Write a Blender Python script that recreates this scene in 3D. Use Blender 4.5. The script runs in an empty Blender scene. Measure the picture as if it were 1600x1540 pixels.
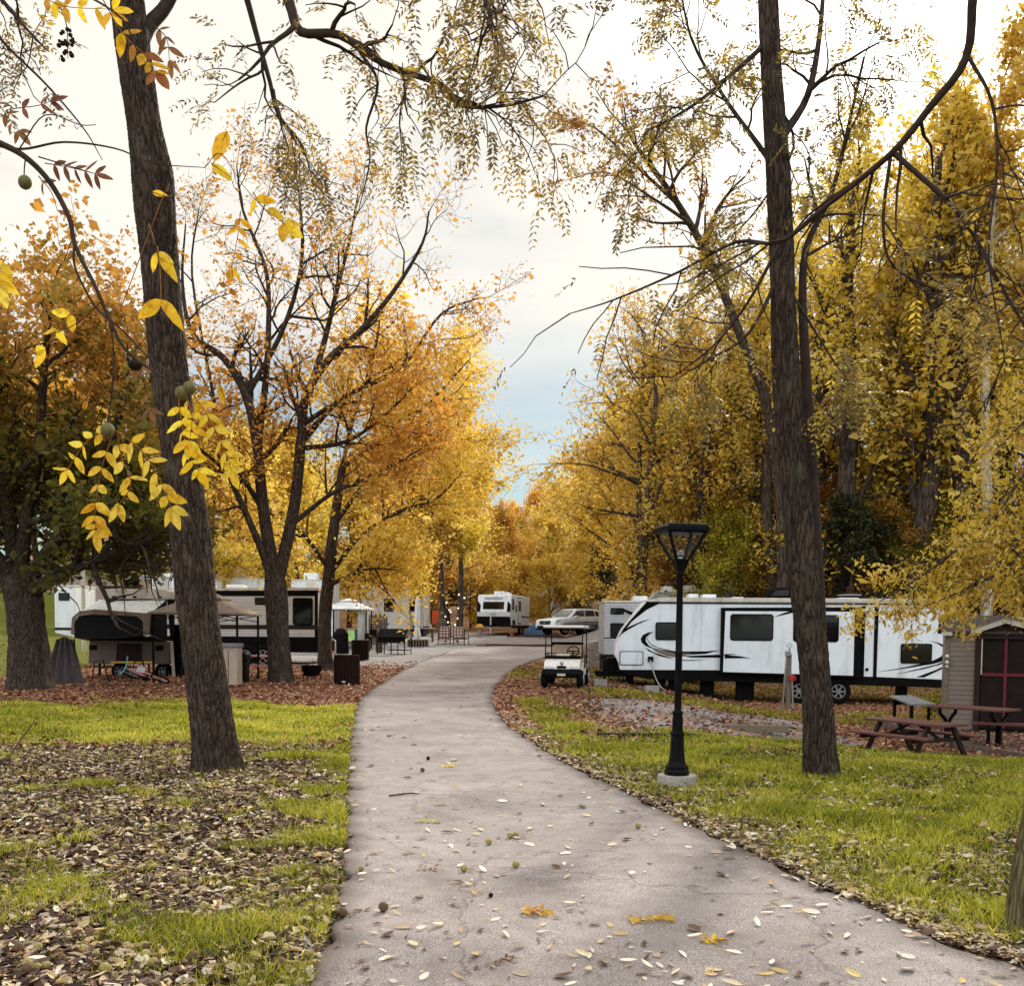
import bpy, bmesh, math, random
import numpy as np
from mathutils import Vector, Matrix
sc = bpy.context.scene
COL = sc.collection
rng = np.random.default_rng(7); random.seed(7)
R = math.radians; PI = math.pi

# ------------------------------------------------------------------ camera
F = 1600.0; CX = 800.0; CY = 1066.0; CAMZ = 1.6
PIT = R(2.9); ROLL = R(0.5)
FWD = np.array([0, math.cos(PIT), -math.sin(PIT)])
UP0 = np.array([0, math.sin(PIT), math.cos(PIT)]); RT0 = np.array([1.0, 0, 0])
RT = RT0*math.cos(ROLL)+UP0*math.sin(ROLL); UP = UP0*math.cos(ROLL)-RT0*math.sin(ROLL)
EYE = np.array([0, 0, CAMZ])
def ray(px, py):
    return (px-CX)/F*RT-(py-CY)/F*UP+FWD
def P(px, py, D):
    d = ray(px, py); return EYE+d*(D/d[1])
cam_d = bpy.data.cameras.new('camera'); cam = bpy.data.objects.new('camera', cam_d); COL.objects.link(cam)
cam_d.sensor_fit = 'HORIZONTAL'; cam_d.sensor_width = 36; cam_d.lens = 36*F/1600; cam_d.shift_y = (CY-770)/1600
cam_d.clip_end = 3000; cam_d.clip_start = 0.05
B = -FWD
cam.matrix_world = Matrix(((RT[0], UP[0], B[0], 0), (RT[1], UP[1], B[1], 0), (RT[2], UP[2], B[2], CAMZ), (0, 0, 0, 1)))
sc.camera = cam
sc.view_settings.view_transform = 'Standard'; sc.view_settings.look = 'None'; sc.view_settings.exposure = 0

# ------------------------------------------------------------------ terrain
def sm(t):
    t = np.clip(t, 0, 1); return t*t*(3-2*t)
ZY = [-60, 25, 32, 42, 50, 58, 66, 73, 90, 130, 220, 400, 800]
ZZ = [0, 0, .02, .2, .45, .85, 1.15, 1.35, 1.9, 4, 9, 18, 40]
def T(x, y):
    x = np.asarray(x, float); y = np.asarray(y, float)
    z = np.interp(y, ZY, ZZ)
    z = z-.62*sm((x-2.2)/6)*sm((y-11)/8)*(1-sm((y-37)/10))
    z = z+sm((x-3)/16)*np.clip((y-41)*.34, 0, 8.5)*(1-.0*x)
    z = z+sm((-x-15)/14)*np.clip((y-24)*.09, 0, 6)
    z = z+.012*np.sin(x*1.7+y*.6)+.01*np.sin(y*1.3-x*.9)
    return z
def hit(px, py):
    d = ray(px, py); ys = np.arange(2, 260, .02)
    z = CAMZ+d[2]/d[1]*ys; x = d[0]/d[1]*ys
    i = np.argmax(z <= T(x, ys)) if np.any(z <= T(x, ys)) else len(ys)-1
    return np.array([x[i], ys[i], float(T(x[i], ys[i]))])
LEDGE = [(485, 1540), (510, 1460), (525, 1420), (535, 1360), (540, 1300), (543, 1200), (548, 1150), (555, 1112), (563, 1092), (580, 1077), (610, 1058), (650, 1036), (700, 1017), (745, 1008), (793, 1003)]
REDGE = [(1690, 1548), (1590, 1513), (1450, 1466), (1370, 1425), (1270, 1381), (1180, 1337), (1100, 1300), (1020, 1260), (965, 1233), (900, 1203), (850, 1172), (800, 1140), (776, 1112), (769, 1096), (776, 1072), (790, 1055), (812, 1040), (859, 1024), (905, 1015)]
LW = np.array([hit(*p) for p in LEDGE]); RW = np.array([hit(*p) for p in REDGE])
LW = np.vstack([[LW[0][0]-.05, -6, 0], LW]); RW = np.vstack([[RW[0][0]+.3, -6, 0], RW])
def XL(y): return np.interp(y, LW[:, 1], LW[:, 0])
def XR(y): return np.interp(y, RW[:, 1], RW[:, 0])
YEND = min(LW[-1, 1], RW[-1, 1])
CR0, CR1 = 57.5, 66.5          # cross road depth range
def nz(x, y, s=1.0, o=0.0):
    x = x*s+o; y = y*s-o*.7
    return (np.sin(x*1.3+1.7*np.sin(y*.9+o))+np.sin(y*1.7+1.3*np.sin(x*1.1))+np.sin((x+y)*2.3+o)*.6+np.sin((x-y)*3.7+2*np.sin(x*2.1))*.5)/3.1
def onpath(x, y):
    a = (x > XL(y)) & (x < XR(y)) & (y < YEND+2)
    return a | ((y > CR0) & (y < CR1) & (x > -45) & (x < 30))
def zones(x, y):
    """grass, litter, gravel densities 0..1"""
    dl = XL(y)-x; dr = x-XR(y); n = nz(x, y, 1.1, 3.); n2 = nz(x, y, 3.1, 1.)
    left = (dl > 0); right = (dr > 0)
    g = np.zeros_like(x); l = np.zeros_like(x); v = np.zeros_like(x)
    # left
    wob = .7*nz(x, y, .5, 9.)+.45*n+.4*n2
    band = sm((y-13.2-wob)/.9)*(1-sm((y-20.0-wob*2.2)/2.2))
    edge = np.exp(-np.clip(dl, 0, 9)/.9)
    gl = np.where(y < 14.6, np.clip(.07+.8*sm((n2+.6*n+1.1*edge-.5)/.6), 0, 1)*.85, 0)
    gl = np.where(x < -2.6+0*y, np.maximum(gl, .75*(1-sm(np.hypot(x+3.0, (y-5.9)*.8)/1.0))), gl)
    gl = np.maximum(gl, band)
    gl = np.maximum(gl, sm((-x-14)/3)*sm((y-22)/6)*.95)
    ll = np.where(y < 14.6, 1-.35*gl, .14)*(1-band*.6)
    ll = np.maximum(ll, sm((y-20.5-wob*2.2)/1.5)*(1-sm((y-38-2*n)/4))*(1-sm((-x-14)/3)*.8))
    ll = np.maximum(ll, .5*np.exp(-np.clip(dl, 0, 9)/.5))
    vl = sm((y-37-2*n)/5)*(1-sm((y-75)/6))
    gl = np.maximum(gl, .35*sm((y-40)/5)*sm((n2+.1)/.5))
    # right
    gr = 1-.8*np.exp(-np.clip(dr, 0, 9)/.38)
    gr = gr*np.clip(.62+.75*n+.5*n2, .25, 1)
    gr = gr*(1-sm((y-15.2-.5*n-np.clip(x-4, 0, 3)*.25)/1.6)) + .38*sm((y-24.3)/1)*(1-sm((y-27.5)/1.5))*sm((x-1.6)/1.) + .75*sm((1.7-dr+.5*n)/1.)*sm((dr-.35)/.5)*(y > 15)*(y < 24)
    gr = np.maximum(gr, .45*sm((y-30)/6)*sm((n2+.2)/.5))
    lr = .95*np.exp(-np.clip(dr, 0, 9)/.42)+.26+.4*sm((n2-.7*n-.2)/.5)
    lr = np.maximum(lr, sm((y-15)/1.5)*(1-sm((y-40)/5))*(.45+.5*np.exp(-np.clip(dr-.2, 0, 9)/1.3)))
    lr = lr*(1-.45*sm((y-15.8)/1.)*(1-sm((y-24.4)/1.))*sm((dr-1.6)/1.)*(1-sm((x-6.4)/1.2)))
    lr = np.maximum(lr, .95*sm((x-6.3)/1.2)*sm((y-15.6)/1.2))
    vr = sm((y-15.8-.4*n)/1.2)*(1-sm((y-24.2)/1.2))*sm((dr-1.5)/1.)*(1-sm((x-6.6)/1.5))*(.75+.4*n)
    vr = np.maximum(vr, .5*sm((y-30)/4)*(1-sm((y-66)/5))*(1-sm((x-4)/6)))
    g = np.where(left, gl, np.where(right, gr, 0)); l = np.where(left, ll, np.where(right, lr, 0)); v = np.where(left, vl, np.where(right, vr, 0))
    far = sm((y-70)/10); l = l*(1-far)+far*.8; g = g*(1-far)+far*.25
    hill = sm((x-8)/6)*sm((y-41)/4); l = np.maximum(l, hill); g = g*(1-hill*.9)
    return np.clip(g, 0, 1), np.clip(l, 0, 1), np.clip(v, 0, 1)

# ------------------------------------------------------------------ helpers
def tag(o, label=None, cat=None, group=None, kind=None):
    if label: o['label'] = label
    if cat: o['category'] = cat
    if group: o['group'] = group
    if kind: o['kind'] = kind
    return o
def thing(name, label, cat, loc=(0, 0, 0), rz=0, group=None):
    o = bpy.data.objects.new(name, None); COL.objects.link(o); o.empty_display_size = .2
    o.location = tuple(float(v) for v in loc); o.rotation_euler = (0, 0, rz)
    return tag(o, label, cat, group)
def copy_tree(o, parent=None):
    c = o.copy(); COL.objects.link(c)
    if parent is not None: c.parent = parent
    for ch in [k for k in COL.objects if k.parent == o]: copy_tree(ch, c)
    return c
class MB:
    def __init__(s): s.v = []; s.f = []
    def add(s, V, Fc):
        o = len(s.v); s.v += [tuple(float(c) for c in p) for p in V]; s.f += [tuple(i+o for i in f) for f in Fc]; return s
    def box(s, x0, x1, y0, y1, z0, z1):
        V = [(x0, y0, z0), (x1, y0, z0), (x1, y1, z0), (x0, y1, z0), (x0, y0, z1), (x1, y0, z1), (x1, y1, z1), (x0, y1, z1)]
        return s.add(V, [(3, 2, 1, 0), (4, 5, 6, 7), (0, 1, 5, 4), (1, 2, 6, 5), (2, 3, 7, 6), (3, 0, 4, 7)])
    def bar(s, a, b, w, h=None, upv=(0, 0, 1)):
        h = h or w; a = np.array(a, float); b = np.array(b, float); d = b-a; d /= np.linalg.norm(d)
        u = np.cross(d, upv)
        if np.linalg.norm(u) < 1e-4: u = np.array([1., 0, 0])
        u /= np.linalg.norm(u); k = np.cross(u, d)
        V = [c+u*i*w/2+k*j*h/2 for c in (a, b) for i, j in ((-1, -1), (1, -1), (1, 1), (-1, 1))]
        return s.add(V, [(3, 2, 1, 0), (4, 5, 6, 7), (0, 1, 5, 4), (1, 2, 6, 5), (2, 3, 7, 6), (3, 0, 4, 7)])
    def tube(s, pts, r, n=8):
        pts = np.array(pts, float); r = np.broadcast_to(np.array(r, float), (len(pts),))
        V, Q = tube_np(pts, r, n); k = len(V)
        Fc = [tuple(q) for q in Q]+[tuple(range(n-1, -1, -1)), tuple(range(k-n, k))]
        return s.add(V, Fc)
    def prism(s, poly, y0, y1):
        n = len(poly)
        A = sum(poly[i][0]*poly[(i+1) % n][1]-poly[(i+1) % n][0]*poly[i][1] for i in range(n))
        if A < 0: poly = poly[::-1]
        V = [(x, y0, z) for x, z in poly]+[(x, y1, z) for x, z in poly]
        Fc = [tuple(range(n)), tuple(range(2*n-1, n-1, -1))]+[(i, i+n, (i+1) % n+n, (i+1) % n) for i in range(n)]
        return s.add(V, Fc)
    def rr(s, x0, x1, z0, z1, r, y0, y1, k=4):
        pl = []
        for cx, cz, a0 in ((x1-r, z1-r, 0), (x0+r, z1-r, 90), (x0+r, z0+r, 180), (x1-r, z0+r, 270)):
            for i in range(k+1):
                a = R(a0+90*i/k); pl.append((cx+r*math.cos(a), cz+r*math.sin(a)))
        return s.prism(pl, y0, y1)
    def lathe(s, prof, n=16, c=(0, 0, 0)):
        V = []
        for r, z in prof:
            for i in range(n):
                a = 2*PI*(i+.5)/n; V.append((c[0]+r*math.cos(a), c[1]+r*math.sin(a), c[2]+z))
        m = len(prof); Fc = [(j*n+i, j*n+(i+1) % n, (j+1)*n+(i+1) % n, (j+1)*n+i) for j in range(m-1) for i in range(n)]
        Fc += [tuple(range(n-1, -1, -1)), tuple(range((m-1)*n, m*n))]
        return s.add(V, Fc)
    def ball(s, c, r, n=12, sz=1.0):
        prof = [(r*math.sin(PI*(i+.02)/(n/2+.04)), -r*sz*math.cos(PI*(i+.02)/(n/2+.04))) for i in range(n//2+1)]
        return s.lathe(prof, n, c)
    def cylY(s, c, r, y0, y1, n=20, r2=None):
        r2 = r if r2 is None else r2
        V = [(c[0]+q*math.cos(2*PI*i/n), y, c[1]+q*math.sin(2*PI*i/n)) for y, q in ((y0, r), (y1, r2)) for i in range(n)]
        Fc = [tuple(range(n)), tuple(range(2*n-1, n-1, -1))]+[(i, i+n, (i+1) % n+n, (i+1) % n) for i in range(n)]
        return s.add(V, Fc)
    def torusY(s, c, r, t, y, n=24, m=8, w=1.0):
        V = []
        for i in range(n):
            a = 2*PI*i/n
            for j in range(m):
                b = 2*PI*j/m; q = r+t*math.cos(b); V.append((c[0]+q*math.cos(a), y+t*w*math.sin(b), c[1]+q*math.sin(a)))
        return s.add(V, [(i*m+j, i*m+(j+1) % m, ((i+1) % n)*m+(j+1) % m, ((i+1) % n)*m+j) for i in range(n) for j in range(m)])
    def xf(s, M):
        s.v = [tuple(M @ Vector(p)) for p in s.v]; return s
    def build(s, name, mat, parent=None, bev=0, smooth=False):
        me = bpy.data.meshes.new(name); me.from_pydata(s.v, [], s.f)
        if bev:
            bm = bmesh.new(); bm.from_mesh(me)
            ed = [e for e in bm.edges if len(e.link_faces) == 2 and e.calc_face_angle(0) > .5]
            bmesh.ops.bevel(bm, geom=ed, offset=bev, segments=2, affect='EDGES', profile=.6)
            bm.to_mesh(me); bm.free()
        me.materials.append(mat); me.update()
        if smooth:
            me.polygons.foreach_set('use_smooth', [True]*len(me.polygons)); me.set_sharp_from_angle(angle=R(40))
        o = bpy.data.objects.new(name, me); COL.objects.link(o)
        if parent is not None: o.parent = parent
        return o
def tube_np(pts, rad, n):
    d = np.gradient(pts, axis=0); d /= np.linalg.norm(d, axis=1, keepdims=True)+1e-9
    m = np.abs(d.mean(0)); ref = np.zeros(3); ref[np.argmin(m)] = 1
    a = np.cross(d, ref); a /= np.linalg.norm(a, axis=1, keepdims=True)+1e-9; b = np.cross(d, a)
    th = 2*PI*np.arange(n)/n
    V = pts[:, None]+rad[:, None, None]*(np.cos(th)[None, :, None]*a[:, None]+np.sin(th)[None, :, None]*b[:, None])
    k = len(pts); i = np.arange(k-1)[:, None]*n; j = np.arange(n)[None]; j2 = (j+1) % n
    Q = np.stack([i+j, i+j2, i+n+j2, i+n+j], -1).reshape(-1, 4)
    return V.reshape(-1, 3), Q
def np_mesh(name, V, Q, mat, parent=None, t=None, smooth=False):
    V = np.ascontiguousarray(V, np.float32); Q = np.ascontiguousarray(Q, np.int32); k = Q.shape[1]
    me = bpy.data.meshes.new(name); me.vertices.add(len(V)); me.vertices.foreach_set('co', V.ravel())
    me.loops.add(Q.size); me.loops.foreach_set('vertex_index', Q.ravel())
    me.polygons.add(len(Q)); me.polygons.foreach_set('loop_start', np.arange(len(Q), dtype=np.int32)*k)
    if smooth: me.polygons.foreach_set('use_smooth', np.ones(len(Q), bool))
    me.update(calc_edges=True)
    if t is not None:
        at = me.attributes.new('t', 'FLOAT', 'FACE'); at.data.foreach_set('value', np.ascontiguousarray(t, np.float32))
    me.materials.append(mat)
    o = bpy.data.objects.new(name, me); COL.objects.link(o)
    if parent is not None: o.parent = parent
    return o
def setmat(o, m):
    o.material_slots[0].link = 'OBJECT'; o.material_slots[0].material = m

# ------------------------------------------------------------------ materials
def newmat(name):
    m = bpy.data.materials.new(name); m.use_nodes = True; nt = m.node_tree; nt.nodes.clear(); return m, nt
def N(nt, typ, **kw):
    n = nt.nodes.new(typ)
    for k, v in kw.items():
        if k.startswith('i_'):
            key = k[2:]; n.inputs[int(key) if key.isdigit() else key.replace('_', ' ')].default_value = v
        else: setattr(n, k, v)
    return n
def ramp(nt, stops, interp='LINEAR'):
    r = nt.nodes.new('ShaderNodeValToRGB'); cr = r.color_ramp; cr.interpolation = interp
    while len(cr.elements) < len(stops): cr.elements.new(.5)
    for e, (p, c) in zip(cr.elements, stops): e.position = p; e.color = (*c, 1) if len(c) == 3 else c
    return r
def mixc(nt, fac, a, b, mode='MIX'):
    m = nt.nodes.new('ShaderNodeMix'); m.data_type = 'RGBA'; m.blend_type = mode
    for s, v in ((0, fac), (6, a), (7, b)):
        if hasattr(v, 'links') or hasattr(v, 'is_output'): nt.links.new(v, m.inputs[s])
        elif s == 0: m.inputs[0].default_value = v
        else: m.inputs[s].default_value = (*v, 1)
    return m.outputs[2]
def surf(name, c, rough=.6, var=.25, scale=4., c2=None, metal=0., bump=0., bscale=60., stretch=(1, 1, 1), dirt=0.):
    """principled surface, weathered by two noises"""
    m, nt = newmat(name); L = nt.links
    tc = N(nt, 'ShaderNodeTexCoord'); mp = N(nt, 'ShaderNodeMapping'); mp.inputs['Scale'].default_value = stretch
    L.new(tc.outputs['Object'], mp.inputs[0])
    n1 = N(nt, 'ShaderNodeTexNoise', i_Scale=scale, i_Detail=6., i_Roughness=.65); L.new(mp.outputs[0], n1.inputs['Vector'])
    lo = c2 if c2 else tuple(v*(1-var) for v in c); hi = c if c2 else tuple(min(1, v*(1+var*.5)) for v in c)
    r = ramp(nt, [(.3, lo), (.7, hi)]); L.new(n1.outputs['Fac'], r.inputs[0]); col = r.outputs[0]
    if dirt:
        n3 = N(nt, 'ShaderNodeTexNoise', i_Scale=1.3, i_Detail=8., i_Roughness=.7); m3 = N(nt, 'ShaderNodeMapping'); m3.inputs['Scale'].default_value = (2, 2, .35)
        L.new(tc.outputs['Object'], m3.inputs[0]); L.new(m3.outputs[0], n3.inputs['Vector'])
        r3 = ramp(nt, [(.5, (0, 0, 0)), (.8, (dirt,)*3)]); L.new(n3.outputs['Fac'], r3.inputs[0])
        col = mixc(nt, r3.outputs[0], col, (.13, .1, .07))
    p = N(nt, 'ShaderNodeBsdfPrincipled', i_Roughness=rough, i_Metallic=metal); p.inputs['Specular IOR Level'].default_value = .05 if max(c) < .06 else .35; L.new(col, p.inputs['Base Color'])
    if bump:
        n2 = N(nt, 'ShaderNodeTexNoise', i_Scale=bscale, i_Detail=4.); L.new(mp.outputs[0], n2.inputs['Vector'])
        b = N(nt, 'ShaderNodeBump', i_Strength=bump, i_Distance=.02); L.new(n2.outputs['Fac'], b.inputs['Height']); L.new(b.outputs[0], p.inputs['Normal'])
    o = N(nt, 'ShaderNodeOutputMaterial'); L.new(p.outputs[0], o.inputs[0]); return m
def ribbed(name, c, freq, dirt=.4, dark=.62, rough=.5):
    """horizontal lap siding"""
    m, nt = newmat(name); L = nt.links
    tc = N(nt, 'ShaderNodeTexCoord'); sx = N(nt, 'ShaderNodeSeparateXYZ'); L.new(tc.outputs['Object'], sx.inputs[0])
    mu = N(nt, 'ShaderNodeMath', operation='MULTIPLY', i_1=freq); L.new(sx.outputs[2], mu.inputs[0])
    fr = N(nt, 'ShaderNodeMath', operation='FRACT'); L.new(mu.outputs[0], fr.inputs[0])
    r = ramp(nt, [(0, tuple(v*dark*.6 for v in c)), (.12, tuple(v*dark for v in c)), (.25, c), (1, tuple(v*1.05 for v in c))]); L.new(fr.outputs[0], r.inputs[0])
    n3 = N(nt, 'ShaderNodeTexNoise', i_Scale=1.6, i_Detail=8., i_Roughness=.7); L.new(tc.outputs['Object'], n3.inputs['Vector'])
    r3 = ramp(nt, [(.42, (0, 0, 0)), (.8, (dirt,)*3)]); L.new(n3.outputs['Fac'], r3.inputs[0])
    col = mixc(nt, r3.outputs[0], r.outputs[0], (.12, .09, .07))
    p = N(nt, 'ShaderNodeBsdfPrincipled', i_Roughness=rough); L.new(col, p.inputs['Base Color'])
    b = N(nt, 'ShaderNodeBump', i_Strength=.8, i_Distance=.03); L.new(fr.outputs[0], b.inputs['Height']); L.new(b.outputs[0], p.inputs['Normal'])
    o = N(nt, 'ShaderNodeOutputMaterial'); L.new(p.outputs[0], o.inputs[0]); return m
def leafmat(name, stops, trans=.5, tint=1.15, spot=0.):
    """leaf: colour picked by the per-leaf attribute, half translucent"""
    m, nt = newmat(name); L = nt.links
    at = N(nt, 'ShaderNodeAttribute', attribute_name='t'); r = ramp(nt, stops); L.new(at.outputs['Fac'], r.inputs[0])
    oi = N(nt, 'ShaderNodeObjectInfo'); hs = N(nt, 'ShaderNodeHueSaturation')
    mr = N(nt, 'ShaderNodeMapRange', i_3=.485, i_4=.512); L.new(oi.outputs['Random'], mr.inputs[0]); L.new(mr.outputs[0], hs.inputs['Hue'])
    mv = N(nt, 'ShaderNodeMapRange', i_3=.82, i_4=1.15); L.new(oi.outputs['Random'], mv.inputs[0]); L.new(mv.outputs[0], hs.inputs['Value'])
    L.new(r.outputs[0], hs.inputs['Color'])
    lc = hs.outputs[0]
    if spot:
        tc = N(nt, 'ShaderNodeTexCoord'); n1 = N(nt, 'ShaderNodeTexNoise', i_Scale=spot, i_Detail=6., i_Roughness=.7); L.new(tc.outputs['Object'], n1.inputs['Vector'])
        q1 = ramp(nt, [(.38, (.62, .5, .35)), (.52, (1, 1, 1)), (.66, (1.08, 1.05, .95)), (.72, (.5, .3, .16))]); L.new(n1.outputs['Fac'], q1.inputs[0]); lc = mixc(nt, .9, lc, q1.outputs[0], 'MULTIPLY')
    d = N(nt, 'ShaderNodeBsdfPrincipled', i_Roughness=.55); d.inputs['Specular IOR Level'].default_value = .25; L.new(lc, d.inputs['Base Color'])
    t = N(nt, 'ShaderNodeBsdfTranslucent'); g = N(nt, 'ShaderNodeGamma', i_Gamma=tint); L.new(lc, g.inputs[0]); L.new(g.outputs[0], t.inputs[0])
    mx = N(nt, 'ShaderNodeMixShader', i_0=trans); L.new(d.outputs[0], mx.inputs[1]); L.new(t.outputs[0], mx.inputs[2])
    o = N(nt, 'ShaderNodeOutputMaterial'); L.new(mx.outputs[0], o.inputs[0]); return m
def barkmat(name, dk, lt, sc_=9., bump=1.0, lich=(.17, .145, .11), lamt=.3):
    m, nt = newmat(name); L = nt.links
    tc = N(nt, 'ShaderNodeTexCoord'); mp = N(nt, 'ShaderNodeMapping'); mp.inputs['Scale'].default_value = (1, 1, .16)
    L.new(tc.outputs['Object'], mp.inputs[0])
    nd = N(nt, 'ShaderNodeTexNoise', i_Scale=sc_*.6, i_Detail=3.); L.new(mp.outputs[0], nd.inputs['Vector'])
    ad = N(nt, 'ShaderNodeVectorMath', operation='MULTIPLY_ADD'); ad.inputs[1].default_value = (.34, .34, .16); L.new(nd.outputs['Color'], ad.inputs[0]); L.new(mp.outputs[0], ad.inputs[2])
    v = N(nt, 'ShaderNodeTexVoronoi', feature='DISTANCE_TO_EDGE', i_Scale=sc_*2.3); L.new(ad.outputs[0], v.inputs['Vector'])
    n2 = N(nt, 'ShaderNodeTexNoise', i_Scale=sc_*5, i_Detail=6., i_Roughness=.7); L.new(mp.outputs[0], n2.inputs['Vector'])
    mu = N(nt, 'ShaderNodeMath', operation='MULTIPLY_ADD', i_1=2.2); L.new(v.outputs['Distance'], mu.inputs[0])
    m2 = N(nt, 'ShaderNodeMath', operation='MULTIPLY', i_1=.95); L.new(n2.outputs['Fac'], m2.inputs[0]); L.new(m2.outputs[0], mu.inputs[2])
    r = ramp(nt, [(.3, tuple(q*.35 for q in dk)), (.5, dk), (.95, lt)]); L.new(mu.outputs[0], r.inputs[0])
    n3 = N(nt, 'ShaderNodeTexNoise', i_Scale=3.5, i_Detail=7., i_Roughness=.75); L.new(tc.outputs['Object'], n3.inputs['Vector'])
    r3 = ramp(nt, [(.52, (0, 0, 0)), (.66, (lamt,)*3)]); L.new(n3.outputs['Fac'], r3.inputs[0])
    col = mixc(nt, r3.outputs[0], r.outputs[0], lich)
    p = N(nt, 'ShaderNodeBsdfPrincipled', i_Roughness=.9); p.inputs['Specular IOR Level'].default_value = .15; L.new(col, p.inputs['Base Color'])
    b = N(nt, 'ShaderNodeBump', i_Strength=bump, i_Distance=.03); L.new(mu.outputs[0], b.inputs['Height']); L.new(b.outputs[0], p.inputs['Normal'])
    o = N(nt, 'ShaderNodeOutputMaterial'); L.new(p.outputs[0], o.inputs[0]); return m
def glassmat(name, tint=(.02, .02, .025), alpha=1., rough=.06):
    m, nt = newmat(name); L = nt.links
    p = N(nt, 'ShaderNodeBsdfPrincipled', i_Roughness=rough)
    tc = N(nt, 'ShaderNodeTexCoord'); n = N(nt, 'ShaderNodeTexNoise', i_Scale=2.5); L.new(tc.outputs['Object'], n.inputs['Vector'])
    r = ramp(nt, [(.3, tuple(v*.6 for v in tint)), (.7, tint)]); L.new(n.outputs['Fac'], r.inputs[0]); L.new(r.outputs[0], p.inputs['Base Color'])
    o = N(nt, 'ShaderNodeOutputMaterial')
    if alpha < 1:
        t = N(nt, 'ShaderNodeBsdfTransparent'); mx = N(nt, 'ShaderNodeMixShader', i_0=alpha); L.new(t.outputs[0], mx.inputs[1]); L.new(p.outputs[0], mx.inputs[2]); L.new(mx.outputs[0], o.inputs[0])
    else: L.new(p.outputs[0], o.inputs[0])
    return m
M = {}
M['bark'] = barkmat('walnut_bark', (.022, .014, .010), (.085, .058, .042))
M['bark2'] = barkmat('maple_bark', (.028, .018, .013), (.085, .06, .045), 7.)
M['barkfar'] = barkmat('far_bark', (.03, .02, .015), (.09, .065, .05), 3., .6)
M['sycbark'] = barkmat('sycamore_bark', (.3, .27, .22), (.55, .5, .43), 2., .3, (.12, .1, .07), .8)
M['twig'] = surf('twig_bark', (.05, .035, .028), .85, .5, 12.)
Y = {}
Y['yellow'] = leafmat('yellow_leaves', [(0, (.15, .09, .008)), (.25, (.55, .36, .025)), (.6, (.76, .53, .085)), (1, (.85, .70, .24))], .55, 1.)
Y['orange'] = leafmat('orange_leaves', [(0, (.16, .065, .01)), (.3, (.60, .29, .04)), (.65, (.80, .46, .07)), (1, (.85, .62, .14))], .55, 1.)
Y['gold'] = leafmat('gold_leaves', [(0, (.16, .08, .01)), (.25, (.58, .33, .03)), (.6, (.77, .48, .08)), (1, (.85, .66, .2))], .55, 1.)
Y['olive'] = leafmat('olive_leaves', [(0, (.06, .055, .008)), (.4, (.25, .21, .022)), (.75, (.50, .39, .035)), (1, (.68, .55, .09))], .55, 1.)
Y['rust'] = leafmat('rust_leaves', [(0, (.08, .035, .01)), (.45, (.32, .14, .03)), (.8, (.52, .26, .05)), (1, (.6, .4, .08))], .55, 1.)
Y['dark'] = leafmat('dark_green_leaves', [(0, (.012, .016, .006)), (.5, (.035, .042, .014)), (.85, (.08, .085, .025)), (1, (.2, .16, .03))], .35)
Y['maple'] = leafmat('turning_maple_leaves', [(0, (.03, .035, .01)), (.3, (.13, .13, .022)), (.5, (.3, .24, .03)), (.72, (.6, .32, .045)), (1, (.76, .46, .08))], .55, .95)
Y['walnut'] = leafmat('walnut_leaves', [(0, (.1, .07, .03)), (.4, (.24, .18, .06)), (.75, (.48, .35, .05)), (1, (.74, .53, .05))], .5, 1.)
Y['near'] = leafmat('near_walnut_leaflets', [(0, (.3, .13, .03)), (.3, (.66, .36, .02)), (.6, (.82, .58, .03)), (1, (.84, .70, .09))], .5, 1., 45.)
Y['nearbrown'] = leafmat('brown_walnut_leaflets', [(0, (.1, .045, .02)), (.6, (.24, .11, .05)), (1, (.4, .2, .05))], .4, 1.15, 45.)
# ------------------------------------------------------------------ world
SUN_AZ = R(20.5); SUN_EL = R(31)
SDIR = np.array([math.sin(SUN_AZ)*math.cos(SUN_EL), math.cos(SUN_AZ)*math.cos(SUN_EL), math.sin(SUN_EL)])
w = bpy.data.worlds.new('World'); sc.world = w; w.use_nodes = True; nt = w.node_tree; nt.nodes.clear(); L = nt.links
sky = N(nt, 'ShaderNodeTexSky', sky_type='NISHITA', sun_disc=False, sun_elevation=SUN_EL, sun_rotation=SUN_AZ, air_density=1.0, dust_density=.6, ozone_density=1.5)
bg1 = N(nt, 'ShaderNodeBackground', i_Strength=.075); tn = mixc(nt, 1., sky.outputs[0], (.84, 1.02, 1.02), 'MULTIPLY'); L.new(tn, bg1.inputs[0])
tc = N(nt, 'ShaderNodeTexCoord'); sx = N(nt, 'ShaderNodeSeparateXYZ'); L.new(tc.outputs['Generated'], sx.inputs[0])
mp = N(nt, 'ShaderNodeMapping'); mp.inputs['Scale'].default_value = (1.6, 1.6, 7.); L.new(tc.outputs['Generated'], mp.inputs[0])
cn = N(nt, 'ShaderNodeTexNoise', i_Scale=1.5, i_Detail=5., i_Roughness=.5, i_Distortion=.3); L.new(mp.outputs[0], cn.inputs['Vector'])
el = N(nt, 'ShaderNodeMapRange', i_1=.185, i_2=.315, i_3=0., i_4=1.); el.interpolation_type = 'SMOOTHSTEP'; L.new(sx.outputs[2], el.inputs[0])
ma = N(nt, 'ShaderNodeMath', operation='MULTIPLY_ADD', i_1=1.7, i_2=-.72); L.new(cn.outputs['Fac'], ma.inputs[0])
cov = N(nt, 'ShaderNodeMath', operation='ADD', use_clamp=True); L.new(el.outputs[0], cov.inputs[0]); L.new(ma.outputs[0], cov.inputs[1])
dt = N(nt, 'ShaderNodeVectorMath', operation='DOT_PRODUCT'); dt.inputs[1].default_value = tuple(SDIR); L.new(tc.outputs['Generated'], dt.inputs[0])
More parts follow.
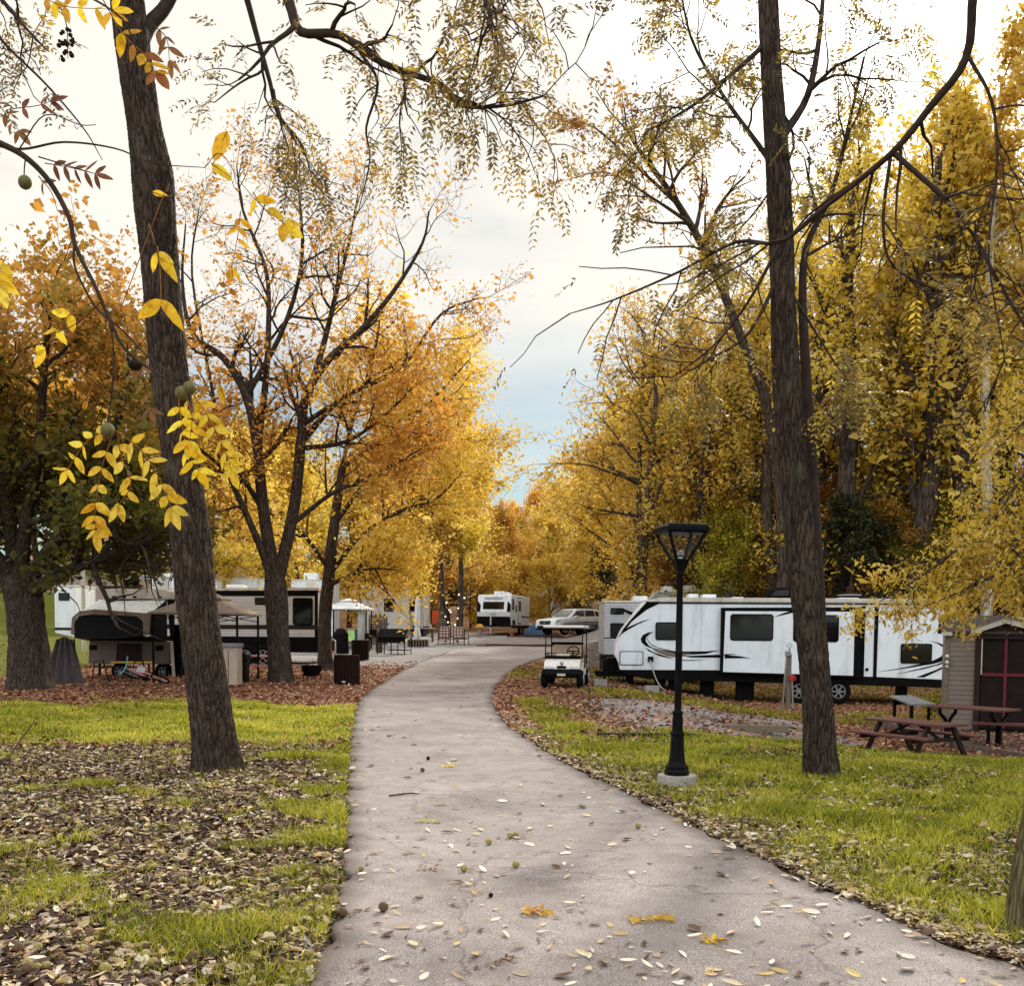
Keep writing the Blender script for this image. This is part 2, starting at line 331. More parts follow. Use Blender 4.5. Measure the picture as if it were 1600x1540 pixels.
br = N(nt, 'ShaderNodeMapRange', i_1=-.25, i_2=.72, i_3=2.25, i_4=1.04); L.new(dt.outputs['Value'], br.inputs[0])  # unseen sky behind the camera set brighter, added to front-light the scene
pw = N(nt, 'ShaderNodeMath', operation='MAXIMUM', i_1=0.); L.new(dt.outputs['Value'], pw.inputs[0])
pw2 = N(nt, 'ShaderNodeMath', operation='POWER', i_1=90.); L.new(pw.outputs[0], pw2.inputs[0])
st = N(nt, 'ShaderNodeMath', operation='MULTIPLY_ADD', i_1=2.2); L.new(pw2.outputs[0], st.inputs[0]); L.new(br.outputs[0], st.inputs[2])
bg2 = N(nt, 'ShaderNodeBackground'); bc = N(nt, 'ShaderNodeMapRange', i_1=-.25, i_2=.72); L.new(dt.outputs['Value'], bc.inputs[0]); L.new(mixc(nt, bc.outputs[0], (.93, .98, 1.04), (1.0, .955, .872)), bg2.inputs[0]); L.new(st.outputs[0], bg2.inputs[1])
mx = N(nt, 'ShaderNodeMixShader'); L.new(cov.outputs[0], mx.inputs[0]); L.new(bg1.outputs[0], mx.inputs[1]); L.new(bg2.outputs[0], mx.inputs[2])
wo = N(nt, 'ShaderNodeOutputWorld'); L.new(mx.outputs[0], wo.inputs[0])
sd = bpy.data.lights.new('sun', 'SUN'); sd.energy = 4.8; sd.angle = R(4); sd.color = (1, .93, .82)
so = bpy.data.objects.new('sun', sd); COL.objects.link(so); so.rotation_euler = Vector(SDIR).to_track_quat('Z', 'Y').to_euler(); so.location = (20, 40, 40)

# ------------------------------------------------------------------ ground sheet
def grow_axis(a, b, step, lo, hi, q=1.12):
    c = list(np.arange(a, b+1e-6, step)); s = step; x = b
    while x < hi: s *= q; x += s; c.append(x)
    s = step; x = a
    while x > lo: s *= q; x -= s; c.insert(0, x)
    return np.array(c)
gx = grow_axis(-14, 14, .14, -700, 700); gy = grow_axis(1.5, 34, .14, -80, 900, 1.05)
X, Yg = np.meshgrid(gx, gy); Xf = X.ravel(); Yf = Yg.ravel(); Zf = T(Xf, Yf)
inside = onpath(Xf-.1, Yf) & onpath(Xf+.1, Yf) & onpath(Xf, Yf-.2) & onpath(Xf, Yf+.2)
Zf = Zf-.035*inside
nx, ny = len(gx), len(gy); i = np.arange(ny-1)[:, None]*nx; j = np.arange(nx-1)[None]
Q = np.stack([i+j, i+j+1, i+nx+j+1, i+nx+j], -1).reshape(-1, 4)
m, nt = newmat('ground_cover'); L = nt.links
at = N(nt, 'ShaderNodeAttribute', attribute_name='zone'); sp = N(nt, 'ShaderNodeSeparateColor'); L.new(at.outputs['Color'], sp.inputs[0])
tc = N(nt, 'ShaderNodeTexCoord')
def noise(s, d=6., r=.6):
    n = N(nt, 'ShaderNodeTexNoise', i_Scale=s, i_Detail=d, i_Roughness=r); L.new(tc.outputs['Object'], n.inputs['Vector']); return n.outputs['Fac']
def vor(s, rnd=1.):
    v = N(nt, 'ShaderNodeTexVoronoi', i_Scale=s); L.new(tc.outputs['Object'], v.inputs['Vector']); return v
rs = ramp(nt, [(.35, (.022, .013, .009)), (.7, (.075, .045, .03))]); L.new(noise(9), rs.inputs[0])
rg = ramp(nt, [(.3, (.05, .05, .012)), (.52, (.14, .15, .02)), (.75, (.27, .26, .045))]); L.new(noise(14, 8, .75), rg.inputs[0])
v1 = vor(27.); sepc = N(nt, 'ShaderNodeSeparateColor'); L.new(v1.outputs['Color'], sepc.inputs[0])
rl = ramp(nt, [(0, (.06, .028, .016)), (.3, (.19, .09, .045)), (.6, (.36, .19, .09)), (.85, (.48, .29, .15)), (1, (.6, .44, .26))]); L.new(sepc.outputs[0], rl.inputs[0])
v2 = vor(40.); sep2 = N(nt, 'ShaderNodeSeparateColor'); L.new(v2.outputs['Color'], sep2.inputs[0])
rv = ramp(nt, [(0, (.16, .145, .135)), (.5, (.3, .275, .26)), (1, (.5, .47, .45))]); L.new(sep2.outputs[1], rv.inputs[0])
def mask(chan, s, bias):
    a = N(nt, 'ShaderNodeMath', operation='MULTIPLY_ADD', i_1=1.6, i_2=bias); L.new(noise(s, 5, .7), a.inputs[0])
    b = N(nt, 'ShaderNodeMath', operation='ADD'); L.new(a.outputs[0], b.inputs[0]); L.new(chan, b.inputs[1])
    c = N(nt, 'ShaderNodeMapRange', i_1=.42, i_2=.62); L.new(b.outputs[0], c.inputs[0]); return c.outputs[0]
c = mixc(nt, mask(sp.outputs[2], 5, -.82), rs.outputs[0], rv.outputs[0])
c = mixc(nt, mask(sp.outputs[1], 7, -.85), c, rl.outputs[0])
c = mixc(nt, mask(sp.outputs[0], 4, -.82), c, rg.outputs[0])
p = N(nt, 'ShaderNodeBsdfPrincipled', i_Roughness=.95); p.inputs['Specular IOR Level'].default_value = .1; L.new(c, p.inputs['Base Color'])
b = N(nt, 'ShaderNodeBump', i_Strength=.9, i_Distance=.05); L.new(v1.outputs['Distance'], b.inputs['Height']); L.new(b.outputs[0], p.inputs['Normal'])
o = N(nt, 'ShaderNodeOutputMaterial'); L.new(p.outputs[0], o.inputs[0])
ground = np_mesh('ground', np.stack([Xf, Yf, Zf], 1), Q, m, smooth=True); tag(ground, kind='structure')
g, l, v = zones(Xf, Yf); ca = ground.data.color_attributes.new('zone', 'FLOAT_COLOR', 'POINT')
ca.data.foreach_set('color', np.stack([g, l, v, np.ones_like(g)], 1).astype(np.float32).ravel())

# ------------------------------------------------------------------ path
m, nt = newmat('asphalt'); L = nt.links; tc = N(nt, 'ShaderNodeTexCoord')
n1 = noise(120, 5, .8); n2 = noise(.9, 5, .6); n3 = noise(5, 6, .7)
r1 = ramp(nt, [(.36, (.10, .083, .078)), (.5, (.27, .238, .224)), (.64, (.52, .475, .45))]); L.new(n1, r1.inputs[0])
r2 = ramp(nt, [(.3, (.66, .62, .6)), (.5, (.95, .92, .91)), (.72, (1.15, 1.12, 1.1))]); L.new(n2, r2.inputs[0])
r3 = ramp(nt, [(.3, (.76, .72, .7)), (.55, (1, 1, 1)), (.8, (1.1, 1.08, 1.05))]); L.new(n3, r3.inputs[0])
c = mixc(nt, 1., r1.outputs[0], r2.outputs[0], 'MULTIPLY'); c = mixc(nt, 1., c, r3.outputs[0], 'MULTIPLY')
ve = N(nt, 'ShaderNodeTexVoronoi', feature='DISTANCE_TO_EDGE', i_Scale=.42); nd = N(nt, 'ShaderNodeTexNoise', i_Scale=2.2, i_Detail=6.); L.new(tc.outputs['Object'], nd.inputs['Vector'])
va = N(nt, 'ShaderNodeVectorMath', operation='MULTIPLY_ADD'); va.inputs[1].default_value = (.7, .7, .7); L.new(nd.outputs['Color'], va.inputs[0]); L.new(tc.outputs['Object'], va.inputs[2]); L.new(va.outputs[0], ve.inputs['Vector'])
rc = ramp(nt, [(0, (.45, .42, .4)), (.0035, (.75, .74, .73)), (.007, (1, 1, 1))]); L.new(ve.outputs['Distance'], rc.inputs[0])
c = mixc(nt, .8, c, rc.outputs[0], 'MULTIPLY')
ae = N(nt, 'ShaderNodeAttribute', attribute_name='edge'); re_ = N(nt, 'ShaderNodeMath', operation='MULTIPLY_ADD', i_1=.5, i_2=-.17); L.new(n3, re_.inputs[0])
rd = N(nt, 'ShaderNodeMath', operation='ADD', use_clamp=True); L.new(ae.outputs['Fac'], rd.inputs[0]); L.new(re_.outputs[0], rd.inputs[1])
rm = ramp(nt, [(.5, (0, 0, 0)), (1, (.75,)*3)]); L.new(rd.outputs[0], rm.inputs[0])
c = mixc(nt, rm.outputs[0], c, (.055, .038, .03))
p = N(nt, 'ShaderNodeBsdfPrincipled', i_Roughness=.85); p.inputs['Specular IOR Level'].default_value = .25; L.new(c, p.inputs['Base Color'])
b = N(nt, 'ShaderNodeBump', i_Strength=.5, i_Distance=.006); L.new(n1, b.inputs['Height']); L.new(b.outputs[0], p.inputs['Normal'])
o = N(nt, 'ShaderNodeOutputMaterial'); L.new(p.outputs[0], o.inputs[0]); M['asphalt'] = m
ys = np.concatenate([np.arange(-6, 30, .1), np.arange(30, YEND+2.5, .2)]); K = 25
V = []; E = []
for y_ in ys:
    yy = min(y_, YEND+2); a, b_ = XL(yy), XR(yy)
    a += .035*math.sin(y_*5.1)+.03*math.sin(y_*13.7+1); b_ += .035*math.sin(y_*4.3+2)+.03*math.sin(y_*11.9)
    for k in range(K):
        f = k/(K-1); f = .5-.5*math.cos(PI*f); x_ = a+(b_-a)*f
        d_ = min(x_-a, b_-x_)
        V.append((x_, y_, float(T(x_, y_))+.014+(-.03 if k in (0, K-1) else 0))); E.append(max(0., 1-d_/.35))
V = np.array(V); E = np.array(E); i = np.arange(len(ys)-1)[:, None]*K; j = np.arange(K-1)[None]
Q = np.stack([i+j, i+j+1, i+K+j+1, i+K+j], -1).reshape(-1, 4)
path = np_mesh('path', V, Q, M['asphalt'], smooth=True); tag(path, kind='structure')
ea = path.data.attributes.new('edge', 'FLOAT', 'POINT'); ea.data.foreach_set('value', E.astype(np.float32))
xs = np.arange(-45, 30.1, .4); yy = np.linspace(CR0, CR1, 14); Xc, Yc = np.meshgrid(xs, yy)
Yc = Yc+.25*np.sin(Xc*.7); Vc = np.stack([Xc.ravel(), Yc.ravel(), T(Xc.ravel(), Yc.ravel())+.02], 1)
i = np.arange(len(yy)-1)[:, None]*len(xs); j = np.arange(len(xs)-1)[None]
road = np_mesh('cross_road', Vc, np.stack([i+j, i+j+1, i+len(xs)+j+1, i+len(xs)+j], -1).reshape(-1, 4), M['asphalt'], smooth=True); tag(road, kind='structure')
ea = road.data.attributes.new('edge', 'FLOAT', 'POINT'); ea.data.foreach_set('value', np.zeros(len(Vc), np.float32))

# ------------------------------------------------------------------ leaf / blade scatter
def rhomb(c, u, n, Ln, Wd, fold=.15):
    """rhombic leaves: centre, long axis, normal"""
    u = u/np.linalg.norm(u, axis=1, keepdims=True); v = np.cross(n, u); v /= np.linalg.norm(v, axis=1, keepdims=True)+1e-9; w_ = np.cross(u, v)
    Ln = np.asarray(Ln)[:, None]; Wd = np.asarray(Wd)[:, None]
    V = np.stack([c-u*Ln/2, c+v*Wd/2+w_*Wd*fold-u*Ln*.06, c+u*Ln/2, c-v*Wd/2+w_*Wd*fold-u*Ln*.06], 1).reshape(-1, 3)
    return V, np.arange(len(V)).reshape(-1, 4)
def lance(c, u, n, Ln, Wd, fold):
    """six-cornered leaves folded along the midrib, curled at the tip"""
    m_ = len(c); u = u/np.linalg.norm(u, axis=1, keepdims=True); v = np.cross(n, u); v /= np.linalg.norm(v, axis=1, keepdims=True)+1e-9; w_ = np.cross(u, v)
    L_ = np.asarray(Ln)[:, None]; W_ = np.asarray(Wd)[:, None]; f = np.asarray(fold)[:, None]; cu = rng.normal(0, .13, (m_, 1))
    b = c-u*L_*.5; t = c+u*L_*.5+w_*L_*cu
    def pt(s, sg, wd): return c+u*L_*(s-.5)+v*W_*.5*sg*wd+w_*(W_*f*.5+L_*cu*s*s)
    j = rng.uniform(-.07, .07, (m_, 1)); V = np.stack([b, pt(.28+j, 1, .9), pt(.68+j, 1, .8), t, pt(.68-j, -1, .8), pt(.28-j, -1, .9)], 1).reshape(-1, 3)
    k = np.arange(m_)[:, None]*6; return V, np.concatenate([k+np.array([[0, 1, 2, 3]]), k+np.array([[0, 3, 4, 5]])], 0)
def sample(n, ymin, ymax, wfun, marg=1.1, side=0, power=1.0):
    """points in the camera's wedge on the ground, accepted with probability wfun"""
    out = []; got = 0
    while got < n:
        k = n*3; u = rng.random(k); y_ = (ymin**(2-power*1.0)+u*(ymax**(2-power)-ymin**(2-power)))**(1/(2-power)) if power != 2 else ymin*(ymax/ymin)**u
        x_ = (rng.random(k)-.5)*2*(.5*y_+.6+marg)
        if side: x_ = side*np.abs(x_)
        keep = rng.random(k) < wfun(x_, y_); out.append(np.stack([x_[keep], y_[keep]], 1)); got += keep.sum()
    return np.concatenate(out)[:n]
def gz(x, y): return T(x, y)
def litter(name, n, y0, y1, wf, ln, wd, mat, lift=.02, tilt=.45, pw=1.0, tf=None, stuff=True):
    p_ = sample(n, y0, y1, wf, power=pw); z = gz(p_[:, 0], p_[:, 1])+rng.random(n)*lift+.006
    a = rng.random(n)*2*PI; u = np.stack([np.cos(a), np.sin(a), rng.normal(0, .22, n)], 1)
    nn = np.stack([rng.normal(0, tilt, n), rng.normal(0, tilt, n), np.ones(n)], 1)
    s = np.minimum(np.exp(rng.normal(-.05, .36, n)), 1.6); asp = rng.uniform(.7, 1.4, n)
    V, Q = lance(np.stack([p_[:, 0], p_[:, 1], z], 1), u, nn, ln*s, wd*s*asp, rng.normal(.25, .4, n))
    t = rng.random(n) if tf is None else tf(p_[:, 0], p_[:, 1], rng.random(n)); t = np.concatenate([t, t])
    o = np_mesh(name, V, Q, mat, t=t); return tag(o, kind='stuff')
M['litA'] = leafmat('fallen_walnut_leaves', [(0, (.03, .014, .01)), (.42, (.085, .042, .026)), (.6, (.2, .12, .07)), (.74, (.52, .41, .28)), (.86, (.62, .44, .17)), (1, (.82, .76, .62))], .2)
M['litB'] = leafmat('fallen_maple_leaves', [(0, (.08, .03, .016)), (.4, (.28, .13, .062)), (.75, (.50, .26, .135)), (1, (.66, .45, .25))], .2)
M['blade'] = leafmat('grass_blades', [(0, (.07, .07, .01)), (.35, (.24, .25, .018)), (.7, (.43, .42, .04)), (1, (.66, .55, .11))], .45)
def wl(x, y): return np.where(onpath(x, y), 0, zones(x, y)[1])*(1-.0*x)
o = litter('leaf_litter', 108000, 4., 15., lambda x, y: wl(x, y)*np.where(x < XL(y), 1, .75)*(np.hypot(x, y) > 3.6), .062, .025, M['litA'], .026, .42, 1.1)
o['label'] = 'mixed tan and brown walnut leaves strewn over the foreground lawn'; o['category'] = 'leaf litter'
o = litter('leaf_litter', 62000, 13.5, 44., lambda x, y: wl(x, y)*.9*(np.where(x > 0, .8, 1)), .09, .05, M['litB'], .03, .4, 1.25)
o['label'] = 'rusty brown fallen leaves blanketing the ground around the campsites'; o['category'] = 'leaf litter'
# pressed-down leaf drift along the right path edge
o = litter('leaf_litter', 7000, 4.2, 19., lambda x, y: np.where(onpath(x, y), 0, np.exp(-np.abs(x-XR(y)-.08)/.13)), .06, .025, M['litA'], .03, .45, 1.2, lambda x, y, r: .35+.65*r)
o['label'] = 'yellow and tan leaves drifted along the right path edge'; o['category'] = 'leaf litter'
o = litter('leaf_litter', 4200, 4.5, 17., lambda x, y: np.where(onpath(x, y), 0, (x > XR(y))*np.clip(.25+.8*nz(x, y, 1.3, 6.), 0, 1)), .055, .022, M['litA'], .07, .5, 1.3, lambda x, y, r: .2+.8*r)
o['label'] = 'dry leaves resting on top of the right lawn'; o['category'] = 'leaf litter'
def grass(name, n, y0, y1, wf, h, wd, label, pw=1.0, tb=0.):
    p_ = sample(n, y0, y1, wf, power=pw); x, y = p_[:, 0], p_[:, 1]; z = gz(x, y)-.005
    a = rng.random(n)*2*PI; hh = h*rng.uniform(.45, 1.3, n)*(1+.5*nz(x, y, 2.2, 5.)); ww = wd*rng.uniform(.7, 1.3, n)*np.clip(y/9, .6, 2.2)
    bx_, by_ = np.cos(a)*ww/2, np.sin(a)*ww/2; ln = rng.normal(0, .5, (n, 2))*hh[:, None]
    c = np.stack([x, y, z], 1); s = np.stack([bx_, by_, 0*x], 1)
    mid = c+np.stack([ln[:, 0]*.35, ln[:, 1]*.35, hh*.6], 1); tip = c+np.stack([ln[:, 0], ln[:, 1], hh], 1)
    V = np.stack([c-s, c+s, mid+s*.75, tip, tip, mid-s*.75], 1)
    V = np.stack([c-s, c+s, mid+s*.7, mid-s*.7, tip+s*.1, tip-s*.1], 1).reshape(-1, 3)
    b_ = np.arange(n)[:, None]*6; Q = np.concatenate([b_+np.array([[0, 1, 2, 3]]), b_+np.array([[3, 2, 4, 5]])], 0)
    t = np.clip(.40+.28*nz(x, y, 1.7, 2.)+.2*nz(x, y, 6., 1.)+rng.normal(0, .26, n)+tb, 0, 1); t = np.concatenate([t, np.clip(t+.12, 0, 1)])
    o = np_mesh(name, V, Q, M['blade'], t=t); tag(o, label, 'grass', kind='stuff'); return o
def wg(x, y): return np.where(onpath(x, y), 0, zones(x, y)[0]**1.4)
grass('grass', 142000, 4., 17.5, lambda x, y: wg(x, y)*(x > XR(y)), .075, .011, 'short green lawn with scattered leaves right of the path', 1.15)
grass('grass', 36000, 4., 13.6, lambda x, y: wg(x, y)*.9*(x < XL(y)), .07, .01, 'patchy grass poking through leaves left of the path', 1.0)
grass('grass', 60000, 12.5, 26., lambda x, y: wg(x, y)*(x < XL(y)), .07, .013, 'bright green grass band behind the left walnut trunk', 1.0, .12)
grass('grass', 26000, 17., 40., lambda x, y: wg(x, y)*(x > XR(y))*.8, .08, .014, 'thin weedy grass around the gravel pad', 1.3)
# ------------------------------------------------------------------ trees
def nrm(v): return v/(np.linalg.norm(v)+1e-9)
class Tree:
    def __init__(s, seed): s.rg = np.random.default_rng(seed); s.br = []; s.tips = []
    def child_dir(s, d, ang):
        r = nrm(s.rg.normal(0, 1, 3)); a = nrm(np.cross(d, r)); return nrm(d*math.cos(ang)+a*math.sin(ang))
    def limb(s, p0, d, Ln, r0, r1, n, wig, up):
        pts = [np.array(p0, float)]; d = nrm(np.array(d, float))
        for _ in range(n):
            d = nrm(d+s.rg.normal(0, wig, 3)+np.array([0, 0, up])); pts.append(pts[-1]+d*Ln/n)
        return np.array(pts), np.linspace(r0, r1, n+1)
    def sprout(s, pts, rad, lv, Ln, nch, ang, t0, up, wig=.16, ratio=.6, leader=True, minr=.006):
        """children along a given limb; lv levels still to go (0 = leaf twig)"""
        s.br.append((pts, rad))
        if lv == 0: s.tips.append(pts); return
        n = len(pts)-1; rg = s.rg
        ks = int(nch[0]) if isinstance(nch, tuple) else int(nch)
        sub = nch[1:] if isinstance(nch, tuple) and len(nch) > 1 else (nch if not isinstance(nch, tuple) else nch[-1:])
        tt = np.sort(t0+(1-t0)*(np.arange(ks)+rg.random(ks))/ks)
        if leader: tt[-1] = .999
        for t in tt:
            q = t*n; i = min(int(q), n-1); f = q-i; p = pts[i]*(1-f)+pts[i+1]*f; r = rad[i]*(1-f)+rad[i+1]*f
            d = nrm(pts[i+1]-pts[i]); a = rg.uniform(*ang)*(.45 if t > .99 else 1)
            cl = Ln*rg.uniform(.7, 1.25)*(1.15-.45*t); cr = max(minr, r*rg.uniform(.5, .7))
            cp, crd = s.limb(p, s.child_dir(d, a), cl, cr, max(minr*.6, cr*.35), 6 if lv > 1 else 4, wig, up)
            s.sprout(cp, crd, lv-1, cl*ratio, sub, ang, .2, up*.8, wig, ratio, True, minr)
    def mesh(s, name, mat, parent, sides=(4, 5, 8, 14)):
        V = []; Q = []; o = 0
        for pts, rad in s.br:
            m_ = rad.max(); k = sides[0] if m_ < .02 else sides[1] if m_ < .06 else sides[2] if m_ < .15 else sides[3]
            a, b = tube_np(pts, rad, k); V.append(a); Q.append(b+o); o += len(a)
        return np_mesh(name, np.concatenate(V), np.concatenate(Q), mat, parent, smooth=True)
    def leaves(s, name, n, mat, parent, size, spread, aspect=.6, tfun=None, keep=None, droop=-.4, clump=.6):
        rg = s.rg; tips = s.tips; k = rg.integers(0, len(tips), n); ct = rg.random(len(tips))
        segs = np.stack([t_[np.linspace(0, len(t_)-1, 4).astype(int)] for t_ in tips])
        f = rg.random(n)**.8*2.999; i = f.astype(int); f -= i
        c = segs[k, i]*(1-f[:, None])+segs[k, i+1]*f[:, None]+rg.normal(0, spread, (n, 3))
        t = np.clip(ct[k]*clump+rg.random(n)*(1-clump), 0, 1)
        if tfun is not None: t = np.clip(tfun(c, t), 0, 1)
        if keep is not None:
            kp = keep(c); c = c[kp]; t = t[kp]
        n = len(c); u = rg.normal(0, 1, (n, 3)); u[:, 2] = u[:, 2]*.6+droop; nn = rg.normal(0, 1, (n, 3)); nn[:, 2] += .5
        sz = size*np.exp(rg.normal(-.08, .36, n)); V, Q = rhomb(c, u, nn, sz, sz*aspect*rg.uniform(.7, 1.2, n))
        return np_mesh(name, V, Q, mat, parent, t=t)
def sprig(c, d, n, Ln, lw, rg, droop=.25):
    """pinnate compound leaves as rhombic leaflets; c: base points, d: directions"""
    V = []; o = []
    m_ = len(c); d = d/np.linalg.norm(d, axis=1, keepdims=True); up = np.array([0, 0, 1.])
    s_ = np.cross(d, up)+1e-6; s_ /= np.linalg.norm(s_, axis=1, keepdims=True); k = np.cross(s_, d)
    for j in range(n):
        f = .25+.75*j/(n-1); ctr = c+d*(Ln*f)[:, None]+np.array([0, 0, -1])*(Ln*droop*f*f)[:, None]
        for sg in (-1, 1):
            u = s_*sg*.9+d*.45+rg.normal(0, .18, d.shape)-up*.25; u /= np.linalg.norm(u, axis=1, keepdims=True)
            l_ = lw*rg.uniform(.75, 1.15, m_)*(1.0-.45*abs(f-.55)); nn = k+rg.normal(0, .35, d.shape)
            a, b = rhomb(ctr+u*(l_/2)[:, None], u, nn, l_, l_*.34); V.append(a)
    V = np.concatenate(V); return V, np.arange(len(V)).reshape(-1, 4)
def px_line(pl, D0, D1=None):
    D1 = D0 if D1 is None else D1; n = len(pl)
    return np.array([P(x, y, D0+(D1-D0)*i/(n-1)) for i, (x, y) in enumerate(pl)])
def smooth_line(pts, rad, k=4):
    """catmull-rom through the points"""
    p = np.vstack([2*pts[0]-pts[1], pts, 2*pts[-1]-pts[-2]]); out = []; ro = []
    for i in range(len(pts)-1):
        for j in range(k):
            t = j/k; a, b, c_, d = p[i:i+4]
            out.append(.5*((2*b)+(c_-a)*t+(2*a-5*b+4*c_-d)*t*t+(3*b-a-3*c_+d)*t**3)); ro.append(rad[i]*(1-t)+rad[i+1]*t)
    return np.array(out+[pts[-1]]), np.array(ro+[rad[-1]])
def trunk_mesh(name, pts, rad, mat, parent, sides=40, per=.035, flare=.35, seed=1, ridge=.05):
    """furrowed tapering trunk with a root flare, pts in local coordinates"""
    rg = np.random.default_rng(seed); Ls = np.concatenate([[0], np.cumsum(np.linalg.norm(np.diff(pts, axis=0), axis=1))])
    n = int(Ls[-1]/per); s = np.linspace(0, Ls[-1], n); p = np.stack([np.interp(s, Ls, pts[:, i]) for i in range(3)], 1); r = np.interp(s, Ls, rad)
    d = np.gradient(p, axis=0); d /= np.linalg.norm(d, axis=1, keepdims=True); a = np.cross(d, [0, 1, 0]); a /= np.linalg.norm(a, axis=1, keepdims=True); b = np.cross(d, a)
    th = 2*PI*np.arange(sides)/sides; TH, S = np.meshgrid(th, s)
    off = np.zeros_like(TH)
    for k in range(5):
        fr = int(rg.integers(3, 9)); off += np.sin(TH*fr+S*rg.uniform(-1.5, 1.5)+1.2*np.sin(S*rg.uniform(2, 6)+k)+rg.random()*6)/7
    nf = max(7, int(sides/7)); ff = TH*nf/2+1.2*np.sin(S*2.3+TH*2+seed)+.8*np.sin(S*6.1-TH*3)+.35*np.sin(S*17+TH*7)
    gg = S*13+1.6*np.sin(TH*5+S*3)+5.1*np.sin(np.floor(ff/PI)*12.99); furrow = np.abs(np.sin(ff))**.55*(.5+.5*np.clip(np.abs(np.sin(gg))*2.6, 0, 1))
    off += .62*(furrow-.6)+.10*rg.normal(0, 1, TH.shape)
    lob = (1+.35*np.sin(TH*4+1.1)+.25*np.sin(TH*3+.4))
    rr_ = r[:, None]*(1+ridge*2.2*off+flare*lob*np.exp(-S/.22)+.02*np.sin(S*3.1))
    V = p[:, None]+rr_[..., None]*(np.cos(TH)[..., None]*a[:, None]+np.sin(TH)[..., None]*b[:, None])
    i = np.arange(n-1)[:, None]*sides; j = np.arange(sides)[None]; j2 = (j+1) % sides
    Q = np.stack([i+j, i+sides+j, i+sides+j2, i+j2], -1).reshape(-1, 4)
    return np_mesh(name, V.reshape(-1, 3), Q[:, ::-1], mat, parent, smooth=True)

# --- left foreground walnut
def fg_trunk(base, line, D, name, label, seed, mat, extra=None, fl=.5):
    b = hit(*base); t = thing(name, label, 'tree', b)
    pts = [np.array([0, 0, -.15])]; rad = [line[0][2]/2/F*D]
    for x, y, w_ in line: pts.append(P(x, y, D)-b); rad.append(w_/2/F*D)
    pts, rad = smooth_line(np.array(pts), np.array(rad), 5); trunk_mesh('trunk', pts, rad, mat, t, seed=seed, flare=fl, sides=112, per=.02); return t, b
bL = hit(342, 1203); DL = bL[1]
wt, bL = fg_trunk((342, 1203), [(338, 1180, 66), (326, 1090, 62), (308, 950, 60), (291, 780, 57), (272, 640, 55), (258, 520, 54), (249, 400, 55), (243, 330, 58), (238, 275, 58), (226, 200, 50), (213, 120, 50), (203, 40, 49), (194, -40, 46), (185, -150, 42), (180, -330, 32)], DL, 'walnut_tree', 'large dark walnut trunk rising left of the path with limbs overhanging it', 3, M['bark'])
Wt = Tree(11)
def loc(pl, D0, D1, b): return px_line(pl, D0, D1)-b
def limb_px(tr, pl, D0, D1, b, r0, r1, lv, Ln, nch, ang=(R(30), R(70)), t0=.2, up=-.02, wig=.2, **k):
    pts, rad = smooth_line(loc(pl, D0, D1, b), np.linspace(r0, r1, len(pl)), 4)
    tr.sprout(pts, rad, lv, Ln, nch, ang, t0, up, wig, **k)
limb_px(Wt, [(190, -120), (250, -190), (340, -150), (420, -60), (452, 5), (470, 50), (530, 55), (600, 100), (690, 133), (720, 165), (790, 165), (850, 150)], DL, DL-1.2, bL, .078, .01, 2, 1.0, (14, 4), t0=.42, up=-.06)
limb_px(Wt, [(186, -160), (280, -230), (350, -120), (383, -10), (402, 60), (422, 130), (434, 178), (470, 225), (490, 285)], DL, DL+.6, bL, .055, .008, 2, .8, (10, 3), t0=.5, up=-.06)
limb_px(Wt, [(212, 90), (232, 42), (262, 5), (300, -80), (340, -200)], DL, DL+.5, bL, .09, .05, 1, .8, (3, 2), t0=.5)
limb_px(Wt, [(186, -160), (120, -220), (40, -160), (-30, -60), (20, 20), (70, 75)], DL, DL-1.5, bL, .06, .008, 2, .8, (8, 3), t0=.55, up=-.05)
limb_px(Wt, [(560, 78), (590, 130), (572, 200), (578, 250), (560, 330)], DL-.5, DL-.5, bL, .02, .005, 1, .5, (6,), t0=.2, up=-.08)
limb_px(Wt, [(640, 118), (625, 180), (628, 240)], DL-.7, DL-.7, bL, .015, .004, 1, .45, (5,), t0=.2, up=-.08)
limb_px(Wt, [(186, -160), (420, -330), (650, -260), (720, -110), (760, 0), (770, 60)], DL, DL-2, bL, .09, .01, 2, .9, (13, 4), t0=.55, up=-.05)
Wt.mesh('branch', M['twig'], wt)
def sprigs(tr, name, n, mat, parent, Ln, lw, k=6, tclip=None, droop=.3):
    tips = np.array([t_[-1] for t_ in tr.tips]); mids = np.array([t_[len(t_)//2] for t_ in tr.tips]); rg = tr.rg
    a = np.concatenate([tips, mids]); dd = np.concatenate([np.array([t_[-1]-t_[0] for t_ in tr.tips])]*2)
    i = rg.integers(0, len(a), n); c = a[i]+rg.normal(0, .06, (n, 3)); d = dd[i]/np.linalg.norm(dd[i], axis=1, keepdims=True)+rg.normal(0, .6, (n, 3)); d[:, 2] -= .35
    V, Q = sprig(c, d, k, Ln*rg.uniform(.7, 1.2, n), lw, rg, droop)
    ct = np.tile(np.repeat(rg.random(n)**1.4, 1), k*2); t = np.clip(ct*.75+rg.random(len(Q))*.25, 0, 1)
    return np_mesh(name, V, Q, mat, parent, t=t)
sprigs(Wt, 'foliage', 640, Y['walnut'], wt, .3, .085)

